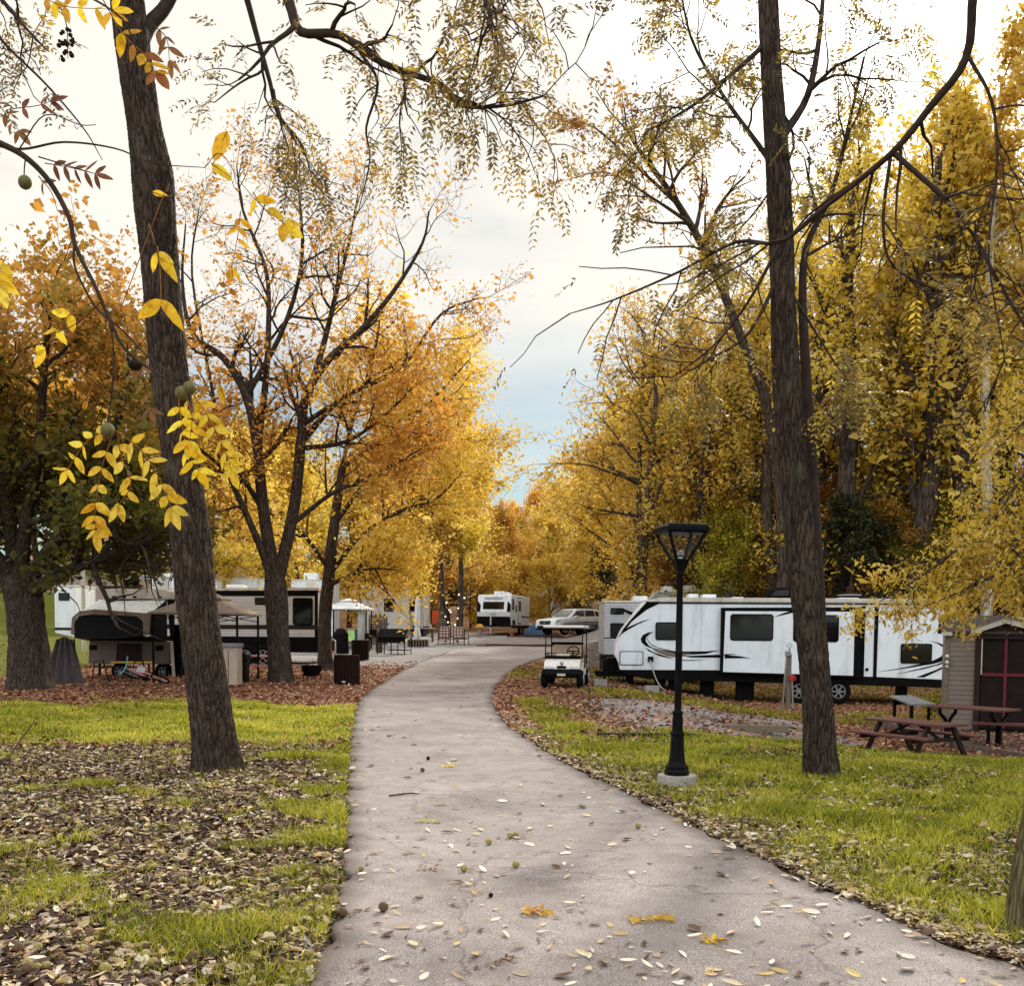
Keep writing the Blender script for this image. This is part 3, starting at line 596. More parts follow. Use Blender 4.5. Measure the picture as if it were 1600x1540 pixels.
# --- right foreground walnut
wr, bR = fg_trunk((1284, 1214), [(1283, 1195, 47), (1276, 1090, 46), (1266, 980, 46), (1254, 880, 45), (1244, 780, 44), (1235, 680, 43), (1228, 580, 40), (1224, 480, 37), (1221, 380, 36), (1216, 280, 35), (1209, 180, 33), (1204, 90, 31), (1200, 0, 29), (1196, -100, 26), (1192, -260, 18)], hit(1284, 1214)[1], 'walnut_tree', 'tall slender lichen-flecked trunk on the lawn between lamp post and picnic tables', 5, M['bark'])
DR_ = bR[1]; Wr = Tree(12)
pts, rad = smooth_line(px_line([(1288, 1210), (1282, 1000), (1274, 840), (1266, 700), (1258, 560), (1254, 450), (1262, 380), (1300, 300), (1325, 200), (1350, 90)], DR_+.18, DR_+.4)-bR, np.array([.075, .075, .075, .07, .058, .046, .036, .028, .02, .014]), 4)
Wr.sprout(pts, rad, 2, 1.1, (8, 3), (R(30), R(65)), .62, .03)
limb_px(Wr, [(1226, 210), (1262, 150), (1280, 60), (1290, -60)], DR_, DR_+.5, bR, .05, .02, 2, .9, (8, 3), t0=.2)
limb_px(Wr, [(1206, 60), (1150, 110), (1090, 160), (1040, 190), (1010, 205)], DR_, DR_-.4, bR, .03, .006, 2, .7, (9, 3), t0=.25, up=.0)
limb_px(Wr, [(1222, 420), (1170, 520), (1110, 560), (1060, 590)], DR_, DR_-.7, bR, .025, .005, 2, .5, (6, 3), t0=.3, up=-.03)
limb_px(Wr, [(1216, 270), (1180, 220), (1130, 150), (1080, 60), (1060, -40)], DR_, DR_+.8, bR, .035, .008, 2, .8, (9, 3), t0=.25, up=.02)
limb_px(Wr, [(1226, 440), (1300, 560), (1330, 600)], DR_, DR_-.3, bR, .018, .004, 2, .5, (5, 3), t0=.3, up=-.03)
limb_px(Wr, [(1208, 150), (1240, 230), (1180, 330), (1130, 380)], DR_, DR_+.6, bR, .02, .004, 2, .6, (7, 3), t0=.2)
Wr.mesh('branch', M['twig'], wr)
sprigs(Wr, 'foliage', 950, Y['walnut'], wr, .26, .085)

# --- tree at the right frame edge whose limb crosses in front
be = hit(1600, 1462); De = be[1]
te = thing('walnut_tree', 'mossy trunk cut by the right frame edge whose bare limb crosses the sky', 'tree', be)
pts, rad = smooth_line(np.array([[0, 0, -.1], [.03, 0, .3], [.14, 0, 1.2], [.35, .1, 3.2], [.55, .2, 5.5]]), np.array([.105, .1, .09, .08, .06]), 5)
M['moss'] = barkmat('mossy_bark', (.06, .045, .02), (.15, .125, .06), 9., .5, (.13, .14, .05), .5)
trunk_mesh('trunk', pts, rad, M['moss'], te, sides=28, flare=.15, seed=8)
We = Tree(13); top = be+np.array([.55, .2, 5.5])
def limb_from(tr, start, pl, D0, D1, b, r0, r1, *a, **k):
    q = np.vstack([start[None]-b, px_line(pl, D0, D1)-b]); pts, rad = smooth_line(q, np.linspace(r0, r1, len(q)), 4); tr.sprout(pts, rad, *a, **k)
limb_from(We, top, [(1560, -160), (1522, -20), (1510, 90), (1455, 165), (1392, 240), (1290, 322), (1218, 378), (1150, 378), (1060, 425), (960, 468), (890, 490)], 6.3, 7.8, be, .036, .004, 1, .8, (14,), (R(30), R(65)), .35, -.04, .14)
limb_px(We, [(1398, 240), (1500, 335), (1560, 440), (1620, 540)], 6.9, 6.6, be, .02, .008, 2, .6, (9, 3), up=-.04)
limb_px(We, [(1218, 382), (1170, 470), (1115, 540), (1050, 590)], 7.5, 7.8, be, .014, .004, 1, .5, (8,), up=-.03)
limb_px(We, [(1514, 90), (1550, 160), (1558, 260), (1545, 400), (1570, 560)], 6.4, 6.2, be, .014, .004, 2, .5, (8, 3), up=-.05)
limb_px(We, [(1392, 240), (1380, 350), (1400, 420), (1500, 470), (1590, 530)], 7.0, 7.2, be, .013, .004, 2, .5, (7, 3), up=-.04)
We.mesh('branch', M['twig'], te)
sprigs(We, 'foliage', 150, Y['walnut'], te, .2, .065)

# --- big dark maple at the left
b0 = hit(48, 1076); D0_ = b0[1]
tm = thing('maple_tree', 'broad maple at far left, dark green below turning orange above', 'tree', b0)
pts, rad = smooth_line(loc([(48, 1085), (46, 1040), (42, 980), (36, 930), (20, 890)], D0_, D0_, b0), np.array([.52, .48, .45, .44, .38]), 5); trunk_mesh('trunk', pts, rad, M['bark2'], tm, flare=.3, seed=4)
Wm = Tree(14)
for pl in ([(30, 910), (-20, 850), (-70, 760), (-90, 640)], [(32, 905), (40, 820), (60, 700), (70, 560), (80, 470)], [(36, 920), (90, 840), (150, 750), (190, 640), (200, 560)], [(24, 890), (10, 780), (-20, 640), (-10, 520)], [(38, 930), (110, 890), (190, 860), (240, 840)]):
    for dd in (-2.2, .3, 2.4): limb_px(Wm, pl, D0_, D0_+dd, b0, .2, .04, 2, 2.3, (9, 5), (R(35), R(75)), .25, .01)
Wm.mesh('branch', M['bark2'], tm)
Wm.leaves('foliage', 36000, Y['maple'], tm, .17, .24, tfun=lambda c, t: .15+.25*t+.62*sm((c[:, 2]-3.6)/6)*(.35+.8*t), keep=lambda c: c[:, 2] > 2.1+1.7*sm((c[:, 0]-1.9)/1.5)+.5*np.random.default_rng(4).random(len(c)))

# --- spreading maple left of the path
b0 = hit(440, 1066); D0_ = b0[1]
tm = thing('maple_tree', 'forked maple beside the trash can with many bare upright limbs', 'tree', b0)
pts, rad = smooth_line(loc([(440, 1078), (438, 1040), (434, 980), (431, 920), (428, 890)], D0_, D0_, b0), np.array([.36, .33, .31, .33, .25]), 5); trunk_mesh('trunk', pts, rad, M['bark2'], tm, flare=.35, seed=6)
Ws = Tree(15)
stems = [([(428, 915), (405, 850), (372, 775), (352, 735), (300, 690), (270, 640)], .13, -.8), ([(430, 905), (412, 800), (402, 700), (385, 620), (350, 560), (300, 520), (285, 440), (290, 350)], .2, -.3),
         ([(402, 700), (415, 600), (420, 500), (415, 420), (380, 330), (370, 260)], .12, 1.2), ([(436, 900), (460, 790), (470, 690), (478, 620), (515, 560), (560, 520), (615, 455), (660, 380), (670, 330)], .19, -1.),
         ([(480, 625), (505, 540), (525, 460), (545, 380), (560, 300)], .11, 1.), ([(472, 690), (530, 625), (600, 590), (640, 560), (690, 490), (750, 465)], .1, .8), ([(385, 620), (440, 520), (470, 420), (470, 330), (460, 260)], .09, -1.4),
         ([(470, 700), (540, 690), (600, 650), (650, 600)], .08, -1.6), ([(412, 800), (350, 690), (330, 600), (300, 430), (310, 330)], .08, 1.8), ([(455, 820), (520, 770), (590, 740), (660, 700)], .08, -1.)]
for pl, r_, dd in stems: limb_px(Ws, pl, D0_, D0_+dd, b0, r_, .02, 3, 1.75, (11, 6, 3), (R(25), R(72)), .22, .035, .18)
Ws.mesh('branch', M['bark2'], tm, sides=(3, 4, 7, 12))
hz = lambda y: (1066-y)/1600*D0_
Ws.leaves('foliage', 40000, Y['orange'], tm, .12, .16, tfun=lambda c, t: t*.9+.12*(c[:, 0] > 1), keep=lambda c: np.random.default_rng(3).random(len(c)) < np.clip(1.15-.95*sm((c[:, 2]-hz(760))/(hz(420)-hz(760))), .12, 1))

# --- neighbour maple
b0 = hit(510, 1047); D0_ = b0[1]
tm = thing('maple_tree', 'straight dark trunk between trailer end and gazebo under a golden crown', 'tree', b0)
pts, rad = smooth_line(loc([(512, 1055), (508, 1020), (508, 960), (514, 900), (522, 820), (535, 730)], D0_, D0_, b0), np.array([.33, .25, .23, .22, .18, .13]), 5); trunk_mesh('trunk', pts, rad, M['bark2'], tm, flare=.5, seed=7)
Wn = Tree(16)
for pl in ([(514, 900), (560, 840), (620, 800), (680, 780), (720, 740)], [(522, 820), (580, 740), (640, 660), (690, 610), (735, 560)], [(530, 760), (545, 680), (570, 600), (590, 520)], [(515, 890), (470, 830), (420, 800), (380, 740)], [(535, 730), (600, 690), (680, 680), (740, 690)], [(512, 915), (570, 890), (620, 890)]):
    for dd in (-2.2, .4, 2.5): limb_px(Wn, pl, D0_, D0_+dd, b0, .09, .02, 2, 2.1, (9, 5), (R(30), R(70)), .25, .02)
Wn.mesh('branch', M['bark2'], tm, sides=(3, 4, 7, 12))
Wn.leaves('foliage', 33000, Y['gold'], tm, .14, .22, tfun=lambda c, t: t*.85+.15*sm((c[:, 2]-2)/3))

# --- copied woodland trees
def proto(seed, Hh, tr, first, nl, size, lv2, Lb, nb, ang, up, spread, k=.6, noleaf=False, cone=False):
    t = Tree(seed); rg = t.rg
    pts, rad = t.limb((0, 0, -.3), (rg.normal(0, .03), rg.normal(0, .03), 1), Hh*.92, tr, tr*.22, 12, .045, .12); t.br.append((pts, rad))
    n = len(pts)-1
    for i in range(nb):
        f = first+(1-first)*(i+rg.random())/nb; q = f*n; j = min(int(q), n-1); p = pts[j]*(1-q+j)+pts[j+1]*(q-j)
        g_ = (f-first)/(1-first); Ln = Lb*(1.15-(.95 if cone else .55)*g_)*rg.uniform(.75, 1.2)*(.75 if (g_ < .12 and not cone) else 1)
        a = rg.uniform(*ang)*(1-.45*g_ if not cone else 1); az = rg.random()*2*PI+i*2.4
        d = np.array([math.sin(a)*math.cos(az), math.sin(a)*math.sin(az), math.cos(a)])
        cp, cr = t.limb(p, d, Ln, tr*.34*(1-.6*g_)+.015, .02, 6, .13, up); t.sprout(cp, cr, lv2, Ln*.42, (7, 4), (R(30), R(70)), .2, up*.6, .18, .6, True, .012)
    return t
def make_proto(name, t, nl, size, spread, mat, bark, loc_, label, cat, group, **k):
    r_ = thing(name, label, cat, loc_, 0, group); t.mesh('trunk', bark, r_, (3, 4, 6, 10))
    if nl: t.leaves('crown', nl, mat, r_, size, spread, **k)
    return r_
tall = [proto(s, 21, .3, .34, 0, 0, 2, 6.0, 20, (R(60), R(95)), .02, 0) for s in (21, 22, 23)]
mid = [proto(s, 12, .22, .16, 0, 0, 2, 4.6, 18, (R(45), R(85)), .05, 0) for s in (31, 32)]
low = [proto(s, 5.5, .09, .05, 0, 0, 2, 2.6, 16, (R(40), R(85)), .06, 0) for s in (41,)]
hem = [proto(51, 10, .18, .06, 0, 0, 2, 3.4, 34, (R(75), R(100)), -.03, 0, cone=True)]
PRO = {}
def plant(key, px, D, mat, label, group, s=1., name='woodland_tree', rz=None, hgt=1., py=None):
    """first use builds the prototype, later uses copy it"""
    x = float(P(px, 985, D)[0]); y = D; z = float(T(x, y))
    if key not in PRO:
        kind, i = key[0], int(key[1]); t = {'t': tall, 'm': mid, 'l': low, 'h': hem}[kind][i]
        nl, size, sp_ = {'t': (9000, .25, .36), 'm': (20000, .21, .3), 'l': (11000, .15, .2), 'h': (26000, .2, .2)}[kind]
        r_ = make_proto(name, t, nl, size, sp_, Y[mat], M['barkfar'], (x, y, z), label, 'tree', group, **({'droop': -.15, 'aspect': .35} if kind == 'h' else {'keep': (lambda c: np.random.default_rng(9).random(len(c)) < 1-.7*sm((c[:, 2]-9.5)/7))} if kind == 't' else {}))
        PRO[key] = r_
    else:
        src = PRO[key]; r_ = copy_tree(src); r_.location = (x, y, z); r_['label'] = label; r_['group'] = group; r_.name = name
        for c in COL.objects:
            if c.parent == r_ and c.name.startswith('crown'): setmat(c, Y[mat])
    if src_ok(r_): pass
    r_.scale = (s, s, s*hgt); r_.rotation_euler[2] = random.random()*6.28 if rz is None else rz
    return r_
def src_ok(r_): return True
g1 = 'tall yellow trees of the wooded hillside behind the trailers'; l1 = 'tall slim yellow-leaved tree in the woods on the right hillside'
g2 = 'rust coloured understory trees on the hillside'; l2 = 'low rusty orange understory tree behind the white trailers'
g3 = 'golden trees behind the left campsites'; l3 = 'golden autumn tree standing behind the left campsites'
g4 = 'distant trees closing the end of the road'; l4 = 'hazy distant autumn tree at the end of the road'
for i, (px, D, mat, s, h) in enumerate([(1035, 58, 'yellow', .72, 1), (1100, 56, 'yellow', .86, 1), (1195, 54, 'olive', .95, 1.05), (1255, 60, 'yellow', .95, 1.1), (1300, 50, 'yellow', 1.0, 1.1), (1400, 48, 'yellow', 1.05, 1.1), (1450, 55, 'gold', 1.1, 1.1),
        (1500, 47, 'yellow', 1.1, 1.1), (1600, 46, 'yellow', 1.1, 1.1), (1660, 52, 'yellow', 1.1, 1.1), (1730, 47, 'gold', 1.1, 1.1), (1800, 50, 'olive', 1.1, 1.1)]):
    plant('t%d' % (i % 3), px, D, mat, l1, g1, s*.86, hgt=h*1.0)
for i, (px, D, mat, s) in enumerate([(1100, 50, 'rust', .62), (1150, 45, 'olive', .5), (1275, 44, 'rust', .52), (1405, 43, 'rust', .5), (1470, 42, 'olive', .52), (1530, 43, 'rust', .5), (1215, 46, 'gold', .5), (1180, 49, 'rust', .58), (1245, 52, 'orange', .6), (1380, 50, 'rust', .55), (1420, 46, 'gold', .5), (1500, 51, 'rust', .6), (1560, 44, 'rust', .5), (1620, 47, 'orange', .55), (1060, 57, 'gold', .6), (1450, 60, 'rust', .6), (1690, 50, 'rust', .6)]):
    plant('m%d' % (i % 2), px, D, mat, l2, g2, s)
for px, D, s, lb in [(1328, 41.5, .8, 'dark green evergreen right of the tall foreground trunk, above the trailer roof'), (1152, 62, .95, 'narrow dark evergreen standing among yellow trees above the lamp'), (1290, 53, .8, 'dark green evergreen mostly hidden behind the foreground trunk'), (935, 72, .62, 'small dark green tree behind the parked silver car')]:
    plant('h0', px, D, 'dark', lb, 'dark evergreens among the autumn trees', s, 'evergreen_tree')
for px, D, key, mat, s, lb in [(1012, 49, 't1', 'gold', .78, 'thin golden tree left of the lamp, with bare upper twigs against the sky'), (1052, 51, 't2', 'gold', .8, 'forked golden tree rising directly behind the lamp'), (940, 78, 'm0', 'gold', 1.0, 'bushy golden tree behind the golf cart'), (985, 62, 'm1', 'yellow', 1.1, 'yellow round-crowned tree behind the ribbed white trailer'),
                               (700, 82, 'm1', 'yellow', 1.15, 'yellow tree wrapped in string lights at the bend'), (650, 74, 'm0', 'gold', .95, 'orange-gold tree behind the closed white umbrella'), (790, 100, 'm0', 'gold', .85, 'golden tree directly behind the distant white trailer')]:
    plant(key, px, D, mat, lb, 'turning trees around the campsites', s)
for i, (px, D, mat, s) in enumerate([(-40, 62, 'gold', 1.), (60, 70, 'yellow', 1.1), (150, 66, 'orange', 1.05), (240, 72, 'yellow', 1.), (320, 64, 'yellow', .95), (400, 76, 'gold', 1.05), (470, 70, 'yellow', .95), (545, 84, 'yellow', 1.1), (600, 92, 'gold', 1.2), (-120, 60, 'gold', 1.), (280, 90, 'dark', 1.1), (430, 95, 'olive', 1.2)]):
    plant('m%d' % (i % 2), px, D, mat, l3, g3, s)
for i, (px, D, mat, s) in enumerate([(590, 120, 'gold', 1.3), (660, 112, 'yellow', 1.25), (720, 125, 'gold', 1.3), (775, 150, 'gold', 1.15), (830, 140, 'orange', 1.25), (880, 130, 'gold', 1.25), (930, 105, 'yellow', 1.15), (985, 110, 'gold', 1.4), (1045, 100, 'gold', 1.4), (860, 112, 'yellow', .9), (805, 118, 'olive', .8), (760, 115, 'gold', .85)]):
    plant('m%d' % (i % 2), px, D, mat, l4, g4, s)
for i, (px, D, mat) in enumerate([(905, 86, 'gold'), (858, 80, 'yellow'), (820, 88, 'gold'), (735, 84, 'gold'), (690, 82, 'olive'), (1000, 60, 'gold'), (1060, 55, 'gold'), (1140, 54, 'olive'), (1480, 42, 'gold'), (1400, 43, 'rust'), (640, 80, 'olive'), (570, 78, 'yellow')]):
    plant('l0', px, D, mat, 'low golden bush at the foot of the background trees', 'bushes below the background trees', 1.0, 'bush')
# slim dark trunks standing clear of the crowns
bt = [proto(s_, 17, .45, .15, 0, 0, 2, 3.6, 15, (R(30), R(70)), .05, 0) for s_ in (81, 82)]
gs = 'slim dark trunked trees along the front of the hillside woods'; bsrc = {}
for i, (px, D, s) in enumerate([(1003, 46, .8), (1092, 47, .85), (1128, 50, .9), (1172, 46, .9), (1216, 44, .85), (1292, 47, 1.), (1346, 46, 1.05), (1385, 50, 1.), (1418, 44, .95), (1572, 43, 1.), (1515, 49, 1.05), (1618, 45, 1.), (1420, 42, 1.3), (1300, 43, 1.25), (1530, 41, 1.35)]):
    x = float(P(px, 985, D)[0]); z = float(T(x, D)); k = i % 2
    if k not in bsrc:
        r_o = thing('slim_tree', 'slim dark trunk with thin gold leaves at the front of the hillside woods', 'tree', (x, D, z), 0, gs); bt[k].mesh('trunk', M['barkfar'], r_o, (3, 4, 6, 10)); bt[k].leaves('crown', 6000, Y['yellow'], r_o, .19, .22); bsrc[k] = r_o
    else: r_o = copy_tree(bsrc[k]); r_o.location = (x, D, z)
    r_o.scale = (s,)*3; r_o.rotation_euler[2] = i*1.9
# pale sycamore trunks and a dark trunk on the hillside
for (x0, y0, x1, y1, D, r_, mt, lb) in [(1540, 900, 1548, 380, 40, .21, 'sycbark', 'pale mottled sycamore trunk standing near the right edge of the woods'), (1500, 880, 1488, 430, 43, .16, 'sycbark', 'thinner pale sycamore trunk just left of the brighter one'), (1455, 875, 1462, 520, 44, .3, 'barkfar', 'dark straight trunk rising from the leafy hillside right of centre')]:
    x, _, _ = P(x0, y0, D); z = float(T(x, D)); r_o = thing('hillside_tree', lb, 'tree', (x, D, z)); q = P(x1, y1, D)-np.array([x, D, z])
    t = Tree(60+int(D)); pts, rad = smooth_line(np.array([[0, 0, -.3], q*.3+[.15, 0, 0], q*.62+[-.1, 0, 0], q, q*1.35+[.3, 0, 0]]), np.array([r_*1.2, r_, r_*.8, r_*.6, r_*.3]), 5)
    t.sprout(pts, rad, 2, 2.2, (10, 5), (R(35), R(70)), .5, .05); t.mesh('trunk', M[mt], r_o, (3, 4, 8, 14)); t.leaves('crown', 9000, Y['yellow'], r_o, .2, .3)
# leaning bare tree
x, _, _ = P(1225, 935, 43); z = float(T(x, 43)); r_o = thing('leaning_tree', 'thin grey leaning tree with bare crown reaching left over the sky', 'tree', (x, 43, z)); bb = np.array([x, 43, z]); t = Tree(71)
pts, rad = smooth_line(np.vstack([[0, 0, -.2], px_line([(1222, 800), (1200, 640), (1165, 545), (1110, 410), (1060, 320), (1010, 250), (985, 215)], 43, 38)-bb]), np.linspace(.3, .05, 8), 4); t.sprout(pts, rad, 2, 2.8, (13, 5), (R(25), R(65)), .5, .04, .15)
pts, rad = smooth_line(px_line([(1060, 320), (1000, 265), (930, 200), (880, 190)], 39.5, 37)-bb, np.array([.08, .05, .03, .015]), 4); t.sprout(pts, rad, 2, 1.8, (7, 4), (R(25), R(60)), .2, .03)
pts, rad = smooth_line(px_line([(1080, 350), (1020, 310), (950, 270), (890, 280)], 39.8, 38)-bb, np.array([.08, .05, .03, .015]), 4); t.sprout(pts, rad, 2, 1.7, (7, 4), (R(25), R(60)), .2, .0)
t.mesh('trunk', M['barkfar'], r_o, (3, 4, 8, 12)); t.leaves('crown', 2200, Y['rust'], r_o, .15, .15)
# yellow tree off to the right, boughs hanging into the frame
D0_ = 17.; x = 11.2; z = float(T(x, D0_)); bb = np.array([x, D0_, z]); r_o = thing('yellow_tree', 'yellow-leaved tree at the right edge whose boughs droop over the shed roof', 'tree', bb); t = Tree(72)
pts, rad = t.limb((0, 0, -.3), (0, 0, 1), 11, .22, .07, 12, .04, .1); t.br.append((pts, rad))
for pl in ([(1640, 760), (1560, 805), (1480, 870), (1420, 912), (1370, 942)], [(1650, 800), (1580, 880), (1520, 915), (1450, 945)], [(1650, 700), (1600, 740), (1560, 800), (1500, 850)], [(1660, 780), (1600, 840), (1560, 880), (1500, 930)], [(1680, 600), (1620, 640), (1570, 690)], [(1690, 820), (1620, 875), (1585, 905)]):
    for dd in (-.7, .9): limb_px(t, pl, D0_, D0_+dd, bb, .04, .008, 2, .8, (9, 5), (R(30), R(70)), .15, -.03)
for k in range(14):
    h_ = random.uniform(4, 10); p = np.array([0, 0, h_]); a = random.uniform(PI*.55, PI*1.5); cp, cr = t.limb(p, (math.cos(a), math.sin(a), .5), 3.2*(1.25-h_/14), .06, .015, 6, .14, .02); t.sprout(cp, cr, 2, 1.3, (8, 5), (R(30), R(70)), .2, -.01)
t.mesh('trunk', M['barkfar'], r_o, (3, 4, 7, 12)); t.leaves('foliage', 17000, Y['yellow'], r_o, .095, .1, aspect=.42, droop=-.9)

# --- near hanging walnut spray (upper left)
def leaflet(mb, c, u, n, Ln, Wd, curl=.12):
    u = nrm(u); v = nrm(np.cross(n, u)); k = np.cross(u, v); st = [0, .12, .3, .5, .7, .87, 1.]; wd = [.02, .62, .98, 1, .8, .42, .0]
    L_, M_, Rr = [], [], []
    for s, w_ in zip(st, wd):
        ctr = c+u*Ln*s-k*curl*Ln*s*s; h = w_*Wd/2*random.uniform(.9, 1.08); M_.append(ctr-k*h*.28); L_.append(ctr+v*h); Rr.append(ctr-v*h)
    V = L_+M_+Rr; m_ = len(st); Fc = [(i, i+1, m_+i+1, m_+i) for i in range(m_-1)]+[(m_+i, m_+i+1, 2*m_+i+1, 2*m_+i) for i in range(m_-1)]
    mb.add(V, Fc)
def near_leaf(parent, pl, D0, D1, npair, Ln, Wd, mat, tmean, base, name='compound_leaf', tdir=None):
    """a compound leaf along a pixel line: rachis and leaflets in one part"""
    pts, rad = smooth_line(px_line(pl, D0, D1)-base, np.linspace(.0016, .0009, len(pl)), 5); mb = MB()
    n = len(pts); vc = nrm(np.array([0, -1, .25]))
    if npair == 1: leaflet(mb, pts[0], nrm(pts[-1]-pts[0]), nrm(vc+np.array([random.gauss(0, .4), 0, random.gauss(0, .4)])), Ln, Wd)
    for i in range(npair if npair > 1 else 0):
        f = (.18+.8*i/max(1, npair-1))*(n-1); j = min(int(f), n-2); p = pts[j]*(1-f+j)+pts[j+1]*(f-j); d = nrm(pts[j+1]-pts[j])
        sd_ = nrm(np.cross(d, vc))
        for sg in (-1, 1):
            if random.random() < .06: continue
            u = nrm(sd_*sg*.85+d*.5+np.array([random.gauss(0, .14), random.gauss(0, .3), random.gauss(-.15, .14)]))
            leaflet(mb, p, u, nrm(vc+np.array([random.gauss(0, .45), 0, random.gauss(0, .45)])), Ln*.86*random.uniform(.75, 1.15)*(1-.25*abs(i/npair-.4)), Wd*.86*random.uniform(.8, 1.15), random.uniform(-.1, .55))
    if npair > 2: leaflet(mb, pts[-1], nrm(pts[-1]-pts[-2]), vc, Ln*.9, Wd)
    V = np.array(mb.v); Q = np.array(mb.f); t = np.clip(np.repeat(np.random.default_rng(abs(int(pl[0][0]))).normal(tmean, .16, len(Q)//12+1), 12)[:len(Q)], 0, 1)
    tv, tq = tube_np(pts, rad, 4); Q = np.concatenate([Q, tq+len(V)]); V = np.concatenate([V, tv]); t = np.concatenate([t, np.full(len(tq), .15)])
    return np_mesh(name, V, Q, mat, parent, t=t)
DN = 2.8; bn = P(-60, 200, DN)
hb = thing('hanging_branch', 'thin drooping walnut branch close to the viewer with yellow leaves and green nuts', 'branch', bn)
mb = MB()
def twig(pl, r0, r1, D=DN, D1=None):
    pts, rad = smooth_line(px_line(pl, D, D1)-bn, np.linspace(r0, r1, len(pl)), 5); mb.tube(pts, rad, 7)
twig([(-1700, -300), (-500, 60), (-200, 150), (-60, 200), (0, 224), (40, 246), (78, 285), (108, 340), (118, 385), (150, 450), (168, 492), (195, 545), (240, 580), (272, 598), (292, 603)], .011, .0022)
twig([(-40, 218), (30, 233), (100, 222), (180, 232), (240, 255), (320, 262)], .004, .001)
twig([(116, 380), (118, 420), (150, 480), (190, 515), (235, 560), (292, 597)], .0035, .0018)
twig([(170, 495), (177, 540), (175, 610), (168, 662)], .003, .0018); twig([(40, 246), (38, 265), (38, 280)], .002, .0015); twig([(60, 245), (110, 260), (150, 272)], .002, .001)
twig([(240, 255), (235, 310), (240, 360), (248, 410)], .0015, .001); twig([(-60, -30), (0, 60), (70, 130), (130, 200), (160, 250)], .006, .0012, 3.4); twig([(-60, 20), (60, -30), (180, 20), (215, 80), (240, 110)], .004, .0012); twig([(320, 262), (345, 240), (380, 290), (430, 345)], .0012, .0008)
twig([(30, 233), (70, 180), (125, 195), (150, 195)], .002, .001); twig([(160, 470), (120, 505), (85, 520)], .0015, .001)
twig([(70, -60), (90, 0), (104, 40), (106, 92)], .003, .001, 3.3)
mb.build('stem', M['twig'], hb, smooth=True)
for pl, n, L_, W_, tm_ in [([(178, 672), (158, 735), (148, 800), (150, 830)], 7, .066, .026, .75), ([(184, 675), (222, 705), (250, 750), (268, 795)], 7, .068, .026, .8), ([(172, 672), (135, 690), (105, 735)], 5, .055, .022, .72), ([(182, 672), (190, 715), (205, 755), (185, 790)], 5, .06, .024, .8),
                           ([(276, 608), (284, 660), (292, 700), (310, 735)], 7, .062, .025, .6), ([(296, 608), (325, 650), (350, 700), (362, 735)], 7, .06, .024, .75), ([(288, 612), (300, 650), (296, 690)], 4, .055, .022, .4)]:
    near_leaf(hb, pl, DN, DN-.05+.1*random.random(), n, L_, W_, Y['near'], tm_, bn)
for pl, n, L_, W_, tm_, D in [([(238, 300), (256, 306), (268, 306)], 1, .04, .016, .35, DN), ([(232, 350), (240, 372), (246, 395)], 2, .06, .026, .6, DN), ([(246, 385), (250, 420), (252, 470)], 2, .11, .036, .55, DN), ([(355, 205), (350, 215), (346, 222)], 1, .085, .05, .45, DN), ([(330, 255), (348, 268), (362, 278)], 1, .07, .03, .3, DN), ([(395, 300), (412, 325), (445, 350)], 3, .065, .032, .4, DN), ([(376, 330), (372, 365), (362, 420)], 5, .055, .018, .25, 3.1),
                           ([(150, -20), (190, 50), (225, 85), (245, 112)], 6, .06, .026, .3, DN), ([(60, -10), (100, 10), (180, 15)], 6, .055, .024, .4, 2.9), ([(120, 480), (92, 510), (70, 545)], 3, .065, .028, .6, DN), ([(130, 640), (250, 320), (262, 300)], 1, .03, .012, .3, DN), ([(342, 600), (350, 620), (352, 640)], 1, .06, .022, .4, DN), ([(10, 400), (-2, 425), (0, 440)], 3, .08, .03, .8, DN)]:
    near_leaf(hb, pl, D, D, n, L_, W_, Y['near'], tm_, bn)
for pl, n in [([(70, 255), (110, 262), (150, 272)], 5), ([(20, 170), (60, 165), (80, 158)], 3), ([(-10, 150), (10, 180), (30, 205)], 4), ([(60, 275), (80, 300), (90, 330)], 2), ([(240, 40), (260, 60), (265, 95)], 4), ([(215, 560), (228, 600), (236, 640)], 4)]:
    near_leaf(hb, pl, DN+.15, DN+.15, n, .055, .017, Y['nearbrown'], .45, bn)
M['husk'] = surf('walnut_husk', (.17, .15, .035), .7, .4, 60., (.07, .06, .02), bump=.3, bscale=300.)
M['huskdark'] = surf('rotted_husk', (.03, .018, .012), .8, .5, 60., bump=.5, bscale=200.)
for px, py, r_ in [(39, 285, 10), (284, 614, 10.5), (296, 606, 10), (168, 672, 11)]:
    b_ = MB().ball((0, 0, 0), r_/F*DN, 16, 1.05).build('walnut_fruit', M['husk'], hb, smooth=True); b_.location = tuple(P(px, py, DN-.01)-bn)
b_ = MB().ball((0, 0, 0), 11/F*DN, 12, .8).build('walnut_fruit', M['huskdark'], hb, smooth=True); b_.location = tuple(P(211, 570, DN)-bn); b_['label'] = 'shrivelled black nut'
mb = MB()
for k in range(26):
    a = random.random(); mb.ball(tuple(P(105+random.gauss(0, 6), 45+a*50, 3.3)-bn), .007*random.uniform(.7, 1.3), 6)
mb.build('seed_cluster', M['huskdark'], hb)
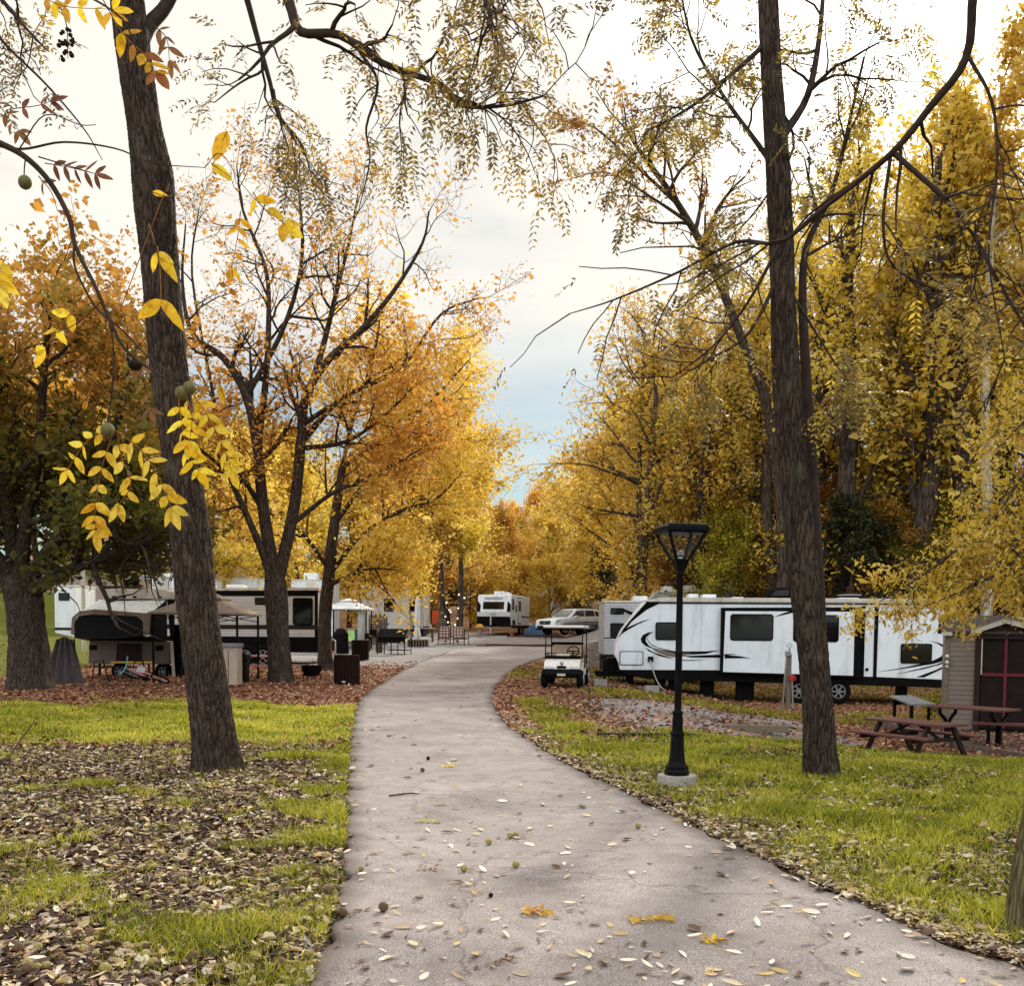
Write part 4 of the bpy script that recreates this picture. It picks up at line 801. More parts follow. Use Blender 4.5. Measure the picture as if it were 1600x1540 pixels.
# ------------------------------------------------------------------ materials of built things
M['white'] = surf('white_panel', (.74, .78, .80), .35, .08, 1.5, dirt=.5)
M['roofwhite'] = surf('roof_membrane', (.62, .56, .47), .7, .25, 5., dirt=.8)
M['black'] = surf('black_trim', (.006, .005, .005), .45, .3, 6.)
M['iron'] = surf('painted_iron', (.007, .007, .008), .32, .4, 14., bump=.15, bscale=90.)
M['brown'] = surf('brown_decal', (.17, .125, .095), .5, .1, 3.)
M['glass'] = glassmat('tinted_glass', (.008, .007, .007)); M['clear'] = glassmat('clear_glass', (.3, .32, .33), .05, .03)
M['windshield'] = glassmat('windshield', (.2, .27, .29), 1., .05)
M['rubber'] = surf('rubber', (.008, .0075, .0075), .85, .4, 20.); M['alloy'] = surf('alloy', (.36, .36, .37), .35, .2, 12., metal=.7)
M['conc'] = surf('concrete', (.34, .31, .27), .9, .35, 14., bump=.4, bscale=120., dirt=.5)
M['siding'] = ribbed('tan_siding', (.27, .22, .18), 1/.105, .5); M['rvsiding'] = ribbed('corrugated_aluminium', (.72, .69, .66), 1/.105, .3); M['rvsiding2'] = ribbed('corrugated_white', (.62, .64, .66), 1/.1, .35)
M['redwood'] = surf('worn_red_paint', (.15, .047, .036), .7, .4, 22., (.07, .025, .02), stretch=(.4, 3, 3), bump=.3, dirt=.5)
M['wood'] = surf('weathered_wood', (.24, .18, .125), .85, .4, 14., (.11, .08, .055), stretch=(.3, 4, 4), bump=.4)
M['darkwood'] = surf('dark_brown_wood', (.026, .012, .009), .7, .5, 18., (.01, .005, .004), stretch=(4, 4, .4), bump=.3)
M['fence'] = surf('grey_brown_boards', (.12, .085, .06), .85, .45, 14., (.05, .033, .024), stretch=(4, 4, .3), bump=.4)
M['canvas'] = surf('white_canvas', (.62, .62, .60), .85, .14, 3., dirt=.55, bump=.1, bscale=25.); M['tancanvas'] = surf('tan_canvas', (.26, .19, .15), .9, .25, 4., dirt=.3)
M['mesh'] = surf('screen_mesh', (.018, .018, .021), .8, .2, 6.); M['grey'] = surf('grey_plastic', (.21, .22, .23), .6, .25, 8., dirt=.4)
M['beige'] = surf('beige_resin', (.46, .36, .28), .6, .15, 4., dirt=.3); M['tan'] = surf('tan_vinyl', (.5, .35, .24), .55, .12, 6.)
M['cart'] = surf('cream_body', (.72, .67, .6), .35, .1, 5., dirt=.3); M['silver'] = surf('silver_paint', (.74, .77, .79), .28, .06, 2.)
M['lamp'] = surf('headlamp_lens', (.6, .6, .58), .15, .2, 20.); M['red'] = surf('red_plastic', (.4, .03, .03), .4, .2, 8.); M['pink'] = surf('pink_paint', (.6, .25, .25), .4, .2, 10., dirt=.3); M['teal'] = surf('teal_paint', (.16, .42, .40), .4, .2, 10.)
M['blue'] = surf('blue_tarp', (.06, .12, .22), .6, .4, 5., bump=.4, bscale=8.); M['yellow'] = surf('yellow_paint', (.6, .34, .04), .6, .2, 10.); M['green'] = surf('lime_plastic', (.4, .62, .2), .5, .2, 6.)
M['door'] = surf('door_screen', (.022, .014, .013), .55, .3, 6.); M['doorred'] = surf('dark_red_door_paint', (.13, .01, .014), .5, .25, 8.); M['trimdark'] = surf('dark_trim', (.035, .022, .02), .6, .3, 6.)
M['whitetrim'] = surf('aged_white_trim', (.5, .45, .4), .6, .2, 8., dirt=.5); M['shingle'] = surf('shingles', (.06, .045, .038), .95, .5, 18., bump=.6)
M['patio'] = surf('patio_boards', (.17, .12, .095), .9, .4, 9., (.08, .05, .04), bump=.4)
M['camper'] = surf('shade_darkened_camper_shell', (.13, .105, .085), .6, .2, 4., dirt=.4)  # beige shell coloured dark, its shade put into the base colour
m, nt = newmat('plaid_cushion'); L = nt.links; tc = N(nt, 'ShaderNodeTexCoord'); ck = N(nt, 'ShaderNodeTexWave', i_Scale=1.9); ck.bands_direction = 'X'; ck2 = N(nt, 'ShaderNodeTexWave', i_Scale=1.9); ck2.bands_direction = 'Z'
L.new(tc.outputs['Object'], ck.inputs[0]); L.new(tc.outputs['Object'], ck2.inputs[0]); ra = ramp(nt, [(.6, (.5, .38, .32)), (.75, (.15, .07, .05))]); rb = ramp(nt, [(.6, (1, 1, 1)), (.75, (.4, .3, .26))])
L.new(ck.outputs['Fac'], ra.inputs[0]); L.new(ck2.outputs['Fac'], rb.inputs[0]); c = mixc(nt, 1., ra.outputs[0], rb.outputs[0], 'MULTIPLY')
p = N(nt, 'ShaderNodeBsdfPrincipled', i_Roughness=.9); L.new(c, p.inputs['Base Color']); o = N(nt, 'ShaderNodeOutputMaterial'); L.new(p.outputs[0], o.inputs[0]); M['plaid'] = m
m, nt = newmat('frosted_bulb'); p = N(nt, 'ShaderNodeBsdfPrincipled', i_Roughness=.3); p.inputs['Base Color'].default_value = (.85, .82, .75, 1); p.inputs['Emission Color'].default_value = (1, .93, .8, 1); p.inputs['Emission Strength'].default_value = .5
o = N(nt, 'ShaderNodeOutputMaterial'); nt.links.new(p.outputs[0], o.inputs[0]); M['bulb'] = m
M['navy'] = surf('navy_decal', (.03, .05, .12), .5, .1, 5.); M['blanket'] = surf('striped_blanket', (.13, .105, .105), .95, .5, 30., (.05, .038, .038), stretch=(1.6, 1, .05), bump=.3)
M['gry'] = surf('pale_grey_band', (.30, .31, .32), .4, .15, 3.); M['sand'] = surf('sandy_panel', (.44, .41, .37), .5, .1, 2., dirt=.3)

def px_map(px0, py0, D):
    S = F/D
    return lambda x, y: ((x-px0)/S, (py0-y)/S)
def root(name, label, cat, px, D, group=None, rz=0, z=None, py=None):
    q = P(px, 985 if py is None else py, D); zz = float(T(q[0], D)) if z is None and py is None else (z if z is not None else q[2])
    return thing(name, label, cat, (q[0], q[1], zz), rz, group)
def wheel(par, x, y, z, r, w_, side=-1, name='wheel', dished=True):
    """tyre with rim and spokes; axle along local y, outer face towards side"""
    mb = MB(); mb.torusY((x, z), r-.35*w_*1.0, min(w_*.5, r*.34), y, 28, 8, 1.0); mb.cylY((x, z), r*.72, y-w_*.3, y+w_*.3, 24); wh = mb.build(name, M['rubber'], par, smooth=True)
    rb = MB(); f = y+side*w_*.42; rb.torusY((x, z), r*.56, r*.05, f, 24, 6); rb.cylY((x, z), r*.17, f-.02, f+.02, 12)
    for k in range(6):
        a = k*PI/3; rb.bar((x+r*.12*math.cos(a), f, z+r*.12*math.sin(a)), (x+r*.56*math.cos(a), f, z+r*.56*math.sin(a)), r*.13, .025, (0, 1, 0))
    rb.build('rim', M['alloy'], wh, smooth=True); return wh
def wheelX(par, x, y, z, r, w_, side=-1):
    """wheel whose axle runs along local x"""
    wh = wheel(par, 0, 0, 0, r, w_, -1); wh.location = (x, y, z); wh.rotation_euler = (0, 0, -PI/2 if side < 0 else PI/2); return wh
def text(name, s, size, mat, par, loc_, rot=(PI/2, 0, 0)):
    c = bpy.data.curves.new(name, 'FONT'); c.body = s; c.size = size; c.extrude = .002; t_ = bpy.data.objects.new(name, c); COL.objects.link(t_)
    me = bpy.data.meshes.new_from_object(t_); bpy.data.objects.remove(t_); me.materials.clear(); me.materials.append(mat); o = bpy.data.objects.new(name, me); COL.objects.link(o); o.parent = par; o.location = loc_; o.rotation_euler = rot; return o

# ------------------------------------------------------------------ lamp post
bl = hit(1057, 1229); Dl = bl[1]; Sl = F/Dl
t = thing('lamp_post', 'black cast iron lamp post with open trapezoid lantern on a round concrete footing', 'lamp post', bl)
MB().lathe([(.20, -.2), (.202, .10), (.195, .125), (.0, .13)], 40).build('footing', M['conc'], t, smooth=True)
MB().lathe([(.128, .128), (.128, .165), (.115, .185), (.115, .215), (.097, .235), (.085, .27), (.074, .36), (.068, .5), (.066, .53), (.072, .54), (.072, .57), (.06, .585)], 8).build('base', M['iron'], t, bev=.004)
MB().lathe([(.058, .58), (.054, .66), (.056, .70), (.048, .74), (.056, .76), (.056, .78), (.036, .80), (.035, 1.36), (.039, 1.37), (.039, 1.40), (.035, 1.41), (.032, 2.18), (.038, 2.19), (.038, 2.22), (.03, 2.235)], 20).build('pole', M['iron'], t, smooth=True)
hh = 2.235; w0, w1 = .075, .222; zt = hh+.375
cup = MB(); cup.add([(-.04, -.04, hh-.01), (.04, -.04, hh-.01), (.04, .04, hh-.01), (-.04, .04, hh-.01), (-w0, -w0, hh+.115), (w0, -w0, hh+.115), (w0, w0, hh+.115), (-w0, w0, hh+.115)], [(3, 2, 1, 0), (4, 5, 6, 7), (0, 1, 5, 4), (1, 2, 6, 5), (2, 3, 7, 6), (3, 0, 4, 7)]); cup.build('lantern_cup', M['iron'], t, bev=.004)
zb = hh+.115
for sx_, sy_ in ((-1, -1), (1, -1), (1, 1), (-1, 1)):
    MB().bar((sx_*w0*.95, sy_*w0*.95, zb), (sx_*(w1-.03), sy_*(w1-.03), zt), .026).build('frame_bar', M['iron'], t)
for k in range(4):
    c_, s_ = math.cos(k*PI/2), math.sin(k*PI/2); rot = lambda x, y, z: (x*c_-y*s_, x*s_+y*c_, z)
    a_, b_ = w0*.88, w1-.045; MB().add([rot(-a_, -a_, zb), rot(a_, -a_, zb), rot(b_, -b_, zt), rot(-b_, -b_, zt)], [(0, 1, 2, 3)]).build('glass_pane', M['clear'], t)
rf = MB(); rf.add([(x*w1*q, y*w1*q, z) for q, z in ((.93, zt-.005), (1., zt+.015), (1., zt+.055), (.9, zt+.085), (.3, zt+.1)) for x, y in ((-1, -1), (1, -1), (1, 1), (-1, 1))], [(3, 2, 1, 0), (16, 17, 18, 19)]+[(i*4+j, i*4+(j+1) % 4, i*4+4+(j+1) % 4, i*4+4+j) for i in range(4) for j in range(4)]); rf.build('lamp_roof', M['iron'], t, bev=.004)
MB().lathe([(.03, zb-.005), (.028, zb+.02), (.045, zb+.04), (.02, zb+.085), (.0, zb+.09)], 12).build('lamp_holder', M['alloy'], t, smooth=True)
t.rotation_euler[2] = R(12)

# ------------------------------------------------------------------ big white trailer
D = 32.; q0 = P(960, 1090, D); t = thing('travel_trailer', 'long white travel trailer with black and brown swooshes parked behind the lamp post', 'trailer', q0, R(-4)); u = px_map(960, 1090, D)
def pl(l): return [u(*q) for q in l]
MB().prism(pl([(968, 1046), (966, 1036), (959, 1022), (960.5, 1008), (971, 984), (1004, 939), (1030, 937), (1475, 937), (1475, 1056), (1240, 1049), (1125, 1045)]), 0, 2.4).build('body', M['white'], t, bev=.02)
MB().prism(pl([(972, 1044), (1122, 1046), (1475, 1056), (1475, 1068), (1130, 1062), (1085, 1062), (1010, 1060), (975, 1052)]), .015, 2.38).build('underbelly', M['black'], t)
MB().prism(pl([(1004, 938), (1034, 932.5), (1475, 932.5), (1475, 937.8), (1010, 939.5)]), -.03, 2.43).build('roof', M['roofwhite'], t, bev=.01)
MB().prism(pl([(1008, 940.2), (1475, 939.4), (1475, 941.8), (1008, 942.2)]), -.022, -.002).build('gutter', M['black'], t)
for l_ in ([(1008, 939.5), (1029, 939), (1022, 942), (1003, 955), (985, 971), (976, 983), (970, 989), (968.5, 990), (972, 982), (984, 967)], [(1027, 940), (1032, 940), (1008, 952), (988, 968), (984, 972), (992, 962), (1006, 950)], [(968, 990), (980, 979), (1000, 970), (1014, 966), (996, 974), (980, 983), (970, 990), (964, 996)]):
    MB().prism(pl(l_), -.008, .004).build('nose_stripe', M['black'], t)
for mt, l_ in [('black', [(1019, 986), (1010, 987.5), (1003, 991), (999.5, 997), (1001, 1003), (1007, 1008), (1015, 1011), (1023, 1013.5), (1012, 1007), (1007.5, 1001), (1008, 995), (1012, 990)]), ('black', [(1016, 1011), (1030, 1013), (1058, 1016.3), (1100, 1015.5), (1122, 1013.8), (1100, 1019.5), (1072, 1021.3), (1052, 1019)]), ('black', [(1066, 1023.2), (1100, 1021.5), (1122, 1020.5), (1122, 1025.3), (1078, 1025.5)]),
               ('brown', [(1019, 987), (1014, 989.5), (1010.5, 994), (1011, 999), (1016, 1005), (1026, 1010), (1046, 1014), (1030, 1012), (1018, 1008), (1012, 1003), (1009.5, 998), (1010.5, 992), (1014, 988.5)]),
               ('brown', [(1014, 1010), (1030, 1015), (1052, 1018.5), (1078, 1019), (1060, 1026), (1045, 1024.5), (1028, 1019)]), ('black', [(1006, 1010), (1020, 1018), (1040, 1024), (1052, 1028.5), (1030, 1024), (1012, 1016)]), ('brown', [(1052, 1029), (1080, 1029), (1105, 1027.5), (1080, 1030.5), (1060, 1030.5)])]:
    MB().prism(pl(l_), -.006-.002*(mt == 'brown'), .004).build('swoosh', M[mt], t)
def win(par, x0, x1, y0, y1, r_=.07, yy=-.012, name='window', dep=.02):
    a, b = u(x0, y1); c_, d_ = u(x1, y0); f = MB().rr(a, c_, b, d_, r_, yy-dep, yy+.03).build(name, M['black'], par)
    MB().rr(a+.03, c_-.03, b+.03, d_-.03, r_*.8, yy-dep-.006, yy-dep+.002).build('pane', M['glass'], f); return f
win(t, 1022, 1062, 971, 998.5)
# hatches, inlet
h_ = MB(); a, b = u(967, 1038.5); c_, d_ = u(1004, 1016.5); h_.rr(a, c_, b, d_, .06, -.012, .01); f = h_.build('hatch', M['black'], t); MB().rr(a+.025, c_-.025, b+.025, d_-.025, .05, -.018, .0).build('panel', M['white'], f)
a, b = u(1011, 1032.5); c_, d_ = u(1019.5, 1024.5); MB().rr(a, c_, b, d_, .015, -.05, .01).build('power_inlet', M['black'], t)
pts = px_line([(1016, 1031), (1019, 1042), (1025, 1060), (1033, 1073), (1042, 1081)], 31.85)-q0; pts, rad = smooth_line(pts, np.full(5, .02), 5); MB().tube(pts, rad, 8).build('power_cord', M['whitetrim'], t, smooth=True)
for x in (1064.5, 1092): MB().prism(pl([(x, 942.5), (x+.35, 942.5), (x+.35, 1043), (x, 1043)]), -.004, .004).build('panel_seam', M['gry'], t)
# slide-out with black border
s_ = MB(); s_.prism(pl([(1122, 948), (1334, 946), (1334, 1054), (1122, 1049.5)]), -.16, .05); sl = s_.build('slide_out', M['black'], t, bev=.01)
MB().prism(pl([(1128, 953.5), (1323, 953), (1323, 1050.5), (1126, 1047)]), -.19, -.155).build('slide_panel', M['white'], sl, bev=.008)
win(sl, 1135.5, 1201, 957.5, 998.5, .09, -.185); win(sl, 1231, 1299.5, 958, 999.5, .09, -.185)
MB().prism(pl([(1201, 962), (1215, 956), (1235, 949.5), (1250, 949.5), (1222, 957)]), -.199, -.19).build('swoosh', M['black'], sl)
MB().prism(pl([(1122, 1019.5), (1140, 1019), (1146, 1019.5), (1128, 1021)]), -.197, -.19).build('swoosh', M['black'], sl)
MB().prism(pl([(1128, 1020.5), (1148, 1022), (1168, 1025), (1128, 1026)]), -.199, -.19).build('swoosh', M['black'], sl)
a, b = u(1238.6, 1010.5); text('lettering', 'Pa', 5.6/50*1.35, M['black'], sl, (a, -.193, b)); a, b = u(1241, 1014.6); text('lettering', 'UL', .055, M['gry'], sl, (a, -.193, b))
# rear part
MB().prism(pl([(1334, 944), (1341, 944), (1341, 1054), (1334, 1054)]), -.02, .02).build('trim', M['black'], t); MB().prism(pl([(1355, 945), (1361, 945), (1360, 1055), (1355, 1055)]), -.02, .02).build('trim', M['black'], t)
MB().prism(pl([(1268, 941.8), (1475, 941.8), (1475, 946.5), (1268, 946.5)]), -.014, .01).build('awning_rail', M['roofwhite'], t)
a, b = u(1345.5, 1041); MB().cylY((a, b), .05, -.03, .01, 16).build('fuel_cap', M['black'], t)
win(t, 1395.5, 1442, 1000.5, 1031, .07)
for l_ in ([(1438, 996), (1452, 999), (1466, 1005), (1474, 1013), (1474, 1018), (1462, 1026), (1446, 1031), (1418, 1036), (1388, 1041), (1362, 1044.5), (1390, 1039.5), (1424, 1032), (1444, 1026.5), (1456, 1020), (1461, 1013), (1459, 1006), (1450, 1000)], [(1474, 1022), (1456, 1032), (1432, 1039), (1408, 1044), (1390, 1047.5), (1420, 1040), (1450, 1032), (1466, 1025)], [(1474, 1028), (1450, 1040), (1420, 1052), (1432, 1052), (1474, 1031)]):
    MB().prism(pl(l_), -.008, .004).build('swoosh', M['black'], t)
for x in (1244, 1304): a, b = u(x, 1076.5); wheel(t, a, .12, b+.02, .37, .22)
for x0, x1, y1 in ((978, 990, 1082), (1024, 1040, 1080), (1046, 1056, 1082), (1096, 1116, 1084), (1152, 1178, 1086), (1400, 1412, 1092)):
    a, b = u(x0, y1); c_, d_ = u(x1, 1056); MB().box(a, c_, .3, .75, b-.1, d_).build('stabilizer_jack', M['black'], t)
tg = MB(); a0, b0_ = u(976, 1054)
for yy in (.3, 2.1): tg.bar((a0+.3, yy, b0_), u(934, 1056)[:1]+(1.2,)+u(934, 1056)[1:], .11, .13)
a, b = u(932, 1056); tg.box(a-.05, a+.25, 1.13, 1.27, b-.03, b+.12); a, b = u(945, 1074); tg.box(a-.035, a+.035, 1.16, 1.24, b-.1, u(945, 1032)[1]); tg.build('tongue', M['black'], t)
a, b = u(947, 1050); c_, d_ = u(966, 1028); MB().rr(a, c_, b, d_, .08, .7, 1.7).build('propane_cover', M['black'], t)
for x0, x1, y0, y1 in ((1076, 1092, 925.5, 933), (1098, 1120, 926, 933), (1145, 1163, 930, 933), (1310, 1342, 930, 933), (1384, 1402, 931, 933)):
    a, b = u(x0, y1); c_, d_ = u(x1, y0); MB().box(a, c_, .8, 1.6, b-.01, d_).build('roof_vent', M['white'], t, bev=.03)
a, b = u(1322, 931); MB().lathe([(.02, 0), (.02, .08), (.38, .10), (.36, .13), (0, .15)], 18, (a+.2, 1.2, b)).build('roof_antenna', M['grey'], t, smooth=True)

# ------------------------------------------------------------------ ribbed trailer just behind it
def box_rv(name, label, px0, px1, pyb, pyt, D, depth, mat, rz=0, skirt=None, z=None):
    S = F/D; q = P(px0, pyb, D); r_ = thing(name, label, 'trailer', q, rz); w_ = (px1-px0)/S; h_ = (pyt-pyb)/-S
    MB().box(0, w_, 0, depth, (skirt[0] if skirt else 0), h_-.08).build('body', M[mat], r_, bev=.05)
    MB().box(-.02, w_+.02, -.02, depth+.02, h_-.085, h_).build('roof', M['roofwhite'], r_, bev=.03)
    if skirt: MB().box(.05, w_-.05, .03, depth-.03, skirt[1], skirt[0]).build('skirt', M['black'], r_)
    return r_, S, w_, h_
def rwin(par, S, px0, pyb, x0, x1, y0, y1, yy=-.01, rad=.05, mat='glass'):
    f = MB().rr((x0-px0)/S, (x1-px0)/S, (pyb-y1)/S, (pyb-y0)/S, rad, yy-.02, yy+.03).build('window', M['black'], par); e = .03
    MB().rr((x0-px0)/S+e, (x1-px0)/S-e, (pyb-y1)/S+e, (pyb-y0)/S-e, rad*.8, yy-.028, yy-.015).build('pane', M[mat], f)
r_, S, w_, h_ = box_rv('travel_trailer', 'older ribbed white trailer with two end windows peeking out left of the swooshed trailer', 943, 1120, 1027, 938, 38, 2.4, 'rvsiding2', skirt=(.1, -.5))
rwin(r_, S, 943, 1027, 953, 974, 949.5, 959.5); rwin(r_, S, 943, 1027, 953, 974, 973, 995, mat='mesh')
MB().prism([((974-943)/S, (1027-951)/S), ((988-943)/S, (1027-956)/S), ((986-943)/S, (1027-961)/S), ((974-943)/S, (1027-955)/S)], -.012, .01).build('stripe', M['black'], r_)
MB().box(0, w_, -.008, .02, (1027-997)/S, (1027-995.5)/S).build('trim', M['black'], r_)
a = (992-943)/S; MB().box(a, a+.55, .8, 1.5, h_-.02, h_+.2).build('air_conditioner', M['white'], r_, bev=.05)
MB().box(-.1, .4, -.03, .4, -.03, .06).build('bumper', M['black'], r_)
# motorhome roof behind
D = 46.; q = P(1010, 1010, D); t = thing('motorhome', 'motorhome showing only its roofline and grey window band above the white trailer', 'motorhome', q); u = px_map(1010, 1010, D)
MB().prism(pl([(1010, 1005), (1008, 950), (1014, 938), (1030, 924.5), (1300, 916.5), (1300, 1005)]), 0, 2.4).build('body', M['white'], t, bev=.04)
MB().prism(pl([(1014, 937), (1024, 926.5), (1052, 925.5), (1054, 936)]), -.02, .02).build('windshield', M['gry'], t); MB().prism(pl([(1065, 925), (1070, 934), (1200, 934), (1200, 922)]), -.02, .02).build('window_band', M['gry'], t)
MB().prism(pl([(1028, 925), (1034, 921.5), (1300, 914.5), (1300, 918), (1060, 924.5)]), -.06, 2.46).build('roof', M['roofwhite'], t)
for x0, x1, y0, y1 in ((1038, 1054, 914.5, 922), (1074, 1090, 912.5, 921), (1104, 1126, 910.5, 920), (1128, 1154, 908, 918.5)):
    a, b = u(x0, y1); c_, d_ = u(x1, y0); MB().box(a, c_, .7, 1.6, b-.05, d_).build('roof_vent', M['white'], t, bev=.08)
a, b = u(1154, 912); MB().bar((a, 1., b), (a+.35, 1., b+.25), .05).build('antenna', M['alloy'], t)
D = 39.; q = P(1196, 935, D); t = thing('roof_pod', 'glossy black rounded cargo pod on a roof behind the white trailer', 'cargo pod', q); u = px_map(1196, 935, D)
MB().prism(pl([(1197, 935), (1199, 927), (1207, 920), (1222, 917), (1248, 917), (1262, 921), (1268, 935)]), 0, 1.1).build('shell', M['black'], t, bev=.08); MB().prism(pl([(1204, 930), (1212, 922.5), (1232, 920.5), (1232, 930)]), -.012, .01).build('pane', M['glass'], t)

# ------------------------------------------------------------------ golf cart
D = 29.3; q = hit(886, 1075); D = q[1]; t = thing('golf_cart', 'cream golf cart with tan seat parked on leaves beside the path', 'golf cart', (q[0], q[1]+.9, T(q[0], q[1]+.9)), R(-9))
t.scale = (.96,)*3
for sx_ in (-1, 1):
    for y0 in (-.85, .85): wheelX(t, sx_*.52, y0, .27, .27, .24, sx_)
fl = MB().box(-.5, .5, -.75, 1.0, .33, .42); fl.build('floor', M['black'], t, bev=.02)
MB().prism([(-1.08, .34), (-1.12, .6), (-1.0, .79), (-.62, .84), (-.55, .5), (-.55, .34)], -.52, .52).xf(Matrix(((0, 1, 0, 0), (1, 0, 0, 0), (0, 0, 1, 0), (0, 0, 0, 1)))).build('front_cowl', M['cart'], t, bev=.04)
MB().prism([(-1.14, .3), (-1.17, .42), (-1.12, .56), (-1.05, .56), (-1.05, .3)], -.54, .54).xf(Matrix(((0, 1, 0, 0), (1, 0, 0, 0), (0, 0, 1, 0), (0, 0, 0, 1)))).build('bumper', M['black'], t, bev=.03)
for sx_ in (-1, 1):
    MB().rr(-.12, .12, -.035, .035, .03, -.02, .02).build('headlight', M['lamp'], t).location = (sx_*.36, -1.125, .6)
    MB().prism([(-.5, .42), (-.35, .62), (.2, .66), (1.05, .66), (1.1, .34), (-.5, .34)], -.025, .025).xf(Matrix(((0, 1, 0, sx_*.53), (1, 0, 0, 0), (0, 0, 1, 0), (0, 0, 0, 1)))).build('side_panel', M['cart'], t, bev=.015)
    MB().bar((sx_*.54, -.6, .84), (sx_*.54, -.42, 1.74), .03).build('roof_post', M['black'], t); MB().bar((sx_*.54, .95, .66), (sx_*.54, .9, 1.74), .03).build('roof_post', M['black'], t)
    ar = MB(); ar.tube([(sx_*.57, -.1, .55), (sx_*.59, -.1, .95), (sx_*.59, .5, .95), (sx_*.57, .5, .55)], .02, 6); ar.build('arm_rail', M['black'], t)
MB().rr(-.5, .5, 0, .3, .05, .0, .55).xf(Matrix.Translation((0, .0, .42))).build('seat_base', M['cart'], t)
MB().box(-.5, .5, -.04, .55, .72, .84).build('seat', M['tan'], t, bev=.04)
MB().rr(-.46, .46, .0, .36, .1, -.06, .06).xf(Matrix.Translation((0, .52, .88))).build('backrest', M['tan'], t); MB().rr(-.48, .48, .0, .08, .03, -.04, .05).xf(Matrix.Translation((0, .52, 1.24))).build('backrest_cap', M['black'], t)
MB().box(-.48, .48, .68, 1.12, .64, .78).build('rear_seat', M['tan'], t, bev=.04); MB().rr(-.46, .46, .0, .4, .08, -.05, .05).xf(Matrix.Translation((0, .66, .8))).build('rear_backrest', M['black'], t)
sw = MB(); sw.torusY((0, 0), .17, .018, 0, 20, 6); sw.bar((-.16, 0, 0), (.16, 0, 0), .03, .02); sw.bar((0, 0, 0), (0, 0, -.16), .03, .02); so_ = sw.build('steering_wheel', M['black'], t, smooth=True); so_.location = (.25, -.28, 1.06); so_.rotation_euler = (R(-35), 0, 0)
MB().bar((.25, -.27, 1.05), (.25, -.62, .7), .045).build('steering_column', M['black'], t); MB().box(-.5, .5, -.66, -.5, .82, .93).build('dashboard', M['black'], t, bev=.02)
MB().box(-.6, .6, -.72, 1.15, 1.74, 1.82).build('roof', M['cart'], t, bev=.035); MB().box(-.57, .57, -.69, 1.12, 1.70, 1.737).build('roof_frame', M['black'], t)
MB().bar((-.54, -.56, 1.0), (.54, -.56, 1.0), .025).build('windshield_rail', M['black'], t)
MB().prism([(-.06, .05), (-.03, .05), (0, -.02), (.03, .05), (.06, .05), (.015, -.06), (-.015, -.06)], -.01, .012).build('emblem', M['navy'], t).location = (0, -1.1, .72)
MB().box(-.12, .12, -1.19, -1.16, .36, .43).build('plate', M['whitetrim'], t); MB().box(-.13, .13, -1.145, -1.1, .58, .65).build('grille', M['black'], t); MB().box(-.19, .19, -.7, -.66, .93, 1.).build('visor_plate', M['whitetrim'], t)

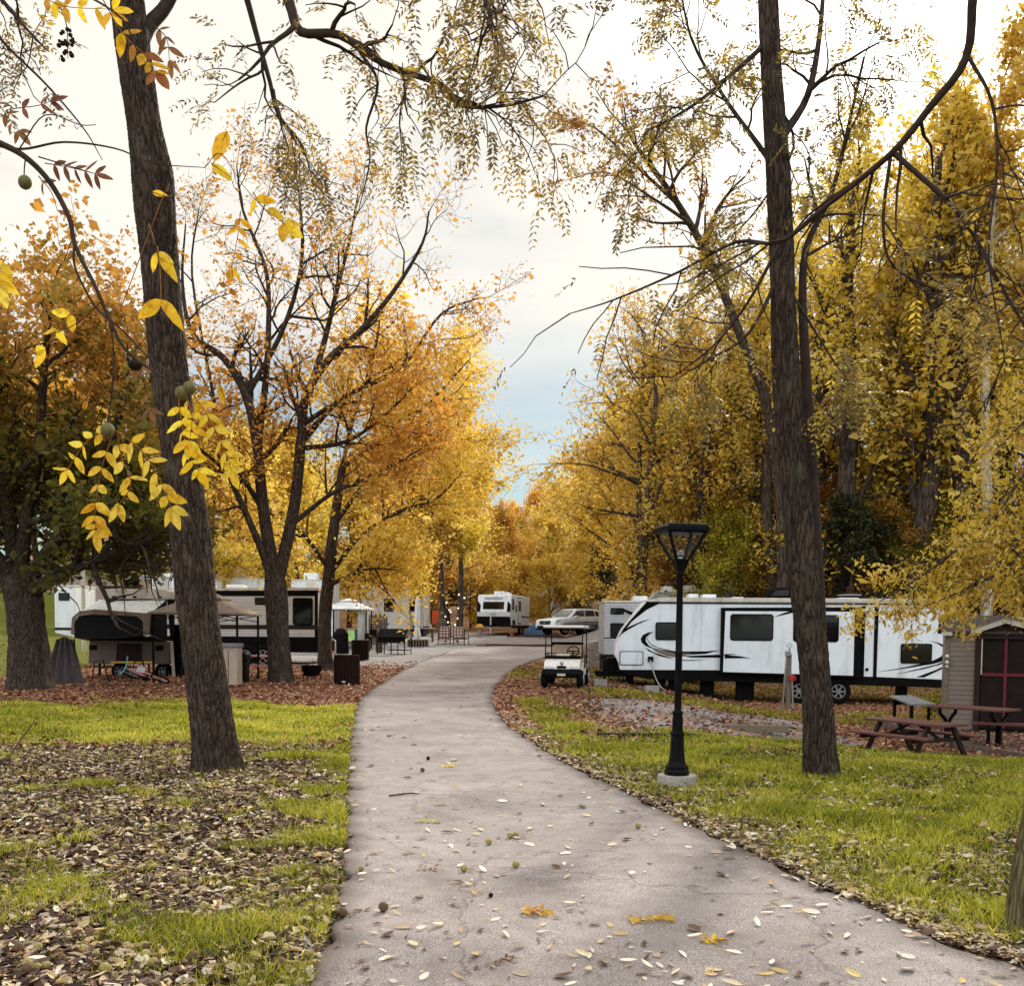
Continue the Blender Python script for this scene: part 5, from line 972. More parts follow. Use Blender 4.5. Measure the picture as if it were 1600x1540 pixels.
# ------------------------------------------------------------------ car builder
def car(name, label, loc_, rz, paint, Lc=4.9, Wc=1.95, Hc=1.75):
    t = thing(name, label, 'car', loc_, rz); k = Lc/4.9; kh = Hc/1.75
    prof = [(-2.45, .42), (-2.47, .62), (-2.40, .92), (-2.25, 1.0), (-1.2, 1.12), (-.9, 1.16), (1.6, 1.2), (2.3, 1.2), (2.42, 1.0), (2.46, .6), (2.40, .42)]
    def arch(cx): return [(cx+.47*math.cos(a), .36+.47*math.sin(a)) for a in np.linspace(.05, PI-.05, 9)]
    bot = [(1.95, .34)]+[(x, z) for x, z in arch(1.46)][0:]+[(.95, .3)]+[(-.95, .3)]+arch(-1.5)+[(-2.0, .36)]
    MB().prism([(x*k, z*kh) for x, z in prof+bot[:]], -Wc/2, Wc/2).build('body', paint, t, bev=.07, smooth=True)
    gh = [(-1.15, 1.12), (-.45, 1.62), (-.25, 1.70), (.6, 1.75), (1.5, 1.72), (1.95, 1.6), (2.28, 1.19)]
    V = []; h2 = Wc/2
    for s_ in (-1, 1):
        for x, z in gh: V.append((x*k, s_*(h2-.06-.22*(z-1.1)/.65), z*kh))
    n = len(gh); MB().add(V, [tuple(range(n-1, -1, -1)), tuple(range(n, 2*n))]+[(i, i+1, i+n+1, i+n) for i in range(n-1)]+[(n-1, 0, n, 2*n-1)]).build('cabin', paint, t, bev=.05, smooth=True)
    def yq(z): return h2-.06-.22*(z-1.1)/.65
    MB().add([(-1.1*k, -.72, 1.17*kh), (-1.1*k, .72, 1.17*kh), (-.47*k, .6, 1.61*kh), (-.47*k, -.6, 1.61*kh)], [(0, 1, 2, 3)]).xf(Matrix.Translation((-.035, 0, .035))).build('windshield', M['windshield'], t)
    for s_ in (-1, 1):
        for wn in ([(-.85, 1.2), (-.32, 1.58), (.28, 1.63), (.28, 1.22)], [(.36, 1.22), (.36, 1.63), (1.2, 1.61), (1.2, 1.24)], [(1.28, 1.24), (1.28, 1.6), (1.75, 1.53), (2.0, 1.26)]):
            MB().add([(x*k, s_*(yq(z)+.012), z*kh) for x, z in wn], [(0, 1, 2, 3) if s_ > 0 else (3, 2, 1, 0)]).build('side_window', M['glass'], t)
        for x in (-1.5, 1.46): wheel(t, x*k, s_*(h2-.12), .36*kh, .37*kh, .22, s_)
        MB().prism([(-2.40*k, .78*kh), (-2.34*k, .93*kh), (-1.9*k, .98*kh), (-2.0*k, .84*kh)], s_*(h2-.45), s_*(h2+.004)).build('headlight', M['lamp'], t)
        MB().box(-.75*k, -.55*k, min(s_*h2, s_*(h2+.17)), max(s_*h2, s_*(h2+.17)), 1.12*kh, 1.26*kh).build('mirror', paint, t, bev=.04)
        for x in (.32, 1.24): MB().box(x*k-.006, x*k+.006, s_*h2-.006, s_*h2+.006, .5*kh, 1.15*kh).build('door_seam', M['black'], t)
        MB().bar((-.2*k, s_*.62, 1.76*kh), (1.6*k, s_*.62, 1.77*kh), .035).build('roof_rail', M['black'], t)
    MB().box(-2.49*k, -2.40*k, -.52, .52, .66*kh, .9*kh).build('grille', M['black'], t, bev=.02)
    for z in (.72, .78, .84): MB().box(-2.5*k, -2.485*k, -.5, .5, z*kh, z*kh+.015).build('grille_bar', M['alloy'], t)
    MB().cylY((0, 0), .075, -.01, .012, 20).xf(Matrix.Translation((-2.497*k, 0, .79*kh)) @ Matrix.Rotation(PI/2, 4, 'Z')).build('emblem', M['alloy'], t)
    MB().box(-2.5*k, -2.42*k, -.75, .75, .42*kh, .58*kh).build('lower_grille', M['black'], t, bev=.02)
    MB().box(-2.4*k, 2.4*k, -h2-.012, h2+.012, .3*kh, .4*kh).build('sill', M['black'], t); return t
q = hit(893, 994); D = 66.; x, _, _ = P(896, 990, D); z = P(896, 991.5, D)[2]
car('parked_car', 'silver suv parked at the road bend between the two white trailers', (x, D+1, z), R(38), M['silver'], 4.7, 1.95, 1.72)

# ------------------------------------------------------------------ small white trailer at the bend
D = 70.; q = P(745, 992, D); S = F/D; t = thing('travel_trailer', 'compact white trailer facing the viewer with black front window and rock guard at the bend', 'trailer', q, R(-13))
H_ = 64/S; Wd = 2.35
def yprism(poly, x0, x1): return MB().prism([(y, z) for y, z in poly], x0, x1).xf(Matrix(((0, 1, 0, 0), (1, 0, 0, 0), (0, 0, 1, 0), (0, 0, 0, 1))))
yprism([(0, 1.25), (-.06, 1.6), (.28, 2.75), (.55, H_-.02), (6.2, H_-.02), (6.2, .55), (.3, .55)], 0, Wd).build('body', M['white'], t, bev=.05)
yprism([(-.05, .6), (-.03, 1.28), (.32, 1.28), (.32, .6)], .02, Wd-.02).build('rock_guard', M['black'], t)
def fr(y, z0): return -.06+(z0-1.6)/(2.75-1.6)*.34
MB().add([(.42, fr(0, 1.78)-.03, 1.78), (1.88, fr(0, 1.78)-.03, 1.78), (1.88, fr(0, 2.28)-.03, 2.28), (.42, fr(0, 2.28)-.03, 2.28)], [(0, 1, 2, 3)]).build('front_window', M['glass'], t)
MB().add([(.5, fr(0, 2.45)-.02, 2.45), (1.7, fr(0, 2.45)-.02, 2.45), (1.8, fr(0, 2.58)-.02, 2.58), (.45, fr(0, 2.58)-.02, 2.58)], [(0, 1, 2, 3)]).build('name_strip', M['gry'], t)
for x0 in (-.01, Wd-.25): MB().add([(x0, -.07, 1.6), (x0+.26, -.07, 1.6), (x0+.26, .06, 2.05), (x0, .18, 2.4)], [(0, 1, 2, 3)]).build('corner_stripe', M['black'], t)
MB().add([(.95, -.08, 1.42), (1.3, -.08, 1.42), (1.3, -.075, 1.48), (.95, -.075, 1.48)], [(0, 1, 2, 3)]).build('badge', M['gry'], t)
sd_ = Wd+.004
def side(name, mat, y0, y1, z0, z1, th=.012): return MB().box(sd_-.01, sd_+th, y0, y1, z0, z1).build(name, M[mat], t)
side('window', 'glass', .5, 1.1, 1.75, 2.5); side('window', 'glass', 1.5, 1.9, 1.6, 2.1); side('door', 'black', 2.25, 3.35, .8, 2.66); side('door_panel', 'white', 2.32, 3.28, .87, 2.6, .02); side('door_window', 'glass', 2.45, 3.1, 1.7, 2.4, .03); side('hatch', 'black', .6, 1.4, .75, 1.05); side('stripe', 'black', 3.4, 6.1, 1.28, 1.36); side('skirt', 'black', .3, 6.2, .5, .72)
for y0 in (3.5, 4.4): wheelX(t, Wd-.12, y0, .36, .36, .22, 1)
for y0, w_ in ((1.5, .7), (3.6, .6)): MB().box(.8, .8+w_, y0, y0+.9, H_-.03, H_+.25).build('air_conditioner', M['white'], t, bev=.06)
MB().bar((1.2, -.9, .1), (1.2, -.9, 1.35), .09).build('tongue_jack', M['whitetrim'], t); MB().bar((1.2, -.95, .62), (1.2, 0, .7), .14).build('tongue', M['black'], t)
# further rigs at the end
r_, S, w_, h_ = box_rv('travel_trailer', 'white trailer half hidden by leaves between the compact trailer and the silver car', 838, 925, 968, 917, 88, 2.5, 'white', skirt=(.3, 0))
for a0, a1, b0_, b1_ in ((865, 880, 917, 930), (893, 902, 922, 946), (840, 850, 914, 924)): rwin(r_, S, 838, 968, a0, a1, b0_, b1_)
r_, S, w_, h_ = box_rv('travel_trailer', 'beige trailer roofline behind the gazebo and wooden fence', 565, 634, 1002, 915, 62, 2.4, 'sand', skirt=(.5, 0)); rwin(r_, S, 565, 1002, 600, 616, 935, 955)
r_, S, w_, h_ = box_rv('travel_trailer', 'white ribbed trailer with a pale slide-out behind the closed umbrella', 612, 662, 990, 926, 66, 5, 'rvsiding', skirt=(.5, 0))
g_ = lambda x, y: ((x-612)/S, (990-y)/S)
a, b = g_(616, 971); c_, d_ = g_(635, 934); f = MB().box(a-.08, c_+.08, -.5, .1, b-.08, d_+.1).build('slide_out', M['black'], r_); MB().box(a, c_, -.53, -.49, b, d_).build('slide_panel', M['gry'], f)
rwin(r_, S, 612, 990, 638, 648, 936, 954); a, b = g_(614, 927); MB().box(-.1, w_+.1, -.7, .2, h_, h_+.12).build('awning', M['black'], r_)

# ------------------------------------------------------------------ left ribbed trailer
D = 41.; q = P(230, 1038, D); t = thing('travel_trailer', 'long beige ribbed trailer with dark end window behind the forked maple', 'trailer', q); u = px_map(230, 1038, D)
MB().prism(pl([(230, 1016), (230, 921), (497, 918), (497, 1016)]), 0, 2.4).build('body', M['rvsiding'], t, bev=.04)
MB().prism(pl([(228, 919), (499, 916), (499, 920), (228, 923)]), -.04, 2.44).build('roof', M['roofwhite'], t)
MB().prism(pl([(230, 923), (497, 920), (497, 929), (230, 931)]), -.012, .01).build('awning_band', M['black'], t); MB().prism(pl([(230, 975), (497, 974), (497, 981), (230, 982)]), -.012, .01).build('stripe', M['trimdark'], t)
MB().prism(pl([(232, 993), (497, 993), (497, 1017), (232, 1017)]), -.03, 2.38).build('skirt', M['black'], t); MB().prism(pl([(492, 926), (497, 926), (497, 993), (492, 993)]), -.01, .01).build('corner_trim', M['black'], t)
def uwin(x0, x1, y0, y1, par=t, rd=.08):
    a, b = u(x0, y1); c_, d_ = u(x1, y0); f = MB().rr(a, c_, b, d_, rd, -.035, .02).build('window', M['black'], par); MB().rr(a+.05, c_-.05, b+.05, d_-.05, rd*.7, -.042, -.03).build('pane', M['glass'], f)
uwin(458, 489, 932, 974); uwin(399, 422, 932, 943, rd=.03); uwin(340, 362, 938, 960)
for x in (412, 384): a, b = u(x, 1026); wheel(t, a, -.02, b+.06, .44, .24)
for x0, x1, y0 in ((345, 372, 911), (470, 486, 904), (300, 322, 912)): a, b = u(x0, 918); c_, d_ = u(x1, y0); MB().box(a, c_, .8, 1.6, b-.02, d_).build('roof_vent', M['white'], t, bev=.05)
a, b = u(430, 1036); c_, d_ = u(522, 1030); pad = MB().box(a-3, c_, -1.6, 3, -.25, .06).build('concrete_pad', M['conc'], None); pad.location = q; tag(pad, kind='structure')

# ------------------------------------------------------------------ pop-up camper
D = 28.6; q = hit(195, 1060); D = q[1]+.6; q = P(120, 1062, D); t = thing('popup_camper', 'pop-up tent camper with white roof and dark screened bed end beside the left maple', 'camper', q); u = px_map(120, 1062, D)
MB().prism(pl([(138, 1036), (140, 1001), (262, 1001), (262, 1036)]), 0, 2.0).build('lower_body', M['camper'], t, bev=.03); MB().prism(pl([(182, 1034), (184, 1004), (222, 1004), (222, 1034)]), -.03, .02).build('front_panel', M['trimdark'], t)
for x0 in (140, 244): MB().prism(pl([(x0, 1015), (x0, 1007), (x0+12, 1007), (x0+12, 1015)]), -.015, .01).build('marker_light', M['black'], t)
MB().prism(pl([(162, 935), (162, 922), (166, 919), (254, 919), (270, 924), (282, 933), (275, 934), (255, 935)]), .3, 2.6).build('roof', M['roofwhite'], t, bev=.04)
for x0 in (171, 187, 203.5, 243): MB().prism(pl([(x0, 933), (x0, 930), (x0+5.5, 930), (x0+5.5, 933)]), .285, .31).build('roof_vent', M['black'], t)
def u3(x, y, d): a, b = u(x, y); return (a, d, b)
MB().add([u3(148, 936, .4), u3(255, 935, .4), u3(250, 957, -.75), u3(165, 952, -.8), u3(140, 956, -.7), u3(148, 938, .3)], [(0, 1, 2, 3), (0, 3, 4, 5)]).build('tent_top', M['canvas'], t)
MB().add([u3(165, 952, -.8), u3(240, 957, -.77), u3(250, 957, -.75), u3(247, 990, -.72), u3(238, 992, -.74), u3(238, 970, -.76), u3(229, 962, -.77), u3(160, 960, -.78), u3(138, 963, -.72), u3(132, 975, -.7), u3(132, 992, -.7), u3(126, 990, -.68), u3(128, 965, -.68), u3(140, 955, -.7)], [(0, 1, 6, 7), (1, 2, 5, 6), (2, 3, 4, 5), (7, 8, 13, 0), (8, 9, 12, 13), (9, 10, 11, 12)]).build('tent_trim', M['tancanvas'], t)
MB().add([u3(160, 958, -.77), u3(229, 961, -.76), u3(239, 970, -.755), u3(239, 992, -.735), u3(200, 996, -.75), u3(132, 996, -.7), u3(131, 975, -.69), u3(139, 962, -.71)], [tuple(range(8))]).build('screen_window', M['mesh'], t)
MB().add([u3(255, 935, .4), u3(262, 1001, .02), u3(247, 990, -.72), u3(250, 957, -.75)], [(0, 1, 2, 3)]).build('tent_side', M['mesh'], t); MB().add([u3(132, 996, -.7), u3(239, 992, -.73), u3(262, 1001, .02), u3(140, 1001, .02)], [(0, 1, 2, 3)]).build('bed_floor', M['black'], t)
MB().add([u3(255, 935, .42), u3(268, 935, .42), u3(268, 1001, .3), u3(262, 1001, .3)], [(0, 1, 2, 3)]).build('tent_wall', M['mesh'], t)
bx_ = MB(); a, b = u(180, 919); c_, d_ = u(214, 902); bx_.box(a, c_, .6, 1.5, b, d_); ac = bx_.build('air_conditioner', M['beige'], t, bev=.05); a, b = u(184, 917.5); c_, d_ = u(208, 903.5); MB().box(a, c_, .585, .61, b, d_).build('vent_grille', M['black'], ac)
MB().bar(u3(150, 1036, .3), u3(150, 1066, .3), .06).build('support_leg', M['black'], t); MB().bar(u3(256, 1036, .3), u3(256, 1066, .3), .06).build('support_leg', M['black'], t); a, b = u(170, 1050); wheel(t, a, 1., b, .28, .2); a, b = u(240, 1050); wheel(t, a, 1., b, .28, .2)
MB().bar(u3(272, 1000, -.2), u3(277, 1058, -.3), .07).build('support_post', M['whitetrim'], t); MB().prism(pl([(262, 975), (292, 975), (292, 1062), (262, 1062)]), .5, .7).build('side_wall', M['black'], t)

# brown pop-up canopy
D = 30.5; q = P(325, 1068, D); z = float(T(q[0], D)); t = thing('canopy_shelter', 'brown two-tier pop-up canopy partly hidden behind the big left trunk', 'canopy', (q[0], D, z)); u = px_map(325, 1068, D)
def pyr(w0, z0, w1, z1, dz=.05): return MB().add([(x*w0, y*w0, z0-dz) for x, y in ((-1, -1), (1, -1), (1, 1), (-1, 1))]+[(x*w0, y*w0, z0) for x, y in ((-1, -1), (1, -1), (1, 1), (-1, 1))]+[(x*w1, y*w1, z1) for x, y in ((-1, -1), (1, -1), (1, 1), (-1, 1))], [(0, 1, 5, 4), (1, 2, 6, 5), (2, 3, 7, 6), (3, 0, 4, 7), (4, 5, 9, 8), (5, 6, 10, 9), (6, 7, 11, 10), (7, 4, 8, 11), (8, 9, 10, 11)])
pyr(1.32, 2.02, .45, 2.44).build('canopy_top', M['tancanvas'], t); pyr(.56, 2.46, .1, 2.66).build('vent_top', M['tancanvas'], t)
for sx_ in (-1, 1):
    for sy_ in (-1, 1): MB().bar((sx_*1.2, sy_*1.2, -.05), (sx_*1.2, sy_*1.2, 2.0), .055).build('canopy_post', M['black'], t)
for s_ in (-1, 1):
    tr_ = MB(); tr_.bar((-1.2, s_*1.2, 1.78), (0, s_*1.2, 1.98), .025); tr_.bar((1.2, s_*1.2, 1.78), (0, s_*1.2, 1.98), .025); tr_.bar((-1.2, s_*1.2, 1.98), (0, s_*1.2, 1.78), .025); tr_.bar((1.2, s_*1.2, 1.98), (0, s_*1.2, 1.78), .025); tr_.build('truss', M['black'], t)

def mark(px, py, D=None): q = hit(px, py); return q
# cabinet + grill
q = hit(358, 1073); t = thing('storage_cabinet', 'beige resin storage cabinet with grey lid right of the big trunk', 'cabinet', q); MB().box(-.42, .22, 0, .55, .05, 1.08).build('body', M['beige'], t, bev=.02); MB().box(-.45, .25, -.04, .59, 1.08, 1.19).build('lid', M['grey'], t, bev=.02)
for x in (-.25, -.02): MB().box(x-.008, x+.008, -.006, .004, .1, 1.02).build('door_seam', M['trimdark'], t)
MB().box(-.40, .2, .02, .5, -.03, .05).build('plinth', M['black'], t)
q = hit(378, 1066); t = thing('grill', 'black barrel grill standing beside the beige cabinet', 'grill', q); MB().box(-.16, .16, -.2, .25, 0, .62).build('cart', M['black'], t, bev=.02); MB().rr(-.2, .2, .62, .88, .1, -.22, .28).build('hood', M['black'], t)
def picnic(name, label, loc_, rz, mat, Lt=1.83, Ht=.72, scale=1., group=None):
    t = thing(name, label, 'picnic table', loc_, rz, group); t.scale = (scale,)*3
    tp = MB()
    for i in range(5): tp.box(-Lt/2, Lt/2, -.37+i*.15, -.37+i*.15+.14, Ht-.045, Ht)
    tp.build('tabletop', mat, t, bev=.008)
    for s_ in (-1, 1):
        b_ = MB()
        for i in range(2): b_.box(-Lt/2, Lt/2, s_*.68-.13+i*.135, s_*.68-.13+i*.135+.125, .41, .45)
        b_.build('bench', mat, t, bev=.008)
    for e in (-1, 1):
        x = e*(Lt/2-.32)
        for s_ in (-1, 1): MB().bar((x+e*s_*.028, s_*.28, Ht-.05), (x+e*s_*.028, s_*.72, -.05), .05, .09).build('leg', M['trimdark'], t)
        MB().box(x-.02, x+.02, -.8, .8, .33, .41).build('cross_brace', M['trimdark'], t); MB().bar((x, 0, .38), (x-e*.5, 0, Ht-.06), .045).build('diagonal_brace', M['trimdark'], t)
    return t
q = hit(404, 1060); picnic('picnic_table', 'picnic table with a faded pink top under the brown canopy', q, R(5), M['pink'], 1.5, .74)
# fire pit
q = hit(487, 1061); t = thing('fire_pit', 'black round fire pit bowl on short legs right of the forked maple', 'fire pit', q); MB().lathe([(.05, .1), (.22, .12), (.31, .3), (.33, .42), (.35, .44), (.29, .42), (.25, .3), (0, .2)], 22).build('bowl', M['black'], t, smooth=True)
for a in (.6, 2.2, 3.9, 5.3): MB().bar((.25*math.cos(a), .25*math.sin(a), .25), (.33*math.cos(a), .33*math.sin(a), -.02), .03).build('leg', M['black'], t)
# trash cans
def can(px, py, label):
    q = hit(px, py); t = thing('trash_can', label, 'trash can', q, 0, 'slatted trash cans along the path')
    mb = MB(); r = .355
    for k in range(26):
        a = 2*PI*k/26; M_ = Matrix.Rotation(a, 4, 'Z') @ Matrix.Translation((r, 0, 0)); mb2 = MB().box(-.015, .015, -.037, .037, .03, .84).xf(M_); mb.add(mb2.v, mb2.f)
    mb.build('slats', M['darkwood'], t); MB().lathe([(r-.03, .02), (r-.03, .82), (.2, .82), (.2, .5), (0, .5)], 26).build('liner', M['black'], t); MB().lathe([(r+.02, .835), (r+.02, .86), (r-.07, .87), (r-.07, .84)], 26).build('rim', M['darkwood'], t, smooth=True)
    return t
t = can(542, 1070, 'nearer and larger of the two dark brown slatted trash cans left of the path'); MB().box(-.05, .05, -.385, -.375, .09, .14).build('plaque', M['whitetrim'], t).location = (-.03, 0, 0)
can(563, 1031, 'second dark slatted trash can, behind and right of the nearer one')
# covered grill, pink chair
q = P(533, 1014, 49); t = thing('covered_grill', 'grill under a fitted black cover beside the gazebo', 'grill', (q[0], q[1], T(q[0], q[1]))); S = F/49
MB().lathe([(.39, 0), (.40, .3), (.36, .8), (.37, .95), (.22, 1.18), (.0, 1.24)], 8).build('cover', M['black'], t, bev=.03).scale = (1, .7, 1)
q = P(516, 1018, 44); t = thing('folding_chair', 'white framed folding chair with pink seat next to the second maple', 'chair', (q[0], q[1], T(q[0], q[1]))); mb = MB(); mb.tube([(-.12, 0, .0), (-.12, .1, .05), (-.1, .2, .85), (.1, .2, .88), (.2, .15, .8), (.22, 0, .1), (.26, -.2, .0)], .03, 8); mb.build('frame', M['whitetrim'], t, smooth=True); MB().box(-.15, .22, -.25, .2, .3, .36).build('seat', M['pink'], t, bev=.02); MB().box(-.13, .2, .17, .21, .38, .82).build('backrest', M['mesh'], t, bev=.02)
# gazebo
D = 52.; q = P(546, 1012, D); z = float(T(q[0], D)); t = thing('gazebo', 'white two-tier gazebo canopy on dark posts left of the fence', 'gazebo', (q[0], D, z)); u = px_map(546, 1012, D)
hb_ = (P(546, 951, D)[2]-z)
pyr(1.13, hb_, .36, hb_+.36, .06).build('canopy_top', M['canvas'], t); pyr(.42, hb_+.42, .08, hb_+.52).build('vent_top', M['canvas'], t)
for sx_ in (-1, 1):
    for sy_ in (-1, 1): MB().bar((sx_*.98, sy_*.98, -.05), (sx_*.98, sy_*.98, hb_-.03), .07).build('gazebo_post', M['black'], t)
MB().prism([(-.98, hb_-.1), (.98, hb_-.1), (.98, hb_-.05), (-.98, hb_-.05)], -1., -.96).build('header', M['black'], t)
cu = MB(); n_ = 12; cu.add([(.55+.35*k/n_, -.9+.05*math.sin(k*2.1), zz) for zz in (.5, hb_-.1) for k in range(n_+1)], [(k, k+1, n_+2+k, n_+1+k) for k in range(n_)]); cu.build('curtain', M['canvas'], t)
q = P(556, 1014, 53); t = thing('garden_chair', 'dark blue garden chair inside the gazebo', 'chair', (q[0], q[1], T(q[0], q[1])+.0)); MB().box(-.3, .3, -.3, .3, .4, .48).build('seat', M['blue'], t, bev=.03); MB().box(-.3, .3, .25, .32, .45, 1.).build('backrest', M['blue'], t, bev=.03)
for sx_ in (-1, 1):
    for sy_ in (-1, 1): MB().bar((sx_*.26, sy_*.26, 0), (sx_*.26, sy_*.26, .42), .05).build('leg', M['black'], t)
q = P(548, 1013, 50.5); t = thing('garden_chair', 'small lime green plastic chair in front of the gazebo', 'chair', (q[0], q[1], T(q[0], q[1]))); MB().box(-.17, .17, -.17, .17, .55, .62).build('seat', M['green'], t, bev=.02); MB().box(-.17, .17, .14, .19, .6, 1.1).build('backrest', M['green'], t, bev=.02)
for sx_ in (-1, 1):
    for sy_ in (-1, 1): MB().bar((sx_*.15, sy_*.15, 0), (sx_*.15, sy_*.15, .56), .04).build('leg', M['green'], t)
# board fence + rack
D = 56.; q = P(576, 1010, D); z = float(T(q[0], D)); t = thing('board_fence', 'tall grey-brown board screen between gazebo and white slide-out trailer', 'fence', (q[0], D, z)); mb = MB()
for k in range(9): mb.box(k*.115, k*.115+.1, -.01+.02*(k % 2), .02+.02*(k % 2), 0, 1.65+.08*math.sin(k*3.))
mb.build('boards', M['fence'], t); MB().box(0, 1.1, .045, .1, 1.1, 1.2).build('rail', M['fence'], t)
q = P(593, 1006, 50); t = thing('wooden_post', 'stout weathered wooden post in front of the board screen', 'post', (q[0], q[1], T(q[0], q[1]))); MB().lathe([(.15, -.1), (.13, 1.6), (.1, 1.68), (0, 1.7)], 10).build('shaft', M['fence'], t)
D = 49.; q = P(616, 1016, D); z = float(T(q[0], D)); t = thing('fire_table', 'low black shelter with a ridged pitched roof on thin legs by the gravel', 'shelter', (q[0], D, z), R(-14)); mb = MB()
for k in range(14): x0 = -.75+k*.105; mb.add([(x0, -.45, .82), (x0+.09, -.45, .82), (x0+.09, .05, 1.22), (x0, .05, 1.22), (x0, -.45, .79), (x0+.09, -.45, .79), (x0+.09, .05, 1.19), (x0, .05, 1.19)], [(0, 1, 2, 3), (7, 6, 5, 4), (0, 4, 5, 1), (1, 5, 6, 2), (2, 6, 7, 3), (3, 7, 4, 0)])
mb.build('roof', M['black'], t); MB().add([(-.75, .05, 1.22), (.72, .05, 1.22), (.72, .55, .85), (-.75, .55, .85)], [(0, 1, 2, 3)]).build('rear_roof', M['canvas'], t); MB().box(-.7, .68, -.38, -.34, .55, .82).build('valance', M['black'], t)
for x in (-.7, -.35, 0, .33, .67):
    for y_ in (-.4, .5): MB().bar((x, y_, 0), (x, y_, .84), .035).build('leg', M['black'], t)
MB().box(-.2, .66, -.3, .4, .18, .22).build('shelf', M['black'], t)
q = P(583, 1009, 51); t = thing('bar_stool', 'dark bar stool between the trash can and the wooden post', 'stool', (q[0], q[1], T(q[0], q[1]))); MB().box(-.2, .2, -.2, .2, .72, .78).build('seat', M['black'], t, bev=.02); MB().box(-.2, .2, .17, .2, .78, 1.1).build('backrest', M['black'], t)
for sx_ in (-1, 1):
    for sy_ in (-1, 1): MB().bar((sx_*.18, sy_*.18, 0), (sx_*.18, sy_*.18, .73), .04).build('leg', M['black'], t)
# closed umbrella, table, pallet bench
D = 58.; q = P(652, 1002, D); z = float(T(q[0], D)); t = thing('closed_umbrella', 'tall white patio umbrella folded shut beside the white table', 'umbrella', (q[0], D, z)); MB().bar((0, 0, 0), (0, 0, 2.45), .05).build('pole', M['black'], t); zt_ = P(652, 934, D)[2]-z
V = []; ns = 12
for r_u, zz in ((.05, zt_), (.13, zt_-.1), (.17, zt_-.8), (.2, zt_-1.5), (.15, zt_-1.65), (.24, zt_-2.1), (.2, zt_-2.3)):
    for k in range(ns): a = 2*PI*k/ns; f = 1 if k % 2 else .62; V.append((r_u*f*math.cos(a), r_u*f*math.sin(a), zz))
MB().add(V, [(j*ns+k, j*ns+ns+k, j*ns+ns+(k+1) % ns, j*ns+(k+1) % ns) for j in range(6) for k in range(ns)]).build('canopy', M['canvas'], t); MB().lathe([(.3, 0), (.3, .06), (.06, .1)], 14).build('base', M['conc'], t)
D = 58.8; q = P(658, 1000, D); z = float(T(q[0], D)); t = thing('patio_table', 'white patio table behind the closed umbrella', 'table', (q[0], D, z)); MB().box(-.65, .75, -.4, .4, .78, .83).build('tabletop', M['whitetrim'], t, bev=.01)
for x in (-.58, .66):
    for y_ in (-.33, .33): MB().bar((x, y_, 0), (x, y_, .79), .06).build('leg', M['fence'], t)
for px, h_ in ((659, .22), (673, .25)): q2 = P(px, 990, 58.7); b_ = MB().lathe([(.05, 0), (.05, h_*.6), (.02, h_*.8), (.02, h_), (0, h_)], 8).build('bottle', M['whitetrim'], None); b_.location = (q2[0], 58.7, z+.83); tag(b_, 'small white bottle on the %s of the white patio table' % ('left half' if px < 665 else 'right end'), 'bottle', 'bottles on the patio table')
D = 55.; q = P(653, 1011, D); z = float(T(q[0], D)); t = thing('pallet_bench', 'low pallet wood bench below the closed umbrella', 'bench', (q[0], D, z)); MB().box(-.55, .55, -.25, .25, .34, .4).build('seat', M['wood'], t, bev=.01); mb = MB()
for k in range(8): mb.box(-.55+k*.15, -.55+k*.15+.06, -.25, -.21, 0, .34)
mb.build('front_slats', M['wood'], t); MB().box(-.55, .55, .2, .25, 0, .34).build('back_board', M['darkwood'], t)
def plaid(px, py, D, rz, label):
    q = P(px, py, D); t = thing('patio_chair', label, 'chair', (q[0], D, T(q[0], D)), rz, 'patio chairs with plaid cushions')
    MB().rr(-.3, .3, .42, 1.0, .1, -.14, .02).build('back_cushion', M['plaid'], t); MB().box(-.29, .29, 0, .6, .3, .42).build('seat_cushion', M['plaid'], t, bev=.04)
    for sx_ in (-1, 1): MB().tube([(sx_*.33, .0, 0), (sx_*.33, 0, .9)], .025, 6).build('leg', M['black'], t); MB().tube([(sx_*.33, .6, 0), (sx_*.33, .58, .6), (sx_*.33, 0, .62)], .025, 6).build('arm', M['black'], t)
    for z_ in (.2,): MB().bar((-.33, .02, z_), (.33, .02, z_), .03).build('stretcher', M['black'], t)
plaid(694, 1013, 56.5, R(4), 'plaid cushioned patio chair nearest the pallet bench, back to the viewer'); plaid(717, 1012, 56.5, R(-22), 'plaid cushioned patio chair closest to the road, turned sideways'); plaid(706, 1005, 58.5, R(10), 'plaid cushioned patio chair half hidden between the other two')
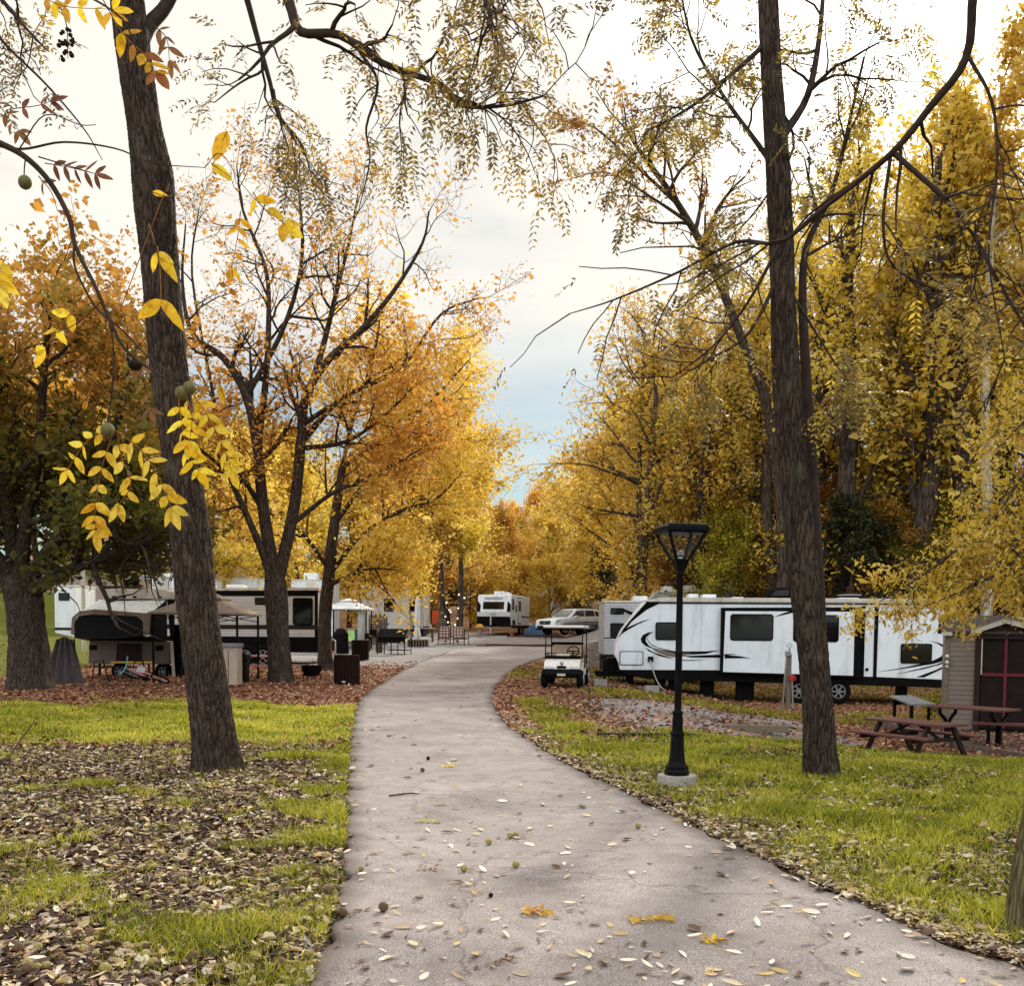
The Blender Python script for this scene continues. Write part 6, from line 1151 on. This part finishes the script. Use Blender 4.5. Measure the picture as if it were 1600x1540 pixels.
# string lights, ornaments
q = P(706, 1008, 66); bs = np.array([q[0], 66, T(q[0], 66)]); t = thing('string_lights', 'strings of glowing white globe bulbs hung between the trunks at the bend', 'string lights', bs)
bp = [(717, 929), (725.5, 934), (697.5, 941.6), (716, 950), (702, 952.6), (704, 956), (696, 963), (715, 966), (700, 972), (711, 976)]
for x, y in bp: b_ = MB().ball((0, 0, 0), .062, 10).build('bulb', M['bulb'], t, smooth=True); b_.location = tuple(P(x, y, 61.5)-bs)
wr_ = MB(); order = sorted(range(10), key=lambda k: (bp[k][0] < 708, bp[k][1]))
for a, b in zip(order[:-1], order[1:]): wr_.bar(tuple(P(*bp[a], 61.52)-bs), tuple(P(*bp[b], 61.52)-bs), .012)
wr_.build('wire', M['black'], t)
for px, lb in ((692, 'left of the two dark trunks draped with string lights'), (717, 'right of the two dark trunks draped with string lights')):
    q = P(px, 1000, 64); tt = thing('twin_trunk', lb, 'tree', (q[0], 64, T(q[0], 64)), 0, 'twin trunks at the bend'); tr_ = Tree(int(px)); pts, rad = tr_.limb((0, 0, -.2), (0, 0, 1), 7, .24, .1, 8, .05, .1); tr_.sprout(pts, rad, 2, 1.2, (8, 4), (R(25), R(55)), .7, .06); tr_.mesh('trunk', M['barkfar'], tt); tr_.leaves('crown', 6000, Y['yellow'], tt, .16, .25)
q = P(690, 992, 63); t = thing('carved_statue', 'brown carved wooden figure standing before the left lit trunk', 'statue', (q[0], 63, T(q[0], 63))); MB().lathe([(.22, 0), (.25, .3), (.22, .7), (.28, 1.0), (.2, 1.25), (.13, 1.3), (.19, 1.45), (.16, 1.62), (0, 1.7)], 12).build('figure', M['fence'], t, smooth=True)
q = P(679, 980, 64); t = thing('garden_flag', 'orange garden flag hanging beside the carved figure', 'flag', (q[0], 64, T(q[0], 64))); MB().bar((-.2, 0, 0), (-.2, 0, 1.9), .03).build('pole', M['black'], t); MB().add([(-.18, 0, .9), (.25, .03, .95), (.27, 0, 1.75), (-.18, .03, 1.75)], [(0, 1, 2, 3)]).build('cloth', surf('orange_cloth', (.5, .07, .02), .8, .3, 8.), t)
q = P(750, 992, 68); t = thing('garden_gnome', 'small pale garden figure with round yellow hat beside the compact trailer', 'ornament', (q[0], 67, T(q[0], 67))); MB().lathe([(.16, 0), (.18, .25), (.13, .5), (.15, .62)], 12).build('body', M['conc'], t, smooth=True); MB().lathe([(.3, .6), (.28, .68), (.18, .8), (0, .86)], 14).build('hat', M['yellow'], t, smooth=True)
q = P(836, 985, 67); t = thing('tarp_cover', 'blue tarp draped over a heap left of the silver car', 'tarp', (q[0], 72, T(q[0], 72))); mb = MB(); mb.add([(-.75, -.4, 0), (.8, -.5, 0), (.7, .5, 0), (-.7, .5, 0), (-.3, -.2, .62), (.45, -.25, 1.0), (.35, .3, .95), (-.25, .2, .6)], [(0, 1, 5, 4), (1, 2, 6, 5), (2, 3, 7, 6), (3, 0, 4, 7), (4, 5, 6, 7)]); mb.build('sheet', M['blue'], t, bev=.04)
q = P(797, 993, 63); t = thing('flower_pot', 'small terracotta pot beside the compact trailer', 'pot', (q[0]+.1, 66.8, T(q[0], 66.8))); MB().lathe([(.12, 0), (.17, .3), (.19, .3), (.19, .36), (0, .34)], 12).build('pot', surf('terracotta', (.3, .1, .06), .8, .2, 9.), t, smooth=True)
# bicycle lying down
q = hit(224, 1071); t = thing('bicycle', 'pink and teal children bicycle lying on its side in the leaves', 'bicycle', (q[0], q[1], q[2]+.1)); bk = [];
for x in (-.48, .46):
    wh = MB().torusY((x, 0), .25, .022, 0, 26, 6).build('wheel', M['rubber'], t, smooth=True); sp_ = MB()
    for k in range(10): a = k*PI/5; sp_.bar((x, 0, 0), (x+.24*math.cos(a), 0, .24*math.sin(a)), .006)
    sp_.build('spokes', M['alloy'], wh)
fm = MB(); fm.bar((.46, 0, 0), (.12, 0, .38), .035); fm.bar((.12, 0, .38), (0, 0, 0), .035); fm.bar((0, 0, 0), (.46, 0, 0), .03); fm.bar((0, 0, 0), (-.36, 0, .33), .045); fm.bar((.1, 0, .34), (-.36, 0, .38), .04); fm.build('frame', M['pink'], t); MB().bar((-.48, 0, 0), (-.34, 0, .46), .04).build('fork', M['teal'], t); MB().tube([(-.34, -.28, .6), (-.34, -.1, .5), (-.34, .1, .5), (-.34, .28, .6)], .018, 8).build('handlebar', M['teal'], t); MB().rr(-.0, .26, .42, .48, .025, -.08, .08).build('saddle', M['whitetrim'], t); MB().box(-.08, .08, -.12, .12, -.02, .02).build('pedals', M['black'], t)
t.rotation_euler = (R(62), R(6), R(-18)); t.location = (q[0], q[1]+.2, q[2]+.24)
# draped chair, low table with board
q = hit(104, 1068); t = thing('draped_chair', 'chair covered by a dark striped blanket beside the far left maple', 'chair', q); mb = MB(); n_ = 14; rows = [(-.1, 1.32), (-.12, 1.1), (-.2, .7), (-.3, .35), (-.36, .02)]; V = []
for y_, z_ in rows:
    for k in range(n_+1): f = k/n_-.5; wv = .25+.38*(1.3-z_)/1.3; V.append((f*2*wv, y_+.05*math.sin(k*1.9+z_*2), z_+(-.1*abs(f)*2 if z_ > 1 else 0)))
mb.add(V, [(j*(n_+1)+k, j*(n_+1)+k+1, (j+1)*(n_+1)+k+1, (j+1)*(n_+1)+k) for j in range(4) for k in range(n_)]); mb.build('blanket', M['blanket'], t, smooth=True)
for sx_ in (-1, 1): MB().tube([(sx_*.3, .3, 0), (sx_*.28, .0, .5), (sx_*.2, .05, 1.25)], .025, 6).build('frame', M['black'], t)
q = hit(178, 1066); t = thing('camp_table', 'low dark camp table with a yellow board in front of the pop-up camper', 'table', q); MB().box(-.72, .55, 0, .5, .44, .47).build('tabletop', M['mesh'], t, bev=.01); MB().box(-.2, 1.0, .2, .5, .56, .6).build('board', M['yellow'], t)
for x in (-.65, .5): MB().tube([(x, 0, 0), (x+.08, .05, .6), (x+.3, .1, .66), (x+.35, .4, 0)], .018, 6).build('leg', M['black'], t)
MB().bar((.9, .35, 0), (.9, .35, .56), .04).build('leg', M['black'], t)
# vehicles far left
x, _, _ = P(222, 990, 62); zt_ = P(222, 897, 62)[2]; zz = float(T(x, 62))
def roofrig(px0, px1, pyt, D, label, h_=3.3, win_=None):
    S = F/D; pyb = pyt+h_*S; r_, S, w_, hh_ = box_rv('travel_trailer', label, px0, px1, pyb, pyt, D, 2.4, 'white'); return r_, S, pyb
r_, S, pyb = roofrig(196, 246, 898, 56, 'white trailer top with blue-grey window above the pop-up camper'); rwin(r_, S, 196, pyb, 209, 238, 901, 908, mat='gry')
r_, S, pyb = roofrig(244, 330, 903, 60, 'pale trailer roof seen between pop-up camper and big trunk'); MB().box(.2, .9, .6, 1.4, 3.28, 3.6).build('air_conditioner', M['white'], r_, bev=.06)
r_, S, pyb = roofrig(342, 402, 901, 64, 'white trailer roof left of the forked maple'); r_, S, pyb = roofrig(455, 520, 905, 60, 'white trailer roof right of the forked maple'); MB().box(.6, 1.4, .6, 1.4, 3.28, 3.7).build('air_conditioner', M['white'], r_, bev=.06)
r_, S, pyb = roofrig(86, 118, 914, 48, 'white trailer end glimpsed behind the far left maple'); rwin(r_, S, 86, pyb, 93, 110, 926, 938); MB().box(0, .95, -.012, .01, 1.2, 1.32).build('stripe', M['trimdark'], r_); MB().box(0, .95, -.014, .01, 0, .75).build('skirt', M['black'], r_)
q = P(131, 1020, 44); t = thing('utility_pole', 'slim pale utility pole behind the far left maple', 'pole', (q[0], 44, T(q[0], 44))); MB().lathe([(.09, -.2), (.08, 4.6), (0, 4.62)], 10).build('pole', M['whitetrim'], t, smooth=True)
q = P(181, 1000, 52); t = thing('utility_pole', 'thin dark antenna pole above the pop-up camper', 'pole', (q[0], 52, T(q[0], 52))); MB().lathe([(.05, -.2), (.04, 5.8), (0, 5.82)], 8).build('pole', M['darkwood'], t, smooth=True)

# ------------------------------------------------------------------ shed
D = 22.3; q = P(1475, 1138, D); S = F/D; t = thing('shed', 'small tan sided shed with dark red framed double door at right', 'shed', q, R(-21)); u = px_map(1475, 1138, D); Wd_, Hh_ = 3.1, (1138-988)/S
MB().box(0, .6, 0, 2.4, 0, Hh_).build('wall', M['siding'], t); MB().box(1.72, Wd_, 0, 2.4, 0, Hh_).build('wall', M['siding'], t); MB().box(.6, 1.72, .04, 2.4, 0, Hh_+.15).build('wall', M['trimdark'], t)
MB().box(-.03, .05, -.03, .05, 0, Hh_).build('corner_board', M['wood'], t); MB().box(.57, .68, -.05, .06, 0, Hh_+.1).build('door_jamb', M['trimdark'], t); MB().box(1.66, 1.76, -.05, .06, 0, Hh_+.1).build('door_jamb', M['trimdark'], t)
MB().add([(-.12, -.12, Hh_-.02), (Wd_+.1, -.12, Hh_-.02), (Wd_+.1, 1.2, Hh_+.35), (-.12, 1.2, Hh_+.35), (Wd_+.1, 2.55, Hh_-.02), (-.12, 2.55, Hh_-.02)]+[(-.12, -.12, Hh_+.03), (Wd_+.1, -.12, Hh_+.03), (Wd_+.1, 1.2, Hh_+.4), (-.12, 1.2, Hh_+.4), (Wd_+.1, 2.55, Hh_+.03), (-.12, 2.55, Hh_+.03)], [(3, 2, 1, 0), (5, 4, 2, 3), (6, 7, 8, 9), (9, 8, 10, 11), (0, 1, 7, 6), (4, 5, 11, 10), (1, 2, 8, 7), (2, 4, 10, 8), (3, 0, 6, 9), (5, 3, 9, 11)]).build('roof', M['shingle'], t)
gb = [(.48, Hh_+.02), (1.14, Hh_+.27), (1.85, Hh_+.06)]; MB().add([(.62, -.08, Hh_-.12), (1.72, -.08, Hh_-.12), (1.72, -.08, Hh_+.06), (1.14, -.08, Hh_+.24), (.62, -.08, Hh_+.04)], [(0, 1, 2, 3, 4)]).build('gable', M['trimdark'], t)
gr = MB()
for a, b in ((gb[0], gb[1]), (gb[1], gb[2])): gr.bar((a[0], -.16, a[1]), (b[0], -.16, b[1]), .05, .11)
gr.build('barge_board', M['whitetrim'], t); MB().add([(.48, -.2, Hh_+.08), (1.14, -.2, Hh_+.33), (1.14, .9, Hh_+.33), (.48, .9, Hh_+.08), (1.85, -.2, Hh_+.12), (1.85, .9, Hh_+.12)], [(0, 1, 2, 3), (1, 4, 5, 2)]).build('gable_roof', M['shingle'], t)
MB().box(-.11, .1, -.14, -.1, Hh_-.06, Hh_+.02).build('fascia', M['whitetrim'], t)
dr_ = MB().box(.7, 1.64, -.02, .03, .05, 2.03).build('door', M['door'], t)
MB().box(1.14, 1.20, -.05, -.022, .06, 2.0).build('stile', M['doorred'], dr_); MB().box(.72, 1.62, -.048, -.024, 1.17, 1.24).build('mid_rail', M['doorred'], dr_)
MB().box(.69, .715, -.06, .0, 1.2, 2.03).build('door_frame', M['whitetrim'], dr_); MB().box(1.625, 1.65, -.06, .0, .05, 2.03).build('door_frame', M['whitetrim'], dr_); MB().box(.69, 1.65, -.062, .0, 2.03, 2.055).build('door_frame', M['whitetrim'], dr_)
for z_ in (1.58, 1.45, 1.36): MB().ball((.02, -.07, z_), .045 if z_ > 1.4 else .035, 10).build('wall_globe', M['lamp'], t, smooth=True)
pq = hit(1475, 1182)
# patio edge
z0 = q[2]-.03; pts2 = [(9.1, 17.6), (13.5, 15.4), (17, 15.4), (17, 24.5), (8.9, 24.5), (8.6, 19.5)]; n = len(pts2)
pa = MB().add([(x, y, z0-.5) for x, y in pts2]+[(x, y, z0) for x, y in pts2], [tuple(range(n, 2*n))]+[(i, (i+1) % n, n+(i+1) % n, n+i) for i in range(n)]).build('patio', M['patio'], None); tag(pa, kind='structure')
p_ = rng.random((5200, 2))*[6.5, 7.6]+[8.8, 16.2]; n = len(p_); ok = (p_[:, 1] > 17.9-.5*(p_[:, 0]-9.1)); p_ = p_[ok]; n = len(p_); a = rng.random(n)*6.28
V, Qd = rhomb(np.stack([p_[:, 0], p_[:, 1], np.full(n, z0)+.01+rng.random(n)*.03], 1), np.stack([np.cos(a), np.sin(a), rng.normal(0, .2, n)], 1), np.stack([rng.normal(0, .4, n), rng.normal(0, .4, n), np.ones(n)], 1), .085*rng.uniform(.6, 1.3, n), .05*rng.uniform(.7, 1.3, n)); o = np_mesh('leaf_litter', V, Qd, M['litB'], t=rng.random(n)); tag(o, 'brown leaves scattered over the raised patio by the shed', 'leaf litter', kind='stuff')
# picnic tables
c_ = P(1428, 1150, 15.2); picnic('picnic_table', 'dark red picnic table on the grass right of the slender trunk', (c_[0], 15.2, float(T(c_[0], 15.2))), R(-62), M['redwood'], 1.83, .68, .78)
c_ = P(1520, 1130, 19.6); t = thing('patio_table', 'second red table with branching iron legs on the patio before the shed', 'picnic table', (c_[0], 19.6, z0), R(-50)); Lt = 1.5
tp = MB()
for i in range(5): tp.box(-Lt/2, Lt/2, -.36+i*.145, -.36+i*.145+.135, .66, .70)
tp.build('tabletop', M['redwood'], t, bev=.008)
for x in (-.5, .5):
    MB().bar((x, 0, 0), (x, 0, .35), .09).build('leg', M['iron'], t)
    for s_ in (-1, 1): MB().tube([(x, 0, .3), (x, s_*.12, .45), (x, s_*.3, .55), (x, s_*.33, .67)], .035, 8).build('leg_arm', M['iron'], t, smooth=True)
c_ = P(1575, 1150, 19.0); t = thing('bench', 'low red plank bench at the right edge of the patio', 'bench', (c_[0]+.25, 18.9, z0), R(-28)); MB().box(-.9, .9, -.14, .14, .4, .45).build('seat', M['redwood'], t, bev=.008)
for x in (-.6, .6): MB().box(x-.03, x+.03, -.12, .12, 0, .4).build('leg', M['iron'], t)
# grey table
c_ = P(1424, 1118, 22.5); zz = float(T(c_[0], 22.5)); t = thing('grey_table', 'small tilted grey topped table near the rear wheels of the white trailer', 'table', (c_[0], 22.5, P(1424, 1122, 22.5)[2]), R(14)); mb = MB(); mb.box(-.3, .3, -.42, .42, -.02, .02); tp = mb.build('tabletop', M['grey'], t, bev=.006); tp.location = (0, 0, .40); tp.rotation_euler = (R(9), 0, 0)
for x in (-.22, .22):
    for y_ in (-.3, .3): MB().bar((x, y_, -.1), (x, y_, .38+y_*.15), .05).build('leg', M['black'], t)
# water pedestal
q = P(1230, 1099, 29.4); q[2] = float(T(q[0], q[1])); t = thing('utility_pedestal', 'wooden water hookup post with grey pipes, round meter and red valve', 'utility post', q); k_ = q[1]/F
MB().box(-.02, .1, 0, .12, -.1, 88*k_).build('post', M['wood'], t); MB().bar((-.16, -.04, 0), (-.05, -.03, 84*k_), .045).build('pipe', M['alloy'], t); MB().bar((.16, -.04, -.05), (.11, -.03, 55*k_), .045).build('pipe', M['alloy'], t); MB().box(-.1, .06, -.08, .02, 84*k_, 93*k_).build('meter_box', M['alloy'], t, bev=.02); MB().cylY((0.02, 101*k_), .085, -.08, -.02, 20).build('meter_dial', M['lamp'], t); MB().bar((0.02, -.03, 90*k_), (.02, -.03, 100*k_), .04).build('riser', M['alloy'], t)
rv_ = MB(); rv_.box(.02, .16, -.1, .0, 46*k_, 54*k_); rv_.torusY((.14, 50*k_), .07, .016, -.08, 16, 6); rv_.build('valve', M['red'], t, bev=0)
# timbers, blocks, plank
q = hit(1175, 1143); t = thing('wood_plank', 'weathered timber plank lying on the gravel between lamp and slender trunk', 'plank', q, R(-10)); MB().box(-.62, .62, -.07, .07, 0, .13).build('timber', M['wood'], t, bev=.01)
q = hit(1010, 1152); t = thing('landscape_timber', 'dark low timber edging half hidden in grass behind the lamp post', 'timber', q); MB().box(-.75, .75, -.06, .06, -.03, .07).build('timber', M['trimdark'], t, bev=.01)
for px, py, lb in ((937, 1071, 'grey concrete block between golf cart and trailer hitch'), (1018, 1082, 'grey concrete block under the white trailer near its power cord')):
    q = hit(px, py); t = thing('concrete_block', lb, 'block', q, R(8)); MB().box(-.2, .2, -.1, .1, 0, .19 if px < 1000 else .2).build('block', M['conc'], t, bev=.01)
q = hit(1508, 1128); 
for i, (px, py) in enumerate([(1455, 1120), (1462, 1112)]):
    q = hit(px, py); t = thing('weed_clump', ('leafy weed clump against the shed corner', 'taller leafy weed behind the clump at the shed corner')[i], 'plant', q); n = 260; c_ = rng.normal(0, .12, (n, 3))+[0, 0, .3]; V, Qd = rhomb(c_, rng.normal(0, 1, (n, 3)), rng.normal(0, 1, (n, 3))+[0, 0, 1], np.full(n, .09), np.full(n, .045)); np_mesh('foliage', V, Qd, Y['olive'], t, t=rng.random(n)*.6); MB().bar((0, 0, -.05), (0, 0, .4), .02).build('stem', M['twig'], t)
# fallen branches
for i, (l_, lb) in enumerate([([(10, 1192), (30, 1178), (48, 1166), (60, 1160)], 'crooked dead stick on the leaves at far left'), ([(215, 1192), (220, 1176), (222, 1160)], 'short upright twig in the leaves left of the big trunk'), ([(608, 1248), (640, 1244), (655, 1245)], 'thin dark stick lying on the path')]):
    pts = np.array([hit(x, y) for x, y in l_]); pts[:, 2] += .03+(.12 if i == 0 else .02)*np.arange(len(pts))*(i < 2); pts, rad = smooth_line(pts, np.linspace(.016 if i == 0 else .009, .005, len(pts)), 4); b0 = pts[0].copy(); o = MB().tube(pts-b0, rad, 7).build('fallen_stick', M['twig'], None, smooth=True); o.location = b0; tag(o, lb, 'stick')

# ------------------------------------------------------------------ leaves and nuts lying about
def leaf_mesh(seed, Ln, Wd):
    random.seed(seed); mb = MB(); leaflet(mb, np.array([-Ln/2, 0, .006]), np.array([1, random.uniform(-.2, .2), random.uniform(0, .12)]), np.array([random.uniform(-.25, .25), random.uniform(-.5, .5), 1]), Ln, Wd, random.uniform(-.25, .3)); return np.array(mb.v), np.array(mb.f)
base = []
for k in range(8):
    V, Qd = leaf_mesh(100+k, .075, .026 if k < 6 else .04); o = np_mesh('fallen_leaf', V, Qd, M['litA'], t=np.full(len(Qd), [1., .96, .92, .78, .99, .86, .74, .5][k])); base.append(o)
gl = 'fallen leaves scattered on the asphalt path'; lb = 'single fallen leaf lying flat on the asphalt path'
spots = []; rl = np.random.default_rng(77)
while len(spots) < 290:
    y_ = 4.4*(17/4.4)**(rl.random()**1.15); x_ = rl.uniform(-.5*y_-.1, .5*y_+.2)
    if XL(y_)+.03 < x_ < XR(y_)-.03 and rl.random() < .5+.5*(nz(np.array(x_), np.array(y_), 1.5, 4.) > .0): spots.append((x_, y_))
for i, (x_, y_) in enumerate(spots):
    o = base[i] if i < 8 else base[i % 8].copy()
    if i >= 8: COL.objects.link(o)
    s_ = rl.uniform(.75, 1.45)*(1 if y_ < 9 else 1.25); o.location = (x_, y_, float(T(x_, y_))+.02); o.rotation_euler = (rl.normal(0, .1), rl.normal(0, .1), rl.random()*6.28); o.scale = (s_, s_*rl.uniform(.7, 1.2), s_); tag(o, lb, 'leaf', gl)
k = 5600; y_ = 4.4*(56/4.4)**(rl.random(k)**.9); x_ = rl.uniform(-.5, .5, k)*y_*1.06; ok = (x_ > XL(y_)+.02) & (x_ < XR(y_)-.02) & (rl.random(k) < .25+.9*np.exp(-np.minimum(x_-XL(y_), XR(y_)-x_)/.25)); x_, y_ = x_[ok], y_[ok]; n = len(x_); a = rl.random(n)*6.28
sz = np.where(y_ > 16, .10, .05)*rl.uniform(.4, 1.3, n); V, Qd = rhomb(np.stack([x_, y_, T(x_, y_)+.022], 1), np.stack([np.cos(a), np.sin(a), rl.normal(0, .1, n)], 1), np.stack([rl.normal(0, .2, n), rl.normal(0, .2, n), np.ones(n)], 1), sz, sz*.42); o = np_mesh('leaf_litter', V, Qd, M['litA'], t=np.where(y_ > 20, .3+.3*rl.random(n), .3+.7*rl.random(n))); tag(o, 'small leaf fragments and crumbs strewn on the path', 'leaf litter', kind='stuff')
M['nutgreen'] = surf('green_husk', (.38, .31, .09), .7, .45, 40., (.16, .12, .03), bump=.3, bscale=200.); M['nutbrown'] = surf('brown_husk', (.17, .095, .045), .8, .4, 40., (.06, .03, .015), bump=.3, bscale=200.)
nut = MB().ball((0, 0, 0), .024, 14, .98).build('walnut', M['nutgreen'], None, smooth=True)
first = True
def drop(px, py, label, group, mt, s_=1., xyz=None):
    global first
    q = hit(px, py) if xyz is None else xyz; o = nut if first else nut.copy()
    if not first: COL.objects.link(o)
    first = False; o.location = (q[0], q[1], q[2]+.024*s_+(.014 if onpath(np.array(q[0]), np.array(q[1])) else .012)); o.scale = (s_,)*3; o.rotation_euler = (random.random()*3, random.random()*3, 0); setmat(o, M[mt]); tag(o, label, 'walnut', group)
for px, py, mt, s_, lb in [(735+62, 1312, 'nutgreen', 1, 'green walnut left of a touching pair on the path'), (806, 1311, 'nutgreen', .95, 'green walnut right of a touching pair on the path'), (764, 1323, 'nutgreen', .95, 'lone green walnut in front of the touching pair on the path'), (725, 1365, 'nutgreen', 1, 'green walnut on the path, left of the two in its row'), (806, 1360, 'nutgreen', 1.05, 'green walnut on the path, right of the two in its row'), (564, 1364, 'nutgreen', .8, 'small olive walnut near the left path edge'),
                           (599, 1428, 'nutbrown', 1.2, 'brown half rotten walnut on the path, lowest in view'), (535, 1437, 'nutbrown', 1.2, 'tan walnut on the left path edge'), (523, 1441, 'huskdark', 1., 'black rotted walnut beside the tan one'), (997, 1297, 'nutgreen', 1, 'dark green walnut alone on the right half of the path'), (535, 1320, 'nutbrown', .95, 'brown walnut on the left edge farther up the path'), (660, 1208, 'nutbrown', 1.1, 'olive walnut far up the path'), (669, 1189, 'huskdark', 1., 'black walnut farthest up the path'), (1016, 1254, 'nutgreen', 1.0, 'walnut in the leaves left of the lamp footing'), (515, 1400, 'nutbrown', 1.1, 'brown walnut pair member at the lawn edge by the path'), (505, 1401, 'nutbrown', 1., 'darker walnut touching its neighbour at the lawn edge'), (767, 1405, 'huskdark', .6, 'small black nut fragment on the path centre')]:
    drop(px, py, lb, 'walnuts lying on and beside the path', mt, s_)
gl2 = 'walnuts scattered among the lawn leaves'
rw = np.random.default_rng(5); cnt = 0
while cnt < 110:
    y_ = 4.6*(12/4.6)**rw.random(); x_ = rw.uniform(-.5*y_-.2, XL(y_)-.05); drop(0, 0, 'tan green walnut lying among the leaves of the left lawn', gl2, ('nutgreen', 'nutbrown')[int(rw.random() < .4)], rw.uniform(.8, 1.2), np.array([x_, y_, float(T(x_, y_))])); cnt += 1
# fallen compound leaves on the path
def fallen_sprig(px, py, ang, n, Ln, mat, tm_, label):
    q = hit(px, py); mb = MB(); random.seed(int(px)); d = np.array([math.cos(ang), math.sin(ang), 0.]); s_ = np.array([-d[1], d[0], 0])
    for i in range(n):
        p = d*(i*.032); 
        for sg in (-1, 1): leaflet(mb, p+np.array([0, 0, random.uniform(.004, .02)]), nrm(s_*sg*.8+d*random.uniform(.3, .8)+np.array([0, 0, random.uniform(-.05, .12)])), np.array([random.gauss(0, .3), random.gauss(0, .3), 1]), Ln*random.uniform(.7, 1.15), Ln*.38, random.uniform(-.2, .3))
    V, Qd = np.array(mb.v), np.array(mb.f); tt = np.clip(np.repeat(np.random.default_rng(int(py)).normal(tm_, .18, len(Qd)//12+1), 12)[:len(Qd)], 0, 1); o = np_mesh('fallen_sprig', V, Qd, mat, t=tt); o.location = (q[0], q[1], q[2]+.018); tag(o, label, 'leaf', 'fallen compound leaves on the path')
for a in [(985, 1445, .2, 8, .08, Y['near'], .7, 'large pale yellow fallen compound leaf on the right half of the path'), (650, 1287, .05, 7, .06, M['blade'], .7, 'green fallen compound leaf on the middle of the path'), (815, 1432, .1, 5, .09, Y['near'], .35, 'orange-yellow curled fallen leaf cluster on the path centre'), (765, 1512, .6, 5, .05, Y['nearbrown'], .5, 'crumpled brown leaf cluster at the bottom centre of the path'), (1095, 1476, .1, 4, .07, Y['near'], .45, 'yellow fallen leaf cluster near the bottom right of the path'), (655, 1362, .0, 4, .05, Y['nearbrown'], .8, 'small tan leaf cluster left of the walnuts on the path'), (690, 1200, .2, 5, .07, Y['near'], .8, 'yellow fallen sprig far up the path')]: fallen_sprig(*a)
# broad-leaved weeds in the lawns
gw = 'broad leaved weeds in the grass'; wsrc = None
wsp = [(150, 1425), (185, 1432), (118, 1447), (1085, 1240), (1040, 1238), (1180, 1248), (1262, 1300), (960, 1195), (1110, 1160), (470, 1290), (420, 1290), (480, 1370)]
for i, (px, py) in enumerate(wsp):
    q = hit(px, py)
    if i == 0:
        mb = MB(); random.seed(4)
        for k in range(9): a = k*.7+random.random()*.3; leaflet(mb, np.array([0, 0, .0]), np.array([math.cos(a), math.sin(a), random.uniform(.35, 1.1)]), np.array([-math.cos(a)*.4, -math.sin(a)*.4, 1]), random.uniform(.09, .15), .035, .6)
        V, Qd = np.array(mb.v), np.array(mb.f); wsrc = o = np_mesh('weed', V, Qd, M['blade'], t=np.repeat(np.random.default_rng(1).uniform(.35, .75, 9), 12)[:len(Qd)])
    else: o = wsrc.copy(); COL.objects.link(o)
    o.location = q; o.rotation_euler = (0, 0, i*1.3); o.scale = (random.uniform(.7, 1.1),)*3; tag(o, 'broad leaved green weed rosette growing in the lawn', 'weed', gw)
bpy.context.view_layer.update()
